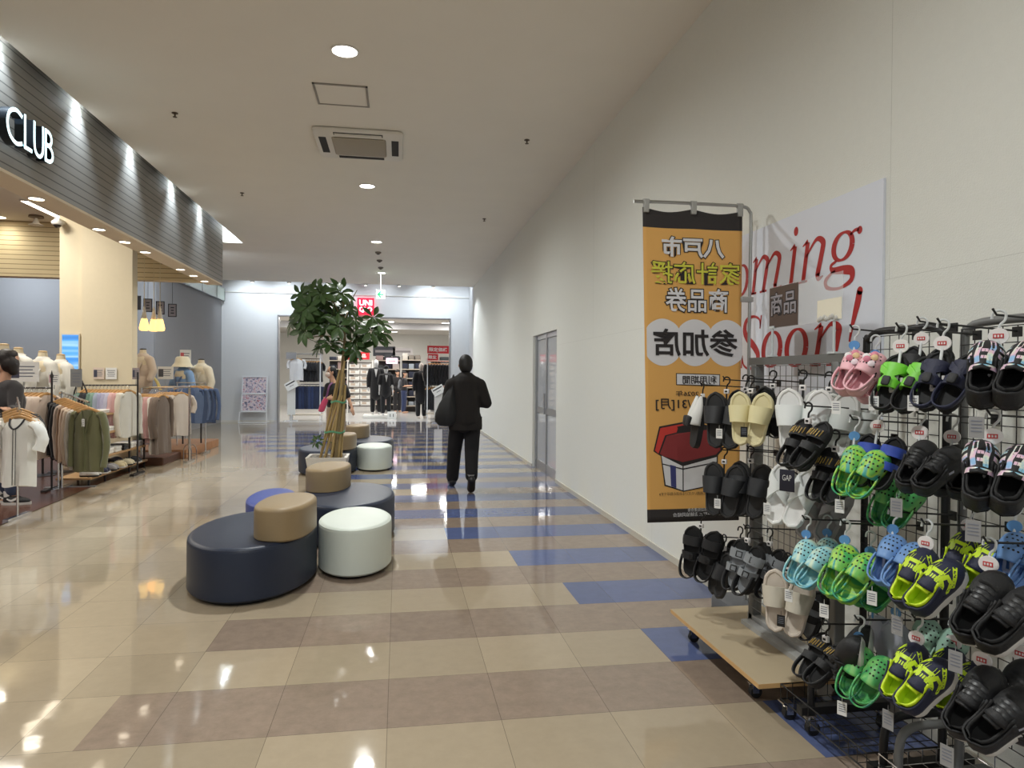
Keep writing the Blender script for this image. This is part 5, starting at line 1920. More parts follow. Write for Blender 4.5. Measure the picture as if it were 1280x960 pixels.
# second waterfall arm with cardigans
t = rail('chrome waterfall arm with cardigans, beside the wooden shelf unit', [(-4.02, 9.08, 1.15), (-3.98, 9.02, 1.175), (-3.40, 8.36, 1.075)], [(-4.05, 9.12, 1.0), (-3.98, 9.05, 1.17)], CHROME, 0.011)
cards = [((104, 104, 72), 'olive green'), ((206, 200, 188), 'pale grey'), ((214, 194, 172), 'cream pink'), ((206, 182, 160), 'beige'), ((140, 112, 88), 'brown'), ((178, 160, 146), 'taupe'), ((26, 26, 30), 'black'), ((30, 30, 34), 'black'), ((24, 24, 28), 'black')]
for i, (c, cn) in enumerate(cards):
    k = i / (len(cards) - 1)
    x, y, z = -3.425 - 0.50 * k, 8.40 + 0.57 * k, 1.08 + 0.085 * k
    l = 'olive green open cardigan with white tag at the end of the chrome arm' if i == 0 else '%s cardigan, %s behind the olive green one on the chrome arm' % (cn, pick(i - 1))
    g = garment('cardigan', 'cardigan', l, cloth('card_' + cn.replace(' ', '_'), c), (x, y, z - 0.02), radians(-16), seed=i, L=0.68, wsh=0.165, wh=0.18, depth=0.036, sleeve=0.56)
    if i == 0:
        mb = MB()
        mb.add([(-0.05, -0.028, -0.082), (0.05, -0.028, -0.082), (0.03, -0.05, -0.2), (0.008, -0.058, -0.34)], [(0, 1, 2, 3)])
        n_ = mb.build('neck_lining', cloth('card_lining', (92, 92, 66)), g, smooth=False)
        mb = MB(); mb.tube(smooth_path([(-0.06, -0.022, -0.078), (-0.04, -0.052, -0.18), (0.004, -0.062, -0.35), (0.006, -0.066, -0.74)], 5), 0.010, 6, squash=0.5); mb.build('button_band', cloth('card_band', (98, 100, 66)), g)
        mb = MB(); mb.tube(smooth_path([(0.06, -0.022, -0.078), (0.045, -0.05, -0.18), (0.012, -0.060, -0.33)], 5), 0.010, 6, squash=0.5); mb.build('button_band', cloth('card_band', (98, 100, 66)), g)
        price_tag(g, -0.012, -0.064, -0.17, 0.035, 0.085)
# iron rail behind, white and grey tops
t = rail('black iron clothes rail with spear finial and pale tops', [(-4.95, 9.0, 1.22), (-4.06, 9.0, 1.22)], [(-4.07, 9.0, 1.34), (-4.93, 9.0, 1.34)], IRON, 0.010, finial=True)
pal = [(226, 222, 212, 'white'), (222, 216, 204, 'cream'), (218, 212, 200, 'cream'), (224, 220, 212, 'white'), (146, 136, 112, 'khaki'), (176, 174, 176, 'grey'), (160, 160, 168, 'grey'), (196, 186, 180, 'pale grey'), (216, 200, 186, 'beige'), (204, 186, 172, 'beige')]
for i, (a, b, c, cn) in enumerate(pal):
    x = -4.62 + 0.055 * i
    l = '%s top, %s from the shopper on the black iron rail' % (cn, pick(i))
    garment('top', 'top', l, cloth('pal_%d' % i, (a, b, c)), (x, 9.0, 1.21), radians(76), seed=i, L=0.74 if i > 5 else 0.5, wsh=0.17, wh=0.18, depth=0.026, sleeve=0.5)
# rail in front of the pillar
t = rail('black clothes rail of knitwear in front of the cream pillar', [(-4.30, 10.3, 1.235), (-3.56, 10.3, 1.24)], [(-3.57, 10.3, 1.42), (-4.28, 10.3, 1.30)], IRON, 0.010)
knit = [(112, 140, 126, 'sage'), (30, 30, 34, 'black'), (34, 36, 44, 'black'), (98, 128, 114, 'sage green'), (120, 148, 134, 'sage green'), (150, 160, 176, 'blue grey'), (152, 152, 178, 'lavender'), (168, 166, 190, 'lavender'), (180, 178, 196, 'pale lavender'), (204, 166, 166, 'pink'), (196, 152, 150, 'dusty pink'), (214, 206, 192, 'ivory'), (212, 210, 202, 'ivory')]
for i, (a, b, c, cn) in enumerate(knit):
    x = -4.24 + 0.046 * i
    last = i == len(knit) - 1
    l = 'ivory sweater turned outward beside the black rail post before the pillar' if last else '%s knit, %s from the bag strap on the rail before the pillar' % (cn, pick(i))
    garment('sweater', 'sweater', l, cloth('knit_%d' % i, (a, b, c)), (x, 10.3, 1.225), radians(70 if last else 82), seed=i, L=0.62, wsh=0.17, wh=0.19, depth=0.028, sleeve=0.52)
# chrome rail of coats and knits, beyond the post
t = rail('long chrome clothes rail of coats and knits beyond the black post', [(-3.92, 11.5, 1.18), (-3.22, 11.5, 1.20)], [(-3.93, 11.5, 1.18), (-3.3, 11.75, 1.18)], CHROME, 0.016)
coats = [(28, 28, 32, 'black'), (104, 128, 116, 'sage green'), (120, 140, 132, 'sage green'), (190, 172, 162, 'beige'), (206, 160, 160, 'pink'), (190, 150, 146, 'dusty pink'), (216, 212, 204, 'ivory'), (198, 190, 180, 'stone'), (128, 112, 102, 'taupe'), (112, 98, 88, 'taupe brown')]
for i, (a, b, c, cn) in enumerate(coats):
    x, y = -3.88 + 0.042 * i, 11.42 - 0.035 * i
    l = '%s long top, %s from the black post on the chrome rail' % (cn, pick(i))
    garment('long_top', 'top', l, cloth('coat_%d' % i, (a, b, c)), (x, y, 1.14), radians(84 if i < 8 else 74), seed=i, L=0.86 if i > 5 else 0.7, wsh=0.17, wh=0.185, depth=0.03, sleeve=0.55)
mids = [(222, 214, 190, 'cream'), (226, 218, 196, 'cream'), (58, 66, 104, 'navy blue'), (84, 98, 150, 'blue'), (214, 208, 200, 'white'), (186, 172, 160, 'beige'), (206, 196, 186, 'pale beige')]
for i, (a, b, c, cn) in enumerate(mids):
    x = -3.86 + 0.055 * i
    l = '%s shirt, %s along the row behind the taupe long tops' % (cn, pick(i))
    garment('shirt', 'shirt', l, cloth('mid_%d' % i, (a, b, c)), (x, 12.1, 1.15), radians(76 - 4 * i), seed=i, L=0.68, wsh=0.18, wh=0.19, depth=0.032, sleeve=0.24)
# denim rail
t = rail('slim chrome rail of denim jackets at the far end of the shop', [(-3.84, 12.87, 1.25), (-3.38, 13.07, 1.25)], [(-3.82, 12.87, 1.25), (-3.40, 13.06, 1.25)], CHROME, 0.010)
for i, c in enumerate(((92, 112, 150), (78, 98, 136), (104, 124, 160), (74, 92, 126), (68, 86, 120))):
    l = 'dark denim jacket turned to face the corridor, end of the denim rail' if i == 4 else 'denim jacket, %s on the rail from the bucket hat mannequin' % pick(i)
    g = garment('denim_jacket', 'denim jacket', l, cloth('denim_%d' % i, c, 0.15), (-3.72 + 0.08 * i, 12.88 + 0.035 * i, 1.24), radians(30 - 10 * i), seed=i, L=0.62, wsh=0.20, wh=0.19, depth=0.036, sleeve=0.5)
    if i == 4:
        for sx in (-1, 1):
            mb = MB(); mb.rbox((sx * 0.085, -0.052, -0.28), (0.075, 0.01, 0.07), 0.004); mb.build('pocket', cloth('denim_pocket', (60, 76, 104)), g)

# --- torso mannequins on stands
CREAMF = mat('mannequin_cream', (222, 208, 178), 0.5)
NECKCAP = mat('neck_cap', (206, 178, 136), 0.45)


def torso(label, x, y, ztop, m, rz=0.0, sleeves=0.5, hat=False, cap=NECKCAP, L=0.62, inner=None, cap_top=False):
    t = thing('torso_mannequin', label, 'mannequin', (x, y, 0), rz)
    z = ztop - 0.10
    mb = MB()
    mb.lathe([(0.06, 0), (0.062, 0.03), (0.052, 0.08), (0.05, 0.10)], 18, c=(0, 0.0, z - 0.02), sy=1.05)
    mb.lathe([(0.11, -0.62), (0.15, -0.5), (0.12, -0.32), (0.15, -0.12), (0.13, -0.05), (0.062, 0.0)], 20, c=(0, 0, z), sx=1.1, sy=0.8)
    b = mb.build('torso', CREAMF, t)
    mb = MB(); mb.lathe([(0.05, 0.10 - 0.02), (0.052, 0.095), (0.03, 0.105)], 18, c=(0, 0, z), sy=1.05); mb.build('neck_cap', cap, b)
    me = blob([('t', (-0.10, 0, z - 0.09), (0.10, 0, z - 0.09), 0.085, 0.085), ('t', (0, 0, z - 0.05), (0, 0, z - 0.2), 0.10, 0.13), ('s', (0, 0, z - 0.28), (0.185, 0.125, 0.2)), ('s', (0, 0, z - L * 0.8), (0.18, 0.13, 0.22)),
               ('t', (-0.15, 0, z - 0.10), (-0.24, -0.02, z - 0.10 - sleeves * 0.55), 0.075, 0.064), ('t', (-0.24, -0.02, z - 0.10 - sleeves * 0.55), (-0.235, -0.09, z - 0.10 - sleeves), 0.064, 0.055),
               ('t', (0.15, 0, z - 0.10), (0.24, -0.02, z - 0.10 - sleeves * 0.55), 0.075, 0.064), ('t', (0.24, -0.02, z - 0.10 - sleeves * 0.55), (0.235, -0.09, z - 0.10 - sleeves), 0.064, 0.055)], 0.016, 3)
    j = put('jacket', me, m, t)
    mb = MB()
    mb.tube(smooth_path([(-0.07, 0.03, z + 0.0), (-0.085, -0.05, z - 0.06), (-0.04, -0.125, z - 0.2), (0.0, -0.14, z - 0.32)], 4), 0.02, 7, squash=0.4)
    mb.tube(smooth_path([(0.07, 0.03, z + 0.0), (0.085, -0.05, z - 0.06), (0.05, -0.125, z - 0.2), (0.01, -0.14, z - 0.32)], 4), 0.02, 7, squash=0.4)
    mb.tube(smooth_path([(-0.07, 0.03, z), (0, 0.075, z + 0.01), (0.07, 0.03, z)], 4), 0.02, 7, squash=0.5)
    mb.build('lapel', inner or m, j)
    mb = MB(); mb.tube([(0, 0, 0.02), (0, 0, z - 0.6)], 0.014, 8); mb.lathe([(0.16, 0), (0.16, 0.012), (0.02, 0.03)], 24); mb.build('stand', IRON, t)
    if hat:
        mb = MB(); mb.lathe([(0.185, -0.06), (0.13, 0.02), (0.115, 0.10), (0.09, 0.125), (0.02, 0.13)], 28, c=(0, -0.01, ztop - 0.01)); mb.lathe([(0.184, -0.062), (0.128, 0.018)], 28, c=(0, -0.01, ztop - 0.01), cap0=False, cap1=False)
        h = mb.build('bucket_hat', cloth('hat_cream', (228, 218, 190)), t)
        h.parent = None
        h.matrix_world = Matrix.Translation((x, y, 0)) @ Matrix.Rotation(rz, 4, 'Z')
        tag(h, 'cream bucket hat on the denim shirt mannequin', 'hat')
        mb = MB(); mb.ell((0, 0, ztop + 0.0), (0.075, 0.09, 0.11), 14); mb.build('head', CREAMF, b)
    return t


WJ = cloth('jacket_white', (224, 222, 214))
WJ2 = cloth('jacket_white_lapel', (206, 204, 200))
torso('white jacketed torso mannequin behind the shopper, only its neck showing clearly', -4.89, 9.6, 1.76, WJ, radians(-25), inner=WJ2)
torso('torso mannequin in a white jacket, first in the row after the shopper', -4.90, 9.95, 1.727, WJ, radians(-25), inner=WJ2)
torso('torso mannequin in a white jacket, second in the row after the shopper', -4.77, 10.3, 1.697, WJ, radians(-25), inner=WJ2)
torso('torso mannequin in a white jacket over grey stripes, closest to the pillar screen', -4.70, 10.65, 1.666, WJ, radians(-32), inner=cloth('stripe_grey', (150, 154, 170)))
torso('torso mannequin in a beige shirt beside the pillar edge', -4.42, 13.0, 1.84, cloth('shirt_beige', (206, 188, 168)), radians(-25), sleeves=0.34, cap=mat('neck_dark', (52, 46, 44), 0.5))
torso('torso mannequin in a light denim shirt wearing a bucket hat', -3.82, 13.2, 1.60, cloth('denim_light', (128, 160, 200), 0.15), radians(-30), sleeves=0.4, hat=True, inner=cloth('denim_mid', (96, 118, 156)))
torso('torso mannequin in a cream blouse with a dark neck cap, nearest the denim rail', -3.55, 13.35, 1.68, cloth('blouse_cream', (222, 212, 190)), radians(-25), sleeves=0.4, cap=mat('neck_dark', (52, 46, 44), 0.5))
for i, (x, y, z, c, l) in enumerate(((-4.22, 13.0, 1.36, (222, 196, 120), 'yellow folded scarf draped on the rail beside the beige shirt mannequin'),)):
    mb = MB(); mb.tube(smooth_path([(x - 0.05, y, z), (x + 0.04, y - 0.02, z - 0.1), (x + 0.1, y - 0.05, z - 0.24)], 4), 0.04, 8, squash=0.5)
    o = mb.build('scarf', cloth('scarf_%d' % i, c)); tag(o, l, 'scarf')

# --- pillar screen, cards, small signs
t = thing('wall_screen', 'tall blue lit screen on the cream pillar behind the white jackets', 'screen', (-4.74, 11.05, 1.62))
mb = MB(); mb.box((0, -0.01, 0), (0.25, 0.03, 0.72)); mb.build('frame', mat('screen_frame', (214, 206, 190), 0.5), t, smooth=False)
mb = MB(); mb.box((0, -0.028, 0), (0.215, 0.006, 0.68))
SCR = ramp_mat('screen_blue', [(0.3, (40, 92, 170)), (0.45, (86, 156, 226)), (0.52, (150, 190, 220)), (0.58, (70, 140, 214)), (0.75, (44, 100, 180))], 3.0, 0.2)
_b = SCR.node_tree.nodes['Principled BSDF']
_cr = [n for n in SCR.node_tree.nodes if n.type == 'VALTORGB'][0]
_mp = SCR.node_tree.nodes.new('ShaderNodeMapping')
_mp.inputs['Scale'].default_value = (0.15, 1, 1.6)
_tc = [n for n in SCR.node_tree.nodes if n.type == 'TEX_COORD'][0]
_nz = [n for n in SCR.node_tree.nodes if n.type == 'TEX_NOISE'][0]
SCR.node_tree.links.new(_tc.outputs['Object'], _mp.inputs['Vector'])
SCR.node_tree.links.new(_mp.outputs['Vector'], _nz.inputs['Vector'])
SCR.node_tree.links.new(_cr.outputs['Color'], _b.inputs['Emission Color'])
_b.inputs['Emission Strength'].default_value = 0.45
mb.build('display', SCR, t, smooth=False)


def sign_card(label, x, y, z, w, h, m=PAPER, pole=None, rz=0.0, face=None):
    t = thing('sign_card', label, 'sign', (x, y, z), rz)
    mb = MB(); mb.box((0, 0, 0), (w, 0.006, h)); mb.build('card', m, t, smooth=False)
    mb = MB()
    for k in range(4):
        mb.box((0.0, -0.0045, h * (0.26 - 0.16 * k)), (w * (0.72 - 0.12 * (k % 2)), 0.001, h * 0.05))
    mb.build('print', mat('print_grey', (120, 124, 136), 0.6), t, smooth=False)
    if face:
        mb = MB(); mb.box((-w * 0.28, -0.0052, 0), (w * 0.3, 0.001, h * 0.62)); mb.build('picture', face, t, smooth=False)
    if pole:
        mb = MB(); mb.tube([(0, 0.008, -h / 2 - pole), (0, 0.008, 0)], 0.005, 6); mb.build('stem', CHROME, t)
    return t


PINKP = mat('card_picture', (206, 170, 178), 0.6)
DARKP = mat('card_picture_dark', (70, 72, 90), 0.6)
sign_card('white card with a picture taped to the cream pillar above the knit rail', -4.34, 10.985, 1.40, 0.15, 0.17, mat('card_buff', (222, 204, 190), 0.6), face=DARKP)
sign_card('plain white notice card taped to the cream pillar above the knit rail', -4.17, 10.985, 1.40, 0.15, 0.17)
sign_card('white sign card with model picture over the pale tops on the iron rail', -4.40, 9.05, 1.41, 0.34, 0.24, pole=0.08, face=DARKP)
sign_card('small white sign card with a pink picture near the spear finial', -4.10, 9.12, 1.33, 0.12, 0.15, pole=0.05, face=PINKP)
t = sign_card('tall grey sign panel on a post beside the white jackets', -3.93, 9.3, 1.34, 0.13, 0.22, mat('card_grey_panel', (134, 136, 138), 0.5), pole=0.3)
sign_card('small dark picture card beside the black post of the knit rail', -3.63, 10.4, 1.40, 0.09, 0.16, mat('card_dusk', (150, 138, 140), 0.6), pole=0.08, face=DARKP)
sign_card('white twin sign card over the chrome rail beside the beige shirt mannequin', -4.02, 12.9, 1.42, 0.26, 0.22, pole=0.12, face=mat('card_ink2', (90, 90, 96), 0.6))
sign_card('white sign card with red mark behind the denim shirt mannequin', -3.98, 13.9, 1.72, 0.2, 0.28, pole=1.55, face=mat('card_red', (206, 96, 100), 0.6))
for i in range(4):
    t = thing('hanging_sign', ['dark hanging sign plate with faint figure, first in the row past the pendants', 'hanging sign frame with pale lettering, second in the row past the pendants', 'hanging sign frame with pale lettering, third in the row past the pendants', 'hanging sign frame with pale lettering, last in the row past the pendants'][i], 'hanging sign', (-4.62 + 0.17 * i, 13.2 + 0.12 * i, 2.66 - 0.03 * i))
    mb = MB()
    if i == 0:
        mb.box((0, 0, 0), (0.19, 0.012, 0.25)); mb.build('plate', mat('sign_navy', (44, 46, 62), 0.5), t, smooth=False)
    else:
        for s in (-1, 1):
            mb.box((s * 0.066, 0, 0), (0.014, 0.014, 0.24)); mb.box((0, 0, s * 0.113), (0.146, 0.014, 0.014))
        mb.build('frame', mat('sign_navy', (44, 46, 62), 0.5), t, smooth=False)
        mb = MB(); mb.box((0, 0, 0), (0.12, 0.004, 0.21)); mb.build('face', mat('sign_face', (150, 150, 162), 0.6), t, smooth=False)
        mb = MB()
        for k in range(3):
            mb.box((0, -0.003, 0.05 - 0.05 * k), (0.06 - 0.012 * (k % 2), 0.002, 0.02))
        mb.build('print', mat('sign_navy', (44, 46, 62), 0.5), t, smooth=False)
    mb = MB(); mb.tube([(0, 0, 0.12), (0, 0, 1.275 + 0.03 * i)], 0.003, 5); mb.build('wire', IRON, t)

# pendant lamps
GLASSW = emit('pendant_glow', (255, 206, 120), 1.1)
for i, (x, y, l) in enumerate(((-4.20, 12.4, 'teardrop pendant lamp with amber glow, closest to the pillar'), (-4.10, 12.55, 'teardrop pendant lamp with amber glow, in the middle of three'), (-3.97, 12.45, 'teardrop pendant lamp with amber glow, farthest from the pillar'))):
    t = thing('pendant_lamp', l.replace('farthest', 'set furthest out').replace('set furthest out from', 'outermost from'), 'pendant lamp', (x, y, 2.12), 0, 'amber pendant lamps')
    mb = MB(); mb.lathe([(0.016, 0.40), (0.028, 0.30), (0.045, 0.20)], 18, cap0=False, cap1=False); mb.build('shade_neck', mat('pendant_clear', (214, 206, 186), 0.2), t)
    mb = MB(); mb.lathe([(0.045, 0.20), (0.068, 0.1), (0.078, 0.05), (0.072, 0.012), (0.05, 0.0), (0.001, -0.002)], 18, cap0=False); mb.build('lamp_shade', GLASSW, t)
    mb = MB(); mb.tube([(0, 0, 0.39), (0, 0, 1.8)], 0.0045, 6); mb.build('cord', mat('cord_cream', (226, 214, 180), 0.5), t)
    lamp('POINT', 'lamp', (0, 0, 0.08), 2.0, (1, 0.75, 0.4), t, size=0.05)

# --- wooden display shelf unit along the shop edge
t = thing('display_shelf', 'low stepped wooden display shelf with black metal frame along the shop edge', 'shelf', (-3.93, 10.2, 0))
PLANK = mat('shelf_plank', (176, 140, 98), 0.55, var=0.15, scale=12)
SH = [(-0.98, 0.98, 0.10, 0.40), (-0.45, 0.95, 0.32, 0.36), (-0.42, 0.35, 0.62, 0.32), (-0.5, -0.05, 0.86, 0.28)]
for y0, y1, z, d in SH:
    mb = MB(); mb.rbox((0.0, (y0 + y1) / 2, z), (d, y1 - y0, 0.028), 0.006); mb.build('shelf', PLANK, t)
for x in (-0.17, 0.17):
    for y, z1 in ((-0.94, 0.12), (-0.46, 0.88), (0.36, 0.64), (0.94, 0.42)):
        mb = MB(); mb.box((x * 0.95, y, z1 / 2), (0.022, 0.022, z1)); mb.build('leg', IRON, t, smooth=False)


def folded(label, x, y, z, m, w=0.2, d=0.26, h=0.045, n=2):
    t = thing('folded_shirt', label, 'folded shirt', (x, y, z), 0.05)
    for k in range(n):
        mb = MB(); mb.rbox((0.004 * k, 0.003 * (k % 2), h * (k + 0.5) / n), (w, d, h / n * 0.98), 0.012)
        mb.build('fold', m, t)
    mb = MB(); mb.tube(smooth_path([(w * 0.5 - 0.02, -0.05, h), (w * 0.5 - 0.07, 0, h + 0.004), (w * 0.5 - 0.02, 0.05, h)], 4), 0.006, 6); mb.build('collar', m, t)
    return t


FW, FB, FG = cloth('fold_white', (228, 226, 220)), cloth('fold_black', (34, 34, 38)), cloth('fold_grey', (146, 146, 152))
folded('white folded shirt on the topmost plank of the wooden shelf', -3.93, 9.92, 0.874, FW, 0.2, 0.26)
folded('white folded shirt on the third plank, nearest the olive cardigan', -3.9, 9.95, 0.634, FW, 0.24, 0.26, 0.06)
folded('white folded shirt on the third plank, second from the olive cardigan', -3.9, 10.3, 0.634, FW, 0.24, 0.26, 0.06)
for i, (m, c) in enumerate(((FW, 'white'), (FW, 'white'), (FB, 'black'), (FW, 'cream white'), (FG, 'grey'))):
    folded('%s folded knit, %s along the second plank of the wooden shelf' % (c, pick(i)), -3.9, 9.92 + 0.27 * i, 0.334, m, 0.26, 0.22, 0.075)
for i, (c, cn) in enumerate((((220, 218, 214), 'white'), ((40, 44, 66), 'navy'), ((150, 148, 150), 'grey'), ((212, 198, 160), 'cream'), ((216, 206, 176), 'cream'), ((44, 46, 52), 'black'))):
    y = 9.36 + 0.28 * i
    tt = thing('shoe', '%s shoes on the lowest plank, %s from the olive cardigan end' % (cn, pick(i)), 'shoes', (-3.80, y, 0.115), radians(-84), None)
    for s in (-1, 1):
        o = MB(); sole_mesh(o, 0.22, 0.082, s, 0.024, 0.005); o = o.build('shoe', WSOLE if i % 2 else RUBBER, tt, loc=(s * 0.048, -0.1, 0))
        U = upper_fn(0.22, 0.08, s, 0.02, 0.05, 0.07)
        mb = MB(); mb.grid(lambda u, v: U(0.4 + 0.6 * u, pi * v), 8, 12); rear_shell(mb, 0.22, 0.08, s, 0.02, 0.055, 0.46); mb.build('upper', cloth('lowshoe_%d' % i, c), o, solid=0.004)
for i, (c, cn) in enumerate((((58, 58, 62), 'charcoal'), ((120, 118, 126), 'grey'), ((36, 36, 40), 'black'), ((90, 92, 112), 'slate'))):
    tt = thing('cap', '%s cap, %s along the back of the lowest wooden plank' % (cn, pick(i)), 'cap', (-3.98, 9.95 + 0.24 * i, 0.115), radians(-70))
    mb = MB(); mb.lathe([(0.085, 0), (0.084, 0.04), (0.065, 0.08), (0.02, 0.098)], 20); mb.build('crown', cloth('cap_%d' % i, c), tt)
    mb = MB(); mb.grid(lambda u, v: Vector(((v - 0.5) * 0.15 * (1 - 0.3 * u), -0.07 - 0.075 * u * (1 - (2 * v - 1) ** 2 * 0.5), 0.012 - 0.012 * u)), 4, 8); mb.build('brim', cloth('cap_%d' % i, c), tt, solid=0.004)

# --- wooden platform with shoes and stands
t = thing('display_platform', 'low wooden platform under the denim rail at the far end of the shop', 'platform', (-3.98, 13.2, 0))
mb = MB(); mb.rbox((0.06, 0, 0.075), (0.9, 2.1, 0.15), 0.01); mb.build('base', mat('platform_wood', (150, 106, 70), 0.5, var=0.25, scale=6), t)
mb = MB()
for k in range(4):
    mb.box((0.515, -0.79 + 0.525 * k, 0.075), (0.006, 0.515, 0.13))
mb.build('front_panel', mat('platform_front', (166, 116, 76), 0.5, var=0.2, scale=8), t, smooth=False)
t = thing('display_platform', 'long low wooden plinth beneath the coats on the chrome rail', 'platform', (-3.95, 11.72, 0))
mb = MB(); mb.rbox((0, 0, 0.06), (0.8, 0.9, 0.12), 0.01); mb.build('base', mat('platform_dark', (96, 62, 44), 0.5, var=0.25, scale=6), t)
mb = MB(); mb.box((0.402, 0, 0.06), (0.006, 0.86, 0.09)); mb.build('front_panel', mat('platform_dark2', (82, 52, 38), 0.5), t, smooth=False)
t = thing('bag_stand', 'small arched chrome stand on the floor before the wooden platform', 'stand', (-3.36, 12.0, 0))
for dx in (-0.04, 0.04):
    mb = MB(); mb.tube(smooth_path([(-0.06 + dx, 0, 0.0), (-0.055 + dx, 0, 0.18), (dx, 0, 0.25), (0.055 + dx, 0, 0.18), (0.06 + dx, 0, 0.0)], 5), 0.007, 7); mb.build('arch', CHROME, t)
mb = MB(); mb.box((0, 0, 0.1), (0.2, 0.02, 0.012)); mb.build('shelf', CHROME, t, smooth=False)
t = thing('shoulder_bag', 'black shoulder bag hanging by its strap over the knit rail', 'bag', (-4.22, 10.12, 1.2))
mb = MB(); mb.tube(smooth_path([(-0.10, 0, -0.2), (-0.07, 0, -0.02), (0, 0, 0.1), (0.07, 0, -0.04), (0.12, 0, -0.22)], 5), 0.018, 7, squash=0.4); mb.build('strap', cloth('bag_black', (38, 34, 34)), t)
mb = MB(); mb.rbox((0.01, 0, -0.30), (0.26, 0.1, 0.22), 0.04); mb.build('body', cloth('bag_black', (38, 34, 34)), t)
# metal edge strips at the shop front
for y, l in ((9.2, 'grey metal floor strip under the cardigan arm'), (7.0, 'grey metal floor strip at the near shop edge')):
    mb = MB(); mb.box((0, 0, 0.008), (0.55, 0.08, 0.012))
    o = mb.build('floor_strip', mat('strip_grey', (140, 140, 140), 0.35, metal=0.5), None, loc=(-3.95, y, 0), rot=(0, 0, radians(8)), smooth=False)
    tag(o, l, 'floor strip')
# ------------------------------------------------------------------ store beyond the opening
SHOPRED = mat('store_red', (206, 36, 48), 0.5)
BLKC = cloth('store_black', (26, 26, 30))
MANW = mat('mannequin_white', (226, 226, 226), 0.35)
# red shop sign over the opening
t = thing('shop_sign', 'square red lit sign with white letters reading UNIQLO above the store opening', 'sign', (-1.0, 21.38, 3.50))
mb = MB(); mb.box((0, 0, 0), (0.50, 0.08, 0.50)); mb.build('panel', emit('sign_red', (226, 30, 60), 0.75), t, smooth=False)
for s_, z0, z1 in (('UNI', 0.02, 0.19), ('QLO', -0.19, -0.02)):
    q = MB(); text_fit(q, s_, (-0.19, z0, 0.19, z1), lambda u, v: (u, -0.043, v), 0.03)
    q.build('lettering', emit('sign_white', (255, 244, 248), 1.2), t, smooth=False)

# picture stand against the end wall
t = thing('poster_stand', 'white framed A-board full of small pictures, against the white end wall', 'poster stand', (-4.17, 21.08, 0))
WF = mat('frame_white', (226, 228, 232), 0.4)
tilt = Matrix.Rotation(radians(-9), 4, 'X')
mb = MB()
for x in (-0.345, 0.345):
    mb.box((x, 0, 0.86), (0.04, 0.03, 1.06), tilt)
for z in (0.34, 0.86, 1.37):
    mb.box((0, 0, z), (0.72, 0.03, 0.045), tilt)
mb.build('frame', WF, t, smooth=False)
COLLAGE = ramp_mat('collage', [(0.30, (40, 40, 56)), (0.38, (120, 124, 150)), (0.46, (206, 186, 206)), (0.55, (226, 222, 220)), (0.64, (196, 112, 140)), (0.72, (70, 66, 70))], 16, 0.4, 0.6, 5)
for z, h in ((1.115, 0.48), (0.60, 0.48)):
    mb = MB(); mb.box((0, 0.004, z), (0.66, 0.012, h), tilt); mb.build('picture_panel', COLLAGE, t, smooth=False)
for x in (-0.37, 0.37):
    mb = MB(); mb.tube([(x, -0.05, 0.33), (x * 1.06, -0.11, 0.015), (x * 1.06, 0.22, 0.015)], 0.014, 8); mb.build('leg', WF, t)
mb = MB(); mb.tube([(-0.39, -0.11, 0.015), (0.39, -0.11, 0.015)], 0.014, 8); mb.build('cross_bar', WF, t)


def tilted_stand(label, x, y, z, rz, m):
    t = thing('sign_stand', label, 'sign stand', (x, y, 0), rz)
    mb = MB(); mb.tube([(0, 0.06, 0.0), (0, 0.03, z)], 0.02, 8); mb.tube([(-0.18, 0.06, 0.012), (0.18, 0.06, 0.012)], 0.012, 6); mb.tube([(-0.18, -0.16, 0.012), (-0.18, 0.06, 0.012)], 0.012, 6); mb.tube([(0.18, -0.16, 0.012), (0.18, 0.06, 0.012)], 0.012, 6)
    mb.build('stand', WF, t)
    mb = MB(); mb.box((0, 0.02, z * 0.55), (0.24, 0.03, z * 0.75)); mb.build('panel', PAPER, t, smooth=False)
    M = Matrix.Translation((0.0, 0.0, z)) @ Matrix.Rotation(radians(-30), 4, 'Y') @ Matrix.Rotation(radians(-20), 4, 'X')
    mb = MB(); mb.box((0, 0, 0.0), (0.36, 0.03, 0.26), M); h = mb.build('board', PAPER, t, smooth=False)
    mb = MB(); mb.box((0, -0.017, 0.06), (0.30, 0.003, 0.035), M); mb.box((0.0, -0.017, -0.03), (0.14, 0.003, 0.012), M); mb.build('print', BLACKP, h, smooth=False)
    return t


tilted_stand('white sign stand with a tilted board before the white tee rack', -3.24, 21.95, 1.10, radians(6), PAPER)
tilted_stand('white sign stand with a tilted board beside the walking person', 1.16, 20.6, 0.98, radians(-4), PAPER)


def store_rack(label, x0, x1, y, ztop, rails, shelf=True):
    t = thing('garment_rack', label, 'clothes rack', (0, y, 0))
    for x in (x0, x1):
        for dy in (-0.25, 0.25):
            mb = MB(); mb.box((x, dy, ztop / 2), (0.03, 0.03, ztop)); mb.build('post', WF, t, smooth=False)
    for z in rails:
        mb = MB(); mb.tube([(x0, -0.0, z), (x1, -0.0, z)], 0.014, 8); mb.build('rail_bar', CHROME, t)
    mb = MB(); mb.span((x0 - 0.02, -0.28, 0.16), (x1 + 0.02, 0.28, 0.2)); mb.build('base_shelf', mat('shelf_pale', (206, 194, 176), 0.5), t, smooth=False)
    if shelf:
        mb = MB(); mb.span((x0 - 0.02, -0.28, ztop), (x1 + 0.02, 0.28, ztop + 0.03)); mb.build('top_shelf', mat('shelf_grey', (150, 148, 146), 0.5), t, smooth=False)
    return t


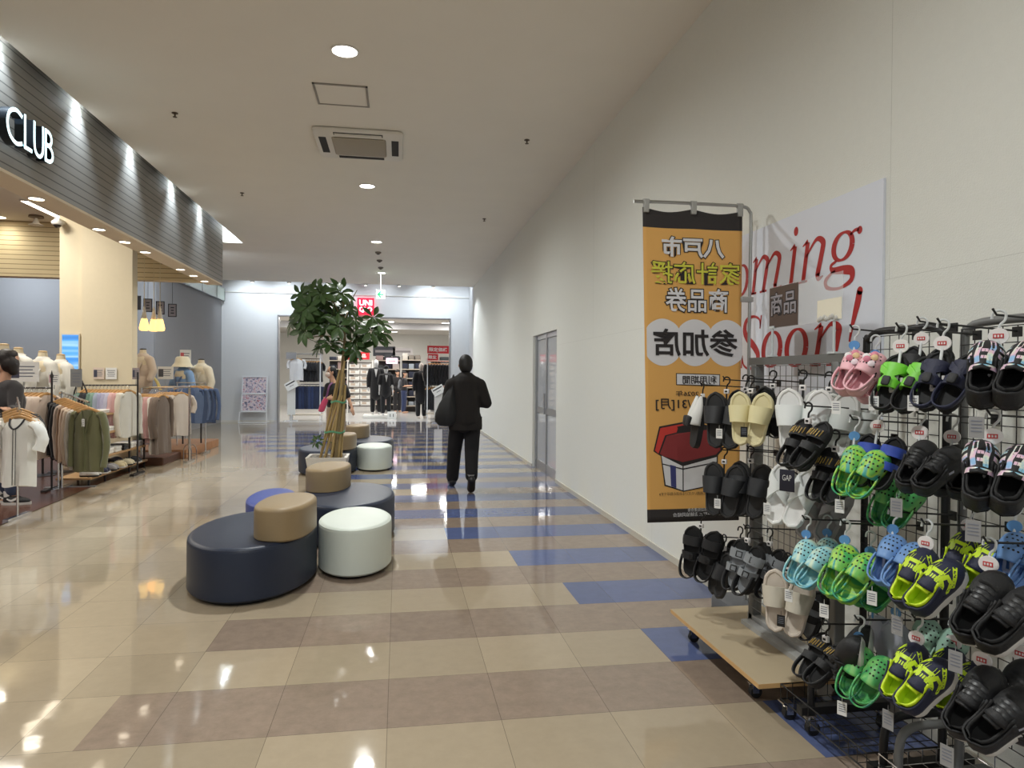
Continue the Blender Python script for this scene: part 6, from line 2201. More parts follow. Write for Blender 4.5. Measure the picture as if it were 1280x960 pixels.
store_rack('tall white clothes rack with a white tee facing out, at the store entrance', -3.30, -2.40, 22.35, 2.05, (1.92, 1.12))
g = garment('tee', 'tee', 'white tee facing outward on the tall white rack', cloth('tee_white', (226, 226, 228)), (-3.10, 22.05, 1.98), 0.0, seed=0, L=0.66, wsh=0.21, wh=0.20, depth=0.05, sleeve=0.22)
mb = MB(); mb.box((-3.25, 21.98, 2.0), (0.3, 0.02, 0.2)); o = mb.build('sign_card', mat('card_slate', (150, 150, 154), 0.5), None, smooth=False)
tag(o, 'grey card clipped over the white tee at the tall rack corner', 'sign')
for i in range(7):
    garment('tee', 'tee', 'black tee, %s along the upper bar behind the white tee' % pick(i), BLKC, (-2.92 + 0.075 * i, 22.35, 1.90), radians(62), seed=i, group='black tees on the tall rack', L=0.62, wsh=0.2, wh=0.2, depth=0.04, sleeve=0.2)
for i in range(8):
    me = shared('jeans', lambda: (lambda mb: (mb.rbox((0, 0, -0.16), (0.34, 0.05, 0.2), 0.02), mb.rbox((-0.085, 0, -0.48), (0.16, 0.055, 0.56), 0.024), mb.rbox((0.085, 0, -0.48), (0.16, 0.055, 0.56), 0.024), mb)[-1])(MB()))
    j = inst('jeans', me, cloth('jean_%d' % (i % 3), ((44, 58, 96), (36, 46, 74), (52, 66, 104))[i % 3], 0.15), None, (-3.12 + 0.095 * i, 22.33, 1.11), (0, 0, radians(30)))
    tag(j, 'dark blue jeans, %s along the lower bar of the tall white rack' % pick(i), 'jeans', 'jeans on the tall rack')
    inst('hanger', HANG_ME, BLACKP, j, scale=(0.8, 1, 0.8))

store_rack('tall clothes rack of black garments under red price signs', 0.92, 1.85, 23.0, 2.0, (1.9, 1.12), shelf=False)
for i in range(9):
    garment('jacket', 'jacket', 'black jacket, %s along the upper bar under the red price sign' % pick(i), BLKC, (0.98 + 0.095 * i, 23.0, 1.88), radians(50), seed=i, group='black jackets under the red sign', L=0.7, wsh=0.21, wh=0.21, depth=0.04, sleeve=0.5)
    garment('skirt', 'skirt', 'black skirt, %s along the lower bar under the red price sign' % pick(i), BLKC, (0.98 + 0.095 * i, 23.0, 1.10), radians(50), seed=i + 1, group='black skirts under the red sign', L=0.72, wsh=0.16, wh=0.22, depth=0.045, sleeve=0)


def red_sign(label, x0, x1, z0, z1, y, txt, body=SHOPRED):
    t = thing('price_sign', label, 'sign', ((x0 + x1) / 2, y, (z0 + z1) / 2))
    w, h = x1 - x0, z1 - z0
    mb = MB(); mb.box((0, 0, 0), (w, 0.02, h)); mb.build('board', body, t, smooth=False)
    if txt:
        q = MB(); text_fit(q, txt, (-w * 0.44, -h * 0.28, w * 0.36, h * 0.28), lambda u, v: (u, -0.0115, v), 0.02); q.build('lettering', PAPER, t, smooth=False)
    mb = MB()
    for s in (-1, 1):
        mb.tube([(s * w * 0.4, 0, h / 2), (s * w * 0.4, 0, h / 2 + 0.14)], 0.006, 5)
    mb.build('bracket', CHROME, t)


red_sign('long red price sign with white characters over the black garment rack', 0.91, 1.85, 2.15, 2.40, 22.7, '限定価格 1,')
red_sign('short red price sign hanging under the long red one', 0.93, 1.26, 1.92, 2.13, 22.68, '限定')
red_sign('red header sign above the white bins, behind the tree', -2.0, -1.1, 2.02, 2.30, 26.7, '人気商品')

# shelf of white bins
t = thing('bin_shelf', 'white shelf unit of packaged goods under the red header sign', 'shelf', (-1.45, 27.0, 0))
mb = MB()
for x in (-0.46, 0.46):
    mb.span((x - 0.02, -0.22, 0), (x + 0.02, 0.22, 2.0))
mb.build('side_panel', WHITE, t, smooth=False)
for k in range(8):
    mb = MB(); mb.span((-0.44, -0.22, 0.24 + 0.235 * k), (0.44, 0.22, 0.27 + 0.235 * k)); mb.build('shelf', mat('shelf_dark', (92, 84, 78), 0.5), t, smooth=False)
for k in range(7):
    for s in (0, 1):
        b = thing('storage_bin', 'white bin with a grey label, %s shelf up, %s side of the bin shelf' % (pick(k), ('tree', 'mannequin')[s]), 'bin', (-1.66 + 0.42 * s, 26.92, 0.272 + 0.235 * k), 0, 'white bins on the bin shelf')
        mb = MB(); mb.rbox((0, 0, 0.09), (0.38, 0.3, 0.165), 0.02); mb.build('body', WHITE, b)
        mb = MB(); mb.box((-0.05, -0.152, 0.10), (0.16, 0.004, 0.08)); mb.build('label_card', mat('label_tan', (196, 178, 160), 0.6), b, smooth=False)
        mb = MB(); mb.box((0, -0.153, 0.168), (0.3, 0.008, 0.012)); mb.build('rim', mat('shelf_dark', (92, 84, 78)), b, smooth=False)

# plinths and dressed mannequins
t = thing('display_plinth', 'low white plinth under the two dressed mannequins', 'plinth', (-0.62, 23.55, 0))
mb = MB(); mb.rbox((0, 0.25, 0.05), (1.1, 1.1, 0.10), 0.02); mb.build('top', WHITE, t)
mb = MB(); mb.box((0, 0.25, 0.02), (1.04, 1.04, 0.04)); mb.build('base', mat('shelf_grey', (150, 148, 146)), t, smooth=False)
t = thing('sign_block', 'small white block with two dark strokes beside the front mannequin foot', 'sign', (-0.22, 22.9, 0.0))
mb = MB(); mb.box((0, 0, 0.12), (0.28, 0.1, 0.24)); mb.build('block', PAPER, t, smooth=False)
mb = MB(); mb.box((-0.05, -0.052, 0.12), (0.02, 0.004, 0.1)); mb.box((0.05, -0.052, 0.12), (0.02, 0.004, 0.1)); mb.build('print', BLACKP, t, smooth=False)


def dressed(label, x, y, z0, h, skin, rz=0.0, cap=False, coat=False):
    t = thing('mannequin', label, 'mannequin', (x, y, z0), rz)
    k = h / 1.75
    S = lambda *p: tuple(v * k for v in p)
    body = [('s', S(0, 0, 1.63), S(0.078, 0.098, 0.12)), ('t', S(0, 0.01, 1.42), S(0, 0, 1.56), 0.052 * k, 0.048 * k), ('t', S(-0.13, 0, 1.40), S(0.13, 0, 1.40), 0.06 * k, 0.06 * k),
            ('s', S(0, 0, 1.25), S(0.16, 0.10, 0.2)), ('s', S(0, 0, 0.95), S(0.16, 0.11, 0.16))]
    for s in (-1, 1):
        body += [('t', S(s * 0.18, 0, 1.40), S(s * 0.22, 0.0, 1.12), 0.05 * k, 0.04 * k), ('t', S(s * 0.22, 0, 1.12), S(s * 0.235, -0.04, 0.86), 0.038 * k, 0.028 * k), ('s', S(s * 0.24, -0.045, 0.79), S(0.026, 0.04, 0.08)),
                 ('t', S(s * 0.09, 0, 0.9), S(s * 0.10, 0, 0.48), 0.085 * k, 0.06 * k), ('t', S(s * 0.10, 0, 0.48), S(s * 0.10, 0.02, 0.09), 0.055 * k, 0.038 * k), ('s', S(s * 0.10, -0.05, 0.035), S(0.042, 0.12, 0.035))]
    put('body', blob(body, 0.018, 3), skin, t)
    hem = 0.62 if coat else 0.80
    top = [('t', S(-0.14, 0, 1.40), S(0.14, 0, 1.40), 0.075 * k, 0.075 * k), ('t', S(0, 0, 1.35), S(0, 0, 1.1), 0.16 * k, 0.165 * k), ('t', S(0, 0, 1.1), S(0, 0, hem), 0.165 * k, 0.19 * k)]
    for s in (-1, 1):
        top += [('t', S(s * 0.18, 0, 1.40), S(s * 0.235, 0, 1.14), 0.075 * k, 0.075 * k)]
        if coat:
            top += [('t', S(s * 0.235, 0, 1.14), S(s * 0.245, -0.03, 0.9), 0.07 * k, 0.055 * k)]
    put('top', blob(top, 0.02, 3), BLKC, t)
    mb = MB(); mb.add([S(-0.05, -0.155, 1.44), S(0.05, -0.155, 1.44), S(0.0, -0.178, 1.18)], [(0, 1, 2)]); mb.build('neck_opening', skin, t, smooth=False)
    tr = []
    for s in (-1, 1):
        tr += [('t', S(s * 0.09, 0, 0.92), S(s * 0.105, 0, 0.5), 0.105 * k, 0.085 * k), ('t', S(s * 0.105, 0, 0.5), S(s * 0.105, 0.0, 0.13), 0.085 * k, 0.075 * k)]
    put('trousers', blob(tr, 0.018, 3), BLKC, t)
    if cap:
        mb = MB(); mb.lathe([(0.095 * k, 0), (0.095 * k, 0.05), (0.07 * k, 0.1), (0.01, 0.115)], 18, c=S(0, 0, 1.66)); mb.build('cap', BLKC, t)
    return t


dressed('white mannequin in a long open black jacket, back of the plinth', -0.76, 23.95, 0.10, 1.86, MANW, coat=True)
dressed('white mannequin in black tee and trousers with a black cap, front of the plinth', -0.42, 23.35, 0.10, 1.62, MANW, radians(6), cap=True)
dressed('mannequin in a full length black coat beside the black garment rack', 0.74, 23.3, 0.0, 1.85, mat('mannequin_pale', (206, 196, 186), 0.5), radians(20), coat=True)

# gondola shelves further in
STK = [((40, 44, 60), 'navy'), ((206, 200, 190), 'white'), ((130, 122, 112), 'taupe'), ((176, 150, 146), 'pink'), ((70, 74, 76), 'charcoal'), ((150, 158, 166), 'grey blue')]
rg = random.Random(11)
for gi, (x0, x1, y, lab) in enumerate(((-0.95, 0.05, 29.0, 'behind the mannequins'), (0.12, 0.85, 27.6, 'behind the standing shopper'), (-2.9, -1.9, 30.0, 'behind the bin shelf'), (1.3, 2.4, 28.5, 'behind the black garment rack'))):
    t = thing('gondola_shelf', 'tall store shelf of folded clothes ' + lab, 'shelf', ((x0 + x1) / 2, y, 0))
    w = x1 - x0
    mb = MB(); mb.span((-w / 2, 0.2, 0), (w / 2, 0.24, 2.2)); mb.build('back_panel', mat('gondola_dark', (70, 66, 66), 0.6), t, smooth=False)
    for k in range(6):
        mb = MB(); mb.span((-w / 2, -0.22, 0.22 + 0.36 * k), (w / 2, 0.2, 0.25 + 0.36 * k)); mb.build('shelf', mat('shelf_pale', (206, 194, 176)), t, smooth=False)
        for c in range(3):
            col, cn = STK[rg.randrange(len(STK))]
            f = MB()
            hh = 0.14 + 0.14 * rg.random()
            f.rbox((0, 0, hh / 2), (w / 3.6, 0.3, hh), 0.02)
            o = f.build('folded_clothes', cloth('stk_' + cn.replace(' ', '_'), col), None, loc=((x0 + x1) / 2 - w / 3 + c * w / 3, y - 0.02, 0.252 + 0.36 * k))
            tag(o, '%s folded clothes, %s shelf up, on the store shelf %s' % (cn, pick(k), lab), 'folded clothes', 'folded clothes ' + lab)
t = thing('lit_sign', 'small glowing pink and white sign on the far store shelf', 'sign', (-0.28, 28.6, 2.02))
mb = MB(); mb.rbox((0, 0, 0), (0.46, 0.05, 0.22), 0.02); mb.build('panel', emit('sign_pink', (250, 220, 238), 1.2), t)
mb = MB(); mb.box((0, -0.028, 0), (0.3, 0.004, 0.04)); mb.build('print', SHOPRED, t, smooth=False)
for i, (x, y, z, w, h, c, l) in enumerate(((0.15, 29.0, 2.42, 0.8, 0.3, (210, 206, 204), 'pale header board above the shelf behind the shopper'), (-0.6, 29.0, 2.42, 0.9, 0.4, (60, 62, 70), 'dark header picture above the shelf behind the mannequins'))):
    t = thing('header_board', l, 'sign', (x, y, z))
    mb = MB(); mb.box((0, 0, 0), (w, 0.04, h)); mb.build('board', mat('header_%d' % i, c, 0.6), t, smooth=False)
    mb = MB(); mb.box((0, -0.022, 0), (w * 0.8, 0.004, h * 0.25)); mb.build('print', mat('header_print', (150, 146, 146), 0.6), t, smooth=False)
# ------------------------------------------------------------------ people
SKIN = mat('skin', (206, 160, 132), 0.55)
HAIR = mat('hair_black', (16, 14, 14), 0.5, bump=0.4, bscale=90)


def hand(p, d, side, up, r=0.0085, L=0.085):
    """Palm and five curled fingers at p, pointing along d; side points to the thumb."""
    p, d, side, up = Vector(p), Vector(d).normalized(), Vector(side).normalized(), Vector(up).normalized()
    out = [('t', p, p + d * L, 0.024, 0.026), ('t', p + side * 0.014, p + side * 0.02 + d * L * 0.9, 0.017, 0.017), ('t', p - side * 0.014, p - side * 0.02 + d * L * 0.9, 0.017, 0.017)]
    for k, l in enumerate((0.070, 0.080, 0.075, 0.058)):
        b = p + d * L * 0.95 + side * (0.030 - 0.020 * k)
        m = b + d * l * 0.55 + up * 0.006
        out += [('t', b, m, r * 1.05, r), ('t', m, m + d * l * 0.4 - up * 0.016, r, r * 0.85)]
    b = p + d * L * 0.3 + side * 0.028
    out += [('t', b, b + side * 0.024 + d * 0.03, r * 1.25, r * 1.1), ('t', b + side * 0.024 + d * 0.03, b + side * 0.030 + d * 0.06, r * 1.1, r * 0.9)]
    return out


def head(c, f, h=0.225, w=0.15):
    """Skull, jaw, nose, lips, ears; f is the way it faces (unit, horizontal)."""
    c, f = Vector(c), Vector(f).normalized()
    s = Vector((f.y, -f.x, 0))
    o = [('s', c + Vector((0, 0, 0.02)), (w * 0.5, w * 0.5, h * 0.46)), ('s', c - f * 0.02 + Vector((0, 0, 0.03)), (w * 0.52, w * 0.52, h * 0.42)), ('s', c + f * 0.03 - Vector((0, 0, 0.05)), (w * 0.38, w * 0.38, h * 0.32)),
         ('t', c + f * 0.074 + Vector((0, 0, 0.015)), c + f * 0.092 - Vector((0, 0, 0.022)), 0.008, 0.013), ('s', c + f * 0.078 - Vector((0, 0, 0.055)), (0.02, 0.02, 0.008))]
    for k in (-1, 1):
        o.append(('s', c + s * k * w * 0.5 - Vector((0, 0, 0.005)), (0.014, 0.02, 0.03)))
    return o


def eyes(par, c, f):
    c, f = Vector(c), Vector(f).normalized()
    s = Vector((f.y, -f.x, 0))
    mb = MB()
    for k in (-1, 1):
        mb.ell(c + f * 0.068 + s * k * 0.031 + Vector((0, 0, 0.012)), (0.013, 0.013, 0.008), 10)
        mb.ell(c + f * 0.07 + s * k * 0.031 + Vector((0, 0, 0.034)), (0.018, 0.014, 0.004), 8)
    mb.build('eyes', mat('eye_dark', (26, 20, 20), 0.3), par)


# --- the person walking away
wx, wy = 0.81, 8.48
t = thing('person', 'person in a dark jacket and black trousers walking away down the corridor', 'person', (wx, wy, 0))
hc = (0.0, 0.02, 1.535)
body = head(hc, (0.1, 1, 0), 0.225, 0.155)
body += [('t', (0, 0.0, 1.32), (0, 0.01, 1.46), 0.062, 0.056), ('t', (-0.13, 0, 1.30), (0.13, 0, 1.30), 0.07, 0.07), ('s', (0, 0, 1.15), (0.165, 0.11, 0.2)), ('s', (0, 0, 0.9), (0.16, 0.12, 0.17)),
         ('t', (0.19, 0, 1.28), (0.262, -0.02, 1.06), 0.055, 0.045), ('t', (0.262, -0.02, 1.06), (0.21, 0.2, 1.05), 0.043, 0.03),
         ('t', (-0.19, 0, 1.28), (-0.235, 0.02, 1.05), 0.055, 0.045), ('t', (-0.235, 0.02, 1.05), (-0.20, 0.2, 1.08), 0.043, 0.03),
         ('t', (-0.085, 0, 0.88), (-0.115, 0.17, 0.48), 0.085, 0.06), ('t', (-0.115, 0.17, 0.48), (-0.125, 0.34, 0.10), 0.058, 0.04), ('s', (-0.13, 0.42, 0.045), (0.042, 0.12, 0.036)),
         ('t', (0.085, 0, 0.88), (0.075, -0.02, 0.48), 0.085, 0.06), ('t', (0.075, -0.02, 0.48), (0.05, -0.27, 0.18), 0.058, 0.04), ('t', (0.05, -0.28, 0.16), (0.055, -0.2, 0.045), 0.04, 0.036)]
body += hand((0.21, 0.2, 1.05), (-0.3, 1, 0), (-1, 0, 0.4), (0, 0, 1)) + hand((-0.20, 0.2, 1.08), (0.2, 1, 0.1), (1, 0, 0.4), (0, 0, 1))
bd = put('body', blob(body, 0.010, 3), SKIN, t)
eyes(t, hc, (0.1, 1, 0))
put('hair', blob([('s', (0, 0.005, 1.565), (0.088, 0.095, 0.105)), ('s', (0.0, -0.012, 1.53), (0.086, 0.082, 0.105)), ('s', (0, 0.03, 1.60), (0.075, 0.085, 0.07))], 0.012, 2), HAIR, t)
JK = mat('jacket_brown_black', (24, 20, 18), 0.9, var=0.1, scale=14, bump=0.3, bscale=120)
jk = [('t', (-0.12, 0, 1.315), (0.12, 0, 1.315), 0.085, 0.085), ('t', (0, 0, 1.3), (0, 0, 1.1), 0.16, 0.175), ('s', (0, 0, 1.16), (0.205, 0.14, 0.2)), ('t', (0, 0, 1.1), (0, 0, 0.88), 0.175, 0.185), ('s', (0, -0.005, 0.88), (0.205, 0.15, 0.14)),
      ('t', (0.175, 0, 1.29), (0.258, -0.02, 1.07), 0.082, 0.068), ('t', (0.258, -0.02, 1.07), (0.215, 0.16, 1.055), 0.064, 0.052),
      ('t', (-0.175, 0, 1.29), (-0.235, 0.02, 1.06), 0.082, 0.066), ('t', (-0.235, 0.02, 1.06), (-0.205, 0.17, 1.075), 0.062, 0.05)]
j = put('jacket', blob(jk, 0.014, 3), JK, t)
mb = MB(); mb.lathe([(0.205, 0.745), (0.208, 0.80), (0.205, 0.9)], 28, sy=0.74, c=(0, -0.005, 0), cap0=False, cap1=False); mb.lathe([(0.2, 0.745), (0.2, 0.9)], 28, sy=0.73, c=(0, -0.005, 0), cap0=False, cap1=False)
mb.build('jacket_hem', JK, j)
mb = MB(); mb.tube([(0.075 * cos(a), 0.01 + 0.07 * sin(a), 1.385 + 0.01 * sin(a)) for a in [2 * pi * k / 20 for k in range(21)]], 0.014, 8); mb.build('collar', mat('jacket_collar', (44, 36, 30), 0.8), j)
mb = MB(); mb.tube([(0.0, -0.142, 1.33), (0.0, -0.152, 1.15), (0.0, -0.158, 0.95), (0, -0.16, 0.76)], 0.004, 5); mb.build('back_seam', JK, j)
TRS = mat('trousers_black', (16, 15, 18), 0.9, bump=0.25, bscale=90)
put('trousers', blob([('s', (0, 0, 0.86), (0.185, 0.135, 0.12)), ('t', (-0.09, 0, 0.84), (-0.118, 0.17, 0.48), 0.105, 0.092), ('t', (-0.118, 0.17, 0.48), (-0.128, 0.325, 0.115), 0.09, 0.08),
                      ('t', (0.09, 0, 0.84), (0.078, -0.02, 0.48), 0.105, 0.09), ('t', (0.078, -0.02, 0.48), (0.055, -0.245, 0.205), 0.088, 0.075)], 0.014, 3), TRS, t)
SHB = mat('shoe_dark', (22, 20, 20), 0.45)
put('shoe', blob([('t', (-0.128, 0.30, 0.055), (-0.135, 0.50, 0.04), 0.05, 0.042), ('s', (-0.135, 0.46, 0.04), (0.05, 0.11, 0.04)), ('s', (-0.128, 0.31, 0.06), (0.045, 0.06, 0.06))], 0.009, 2), SHB, t)
put('shoe', blob([('t', (0.05, -0.31, 0.165), (0.056, -0.215, 0.05), 0.048, 0.05), ('s', (0.056, -0.18, 0.045), (0.05, 0.07, 0.042)), ('s', (0.05, -0.30, 0.17), (0.044, 0.05, 0.055))], 0.009, 2), SHB, t)
mb = MB(); mb.lathe([(0.046, 0), (0.05, 0.03)], 14, c=(0.05, -0.272, 0.2), cap0=False, cap1=False); mb.build('sock', mat('sock_grey', (150, 148, 144), 0.8), t)
b = thing('shoulder_bag', 'big slouchy black bag on the shoulder of the walking person', 'bag', (wx - 0.235, wy - 0.06, 0))
mb = MB()
prof = [(0.79, 0.02, 0.03), (0.80, 0.10, 0.07), (0.86, 0.15, 0.095), (0.95, 0.148, 0.1), (1.06, 0.115, 0.085), (1.16, 0.075, 0.06), (1.24, 0.04, 0.035), (1.29, 0.022, 0.02)]
rs = []
for z, a, c in prof:
    dx = interp(z, [(0.79, 0.0), (1.05, 0.02), (1.29, 0.075)])
    rs.append([(dx + a * cos(2 * pi * k / 24), c * sin(2 * pi * k / 24) + 0.004 * sin(5 * 2 * pi * k / 24), z) for k in range(24)])
mb.rings(rs)
BAGM = mat('bag_nylon', (14, 15, 17), 0.6, bump=0.3, bscale=40)
mb.build('body', BAGM, b)
mb = MB(); mb.tube(smooth_path([(0.07, 0.0, 1.27), (0.075, 0.04, 1.385), (0.09, 0.10, 1.39), (0.08, 0.17, 1.25), (0.03, 0.1, 1.0)], 5), 0.018, 8, squash=0.4); mb.build('strap', BAGM, b)

# --- woman with a mask behind the potted tree
t = thing('person', 'woman in a face mask and black top behind the potted tree, looking aside', 'person', (-1.13, 13.0, 0))
hc = (-0.09, 0, 1.455)
fd = (-0.85, -0.5, 0)
body = head(hc, fd, 0.21, 0.14)
body += [('t', (-0.03, 0, 1.22), (-0.08, 0, 1.38), 0.05, 0.044), ('t', (-0.11, 0, 1.20), (0.11, 0, 1.20), 0.058, 0.058), ('s', (0, 0, 1.06), (0.14, 0.1, 0.18)), ('s', (0, 0, 0.82), (0.15, 0.11, 0.16)),
         ('t', (0.15, 0, 1.19), (0.225, 0.0, 0.98), 0.045, 0.036), ('t', (0.225, 0, 0.98), (0.285, -0.05, 0.82), 0.034, 0.024),
         ('t', (-0.15, 0, 1.19), (-0.19, -0.03, 0.98), 0.045, 0.036), ('t', (-0.19, -0.03, 0.98), (-0.13, -0.2, 0.99), 0.034, 0.024),
         ('t', (-0.08, 0, 0.8), (-0.09, -0.02, 0.44), 0.08, 0.055), ('t', (-0.09, -0.02, 0.44), (-0.09, 0.0, 0.08), 0.052, 0.036), ('s', (-0.09, -0.05, 0.035), (0.04, 0.11, 0.034)),
         ('t', (0.08, 0, 0.8), (0.09, 0.0, 0.44), 0.08, 0.055), ('t', (0.09, 0, 0.44), (0.1, 0.04, 0.08), 0.052, 0.036), ('s', (0.1, -0.01, 0.035), (0.04, 0.11, 0.034))]
body += hand((0.285, -0.05, 0.82), (0.25, -0.15, -1), (-0.6, -0.8, 0), (0, -1, 0)) + hand((-0.13, -0.2, 0.99), (0.8, -0.3, 0), (0, 0, 1), (0, -1, 0))
put('body', blob(body, 0.009, 3), SKIN, t)
eyes(t, hc, fd)
put('hair', blob([('s', (-0.075, 0.015, 1.485), (0.086, 0.088, 0.095)), ('s', (-0.045, 0.03, 1.43), (0.062, 0.062, 0.09)), ('s', (-0.02, 0.05, 1.40), (0.045, 0.045, 0.06))], 0.011, 2), HAIR, t)
put('face_mask', blob([('s', (-0.142, -0.032, 1.415), (0.05, 0.062, 0.05)), ('s', (-0.155, -0.036, 1.405), (0.04, 0.04, 0.04))], 0.008, 3), mat('mask_pale', (220, 202, 190), 0.8), t)
put('top', blob([('t', (-0.11, 0, 1.205), (0.11, 0, 1.205), 0.07, 0.07), ('s', (0, 0, 1.06), (0.165, 0.125, 0.2)), ('s', (0, 0, 0.87), (0.17, 0.13, 0.14)), ('t', (0.14, 0, 1.2), (0.205, 0, 1.03), 0.068, 0.06), ('t', (-0.14, 0, 1.2), (-0.18, -0.02, 1.04), 0.068, 0.06)], 0.013, 3), cloth('top_black', (30, 27, 28)), t)
put('trousers', blob([('s', (0, 0, 0.79), (0.165, 0.125, 0.1)), ('t', (-0.08, 0, 0.76), (-0.09, -0.02, 0.44), 0.095, 0.085), ('t', (-0.09, -0.02, 0.44), (-0.09, 0, 0.12), 0.085, 0.075), ('t', (0.08, 0, 0.76), (0.09, 0, 0.44), 0.095, 0.085), ('t', (0.09, 0, 0.44), (0.1, 0.04, 0.12), 0.085, 0.075)], 0.014, 3), cloth('trousers_beige', (176, 156, 134)), t)
b = thing('shoulder_bag', 'narrow pink and purple bag slung from the masked woman shoulder', 'bag', (-1.30, 12.86, 0))
mb = MB(); mb.tube(smooth_path([(0.11, 0.06, 1.27), (0.06, -0.02, 1.2), (0.03, -0.06, 1.05), (0.0, -0.05, 0.95)], 5), 0.022, 8, squash=0.4); mb.build('strap', cloth('bag_purple', (104, 58, 98)), b)
mb = MB(); mb.rings([[(-0.02 + dx + a * cos(2 * pi * k / 16), -0.05 + c * sin(2 * pi * k / 16), z) for k in range(16)] for z, a, c, dx in ((0.74, 0.02, 0.015, -0.05), (0.76, 0.055, 0.03, -0.05), (0.86, 0.06, 0.035, -0.02), (0.96, 0.05, 0.03, 0.02), (0.99, 0.03, 0.02, 0.03))]); mb.build('body', cloth('bag_pink', (206, 78, 112)), b)


# --- two shoppers in the far store
def shopper(label, x, y, h, rz, topm, legm, hairm=HAIR, reach=False, vest=None):
    t = thing('person', label, 'person', (x, y, 0), rz)
    k = h / 1.65
    S = lambda *p: tuple(v * k for v in p)
    hc = S(0, 0, 1.53)
    body = head(hc, (0, -1, 0), 0.21 * k, 0.145 * k) + [('t', S(0, 0, 1.3), S(0, 0, 1.44), 0.052, 0.046), ('t', S(-0.12, 0, 1.29), S(0.12, 0, 1.29), 0.06, 0.06), ('s', S(0, 0, 1.13), S(0.15, 0.105, 0.2)), ('s', S(0, 0, 0.88), S(0.155, 0.115, 0.16))]
    for s in (-1, 1):
        body += [('t', S(s * 0.085, 0, 0.86), S(s * 0.09, 0, 0.46), 0.08, 0.055), ('t', S(s * 0.09, 0, 0.46), S(s * 0.09, 0.02, 0.08), 0.052, 0.036), ('s', S(s * 0.09, -0.05, 0.035), S(0.04, 0.115, 0.034)), ('t', S(s * 0.17, 0, 1.28), S(s * 0.215, -0.02, 1.05), 0.048, 0.038)]
        e = S(s * 0.18, -0.26, 1.06) if reach else S(s * 0.22, -0.08, 0.86)
        body += [('t', S(s * 0.215, -0.02, 1.05), e, 0.036, 0.026)] + hand(e, (0, -1, 0.1) if reach else (0, -0.2, -1), (-s, 0, 0.3), (0, 0, 1) if reach else (0, -1, 0))
    put('body', blob(body, 0.011, 3), SKIN, t)
    put('hair', blob([('s', S(0, 0.015, 1.565), S(0.084, 0.09, 0.09)), ('s', S(0, 0.04, 1.50), S(0.078, 0.06, 0.1)), ('s', S(0, 0.05, 1.42), S(0.07, 0.045, 0.08))], 0.012, 2), hairm, t)
    put('top', blob([('t', S(-0.12, 0, 1.295), S(0.12, 0, 1.295), 0.074, 0.074), ('s', S(0, 0, 1.14), S(0.18, 0.135, 0.2)), ('s', S(0, 0, 0.92), S(0.18, 0.14, 0.13)), ('t', S(0.16, 0, 1.28), S(0.21, -0.015, 1.08), 0.07, 0.06), ('t', S(-0.16, 0, 1.28), S(-0.21, -0.015, 1.08), 0.07, 0.06)], 0.014, 3), topm, t)
    if vest:
        put('backpack', blob([('s', S(0, 0.16, 1.12), S(0.12, 0.07, 0.19)), ('s', S(0, 0.17, 1.02), S(0.125, 0.075, 0.12))], 0.012, 3), vest, t)
    tr = [('s', S(0, 0, 0.85), S(0.17, 0.13, 0.1))]
    for s in (-1, 1):
        tr += [('t', S(s * 0.085, 0, 0.82), S(s * 0.09, 0, 0.46), 0.098, 0.08), ('t', S(s * 0.09, 0, 0.46), S(s * 0.09, 0.02, 0.11), 0.078, 0.066)]
    put('trousers', blob(tr, 0.014, 3), legm, t)
    return t


shopper('shopper in a black top with grey panel and jeans, reaching beside the mannequins', 0.2, 26.6, 1.62, radians(75), cloth('shopper_black', (30, 30, 34)), cloth('shopper_jeans', (40, 52, 88), 0.15), reach=True, vest=cloth('shopper_grey', (110, 112, 118)))
shopper('shopper in dark clothes standing behind the front mannequin', -0.05, 27.2, 1.66, radians(20), cloth('shopper_dark', (36, 34, 36)), cloth('shopper_dark', (36, 34, 36)))

# --- shopper at the picture edge in the clothes shop
t = thing('person', 'shopper with dark bobbed hair and grey top among the clothes rails, side on', 'person', (-4.12, 8.12, 0))
hc = (0.02, 0, 1.51)
fd = (-0.9, -0.25, 0)
body = head(hc, fd, 0.225, 0.155)
body += [('t', (-0.02, 0, 1.26), (0.01, 0, 1.42), 0.055, 0.05), ('t', (-0.1, 0.06, 1.24), (0.1, -0.06, 1.24), 0.062, 0.062), ('s', (0, 0, 1.08), (0.16, 0.12, 0.19)), ('s', (0, 0, 0.85), (0.16, 0.13, 0.16)),
         ('t', (0.14, -0.07, 1.22), (0.17, -0.16, 1.0), 0.05, 0.04), ('t', (0.17, -0.16, 1.0), (0.2, -0.35, 1.02), 0.038, 0.027), ('t', (-0.14, 0.07, 1.22), (-0.19, 0.05, 1.0), 0.05, 0.04), ('t', (-0.19, 0.05, 1.0), (-0.12, -0.15, 0.95), 0.038, 0.027),
         ('t', (-0.08, 0.05, 0.83), (-0.06, 0.05, 0.45), 0.085, 0.06), ('t', (-0.06, 0.05, 0.45), (-0.05, 0.1, 0.09), 0.056, 0.04), ('s', (-0.0, 0.06, 0.04), (0.11, 0.05, 0.036)),
         ('t', (0.08, -0.05, 0.83), (0.1, -0.06, 0.45), 0.085, 0.06), ('t', (0.1, -0.06, 0.45), (0.09, -0.06, 0.09), 0.056, 0.04), ('s', (0.15, -0.08, 0.04), (0.11, 0.045, 0.036))]
body += hand((0.2, -0.35, 1.02), (0.2, -1, 0.1), (-1, 0, 0.4), (0, 0, 1)) + hand((-0.12, -0.15, 0.95), (0.4, -1, 0), (1, 0, 0.3), (0, 0, 1))
put('body', blob(body, 0.010, 3), SKIN, t)
eyes(t, hc, fd)
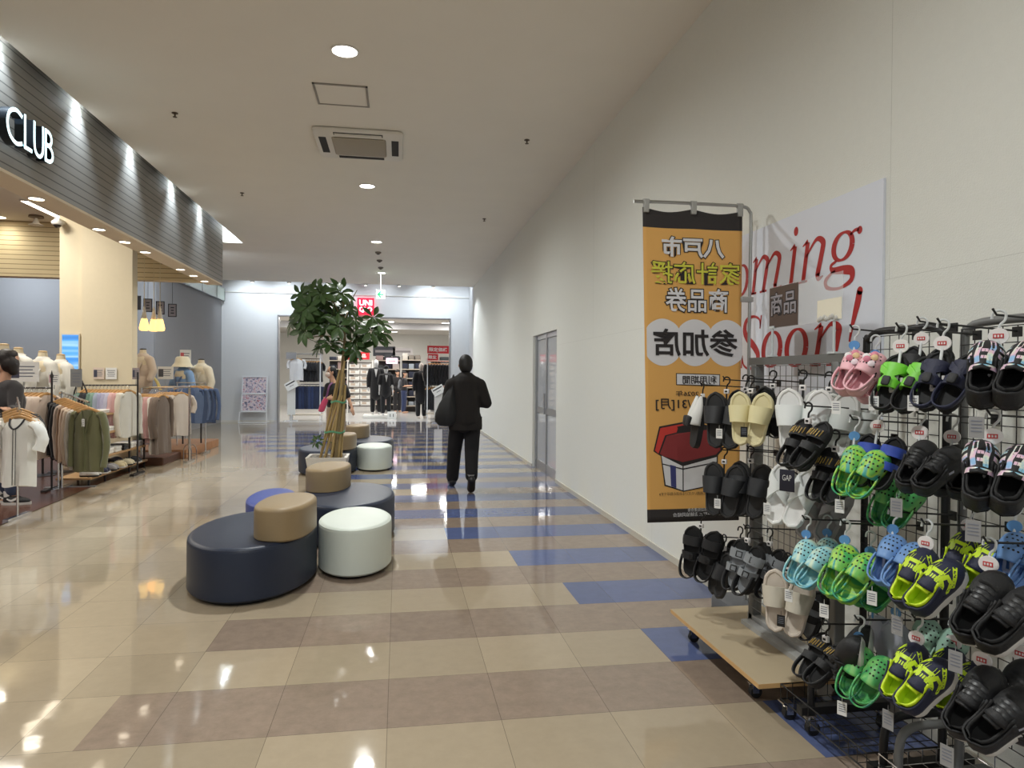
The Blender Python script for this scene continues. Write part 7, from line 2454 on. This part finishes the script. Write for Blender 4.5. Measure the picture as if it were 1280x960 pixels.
put('hair', blob([('s', (0.005, 0.005, 1.555), (0.098, 0.098, 0.1)), ('s', (-0.03, 0.03, 1.50), (0.085, 0.085, 0.11)), ('s', (0.035, -0.0, 1.585), (0.08, 0.085, 0.065)), ('s', (0.065, -0.005, 1.49), (0.06, 0.092, 0.105)), ('s', (0.03, -0.035, 1.50), (0.06, 0.06, 0.10)), ('s', (0.075, 0.0, 1.425), (0.045, 0.07, 0.06))], 0.012, 2), mat('hair_brown', (30, 22, 19), 0.45, bump=0.4, bscale=90), t)
put('face_mask', blob([('s', Vector(hc) + Vector((-0.07, -0.02, -0.055)), (0.05, 0.05, 0.05))], 0.009, 3), mat('mask_white', (226, 226, 228), 0.8), t)
put('top', blob([('t', (-0.1, 0.06, 1.245), (0.1, -0.06, 1.245), 0.078, 0.078), ('s', (0, 0, 1.08), (0.19, 0.15, 0.2)), ('s', (0, 0, 0.86), (0.19, 0.155, 0.14)), ('t', (0.13, -0.065, 1.225), (0.172, -0.16, 1.0), 0.075, 0.062), ('t', (0.172, -0.16, 1.0), (0.195, -0.3, 1.015), 0.058, 0.046), ('t', (-0.13, 0.065, 1.225), (-0.19, 0.05, 1.0), 0.075, 0.062), ('t', (-0.19, 0.05, 1.0), (-0.13, -0.12, 0.955), 0.058, 0.046)], 0.014, 3), cloth('top_charcoal', (52, 50, 52)), t)
put('trousers', blob([('s', (0, 0, 0.82), (0.175, 0.14, 0.1)), ('t', (-0.08, 0.05, 0.79), (-0.06, 0.05, 0.45), 0.1, 0.08), ('t', (-0.06, 0.05, 0.45), (-0.05, 0.09, 0.15), 0.078, 0.066), ('t', (0.08, -0.05, 0.79), (0.1, -0.06, 0.45), 0.1, 0.08), ('t', (0.1, -0.06, 0.45), (0.09, -0.06, 0.15), 0.078, 0.066)], 0.014, 3), cloth('jeans_shopper', (58, 70, 96), 0.15), t)
for i, (x, y) in enumerate(((0.12, -0.075), (-0.02, 0.07))):
    o = put('shoe', blob([('t', (x - 0.055, y, 0.055), (x + 0.10, y - 0.01, 0.045), 0.05, 0.04), ('s', (x + 0.07, y - 0.01, 0.045), (0.095, 0.048, 0.036)), ('s', (x - 0.05, y, 0.07), (0.05, 0.045, 0.055))], 0.009, 2), mat('sneaker_black', (24, 24, 27), 0.6), t)
    mb = MB()
    mb.rings([[(x + 0.025 + 0.145 * cos(2 * pi * k / 28), y - 0.005 + 0.055 * sin(2 * pi * k / 28), z) for k in range(28)] for z in (0.007, 0.034)])
    mb.build('sneaker_sole', WSOLE, o)
    mb = MB()
    q = smooth_path([(x - 0.045, 0, 0.075), (x - 0.01, 0, 0.055), (x + 0.02, 0, 0.062), (x + 0.06, 0, 0.085)], 4)
    mb.strip([(v.x, v.z) for v in q], [0.004 + 0.018 * sin(pi * (0.25 + 0.6 * (1 - k / (len(q) - 1)))) for k in range(len(q))], lambda u, v: (u, y - 0.054, v))
    mb.build('side_mark', PAPER, o, smooth=False)
    mb = MB(); mb.tube([(x - 0.055, y, 0.09), (x - 0.06, y, 0.15)], 0.04, 12); mb.build('sock', mat('sock_white', (222, 220, 216), 0.8), t)
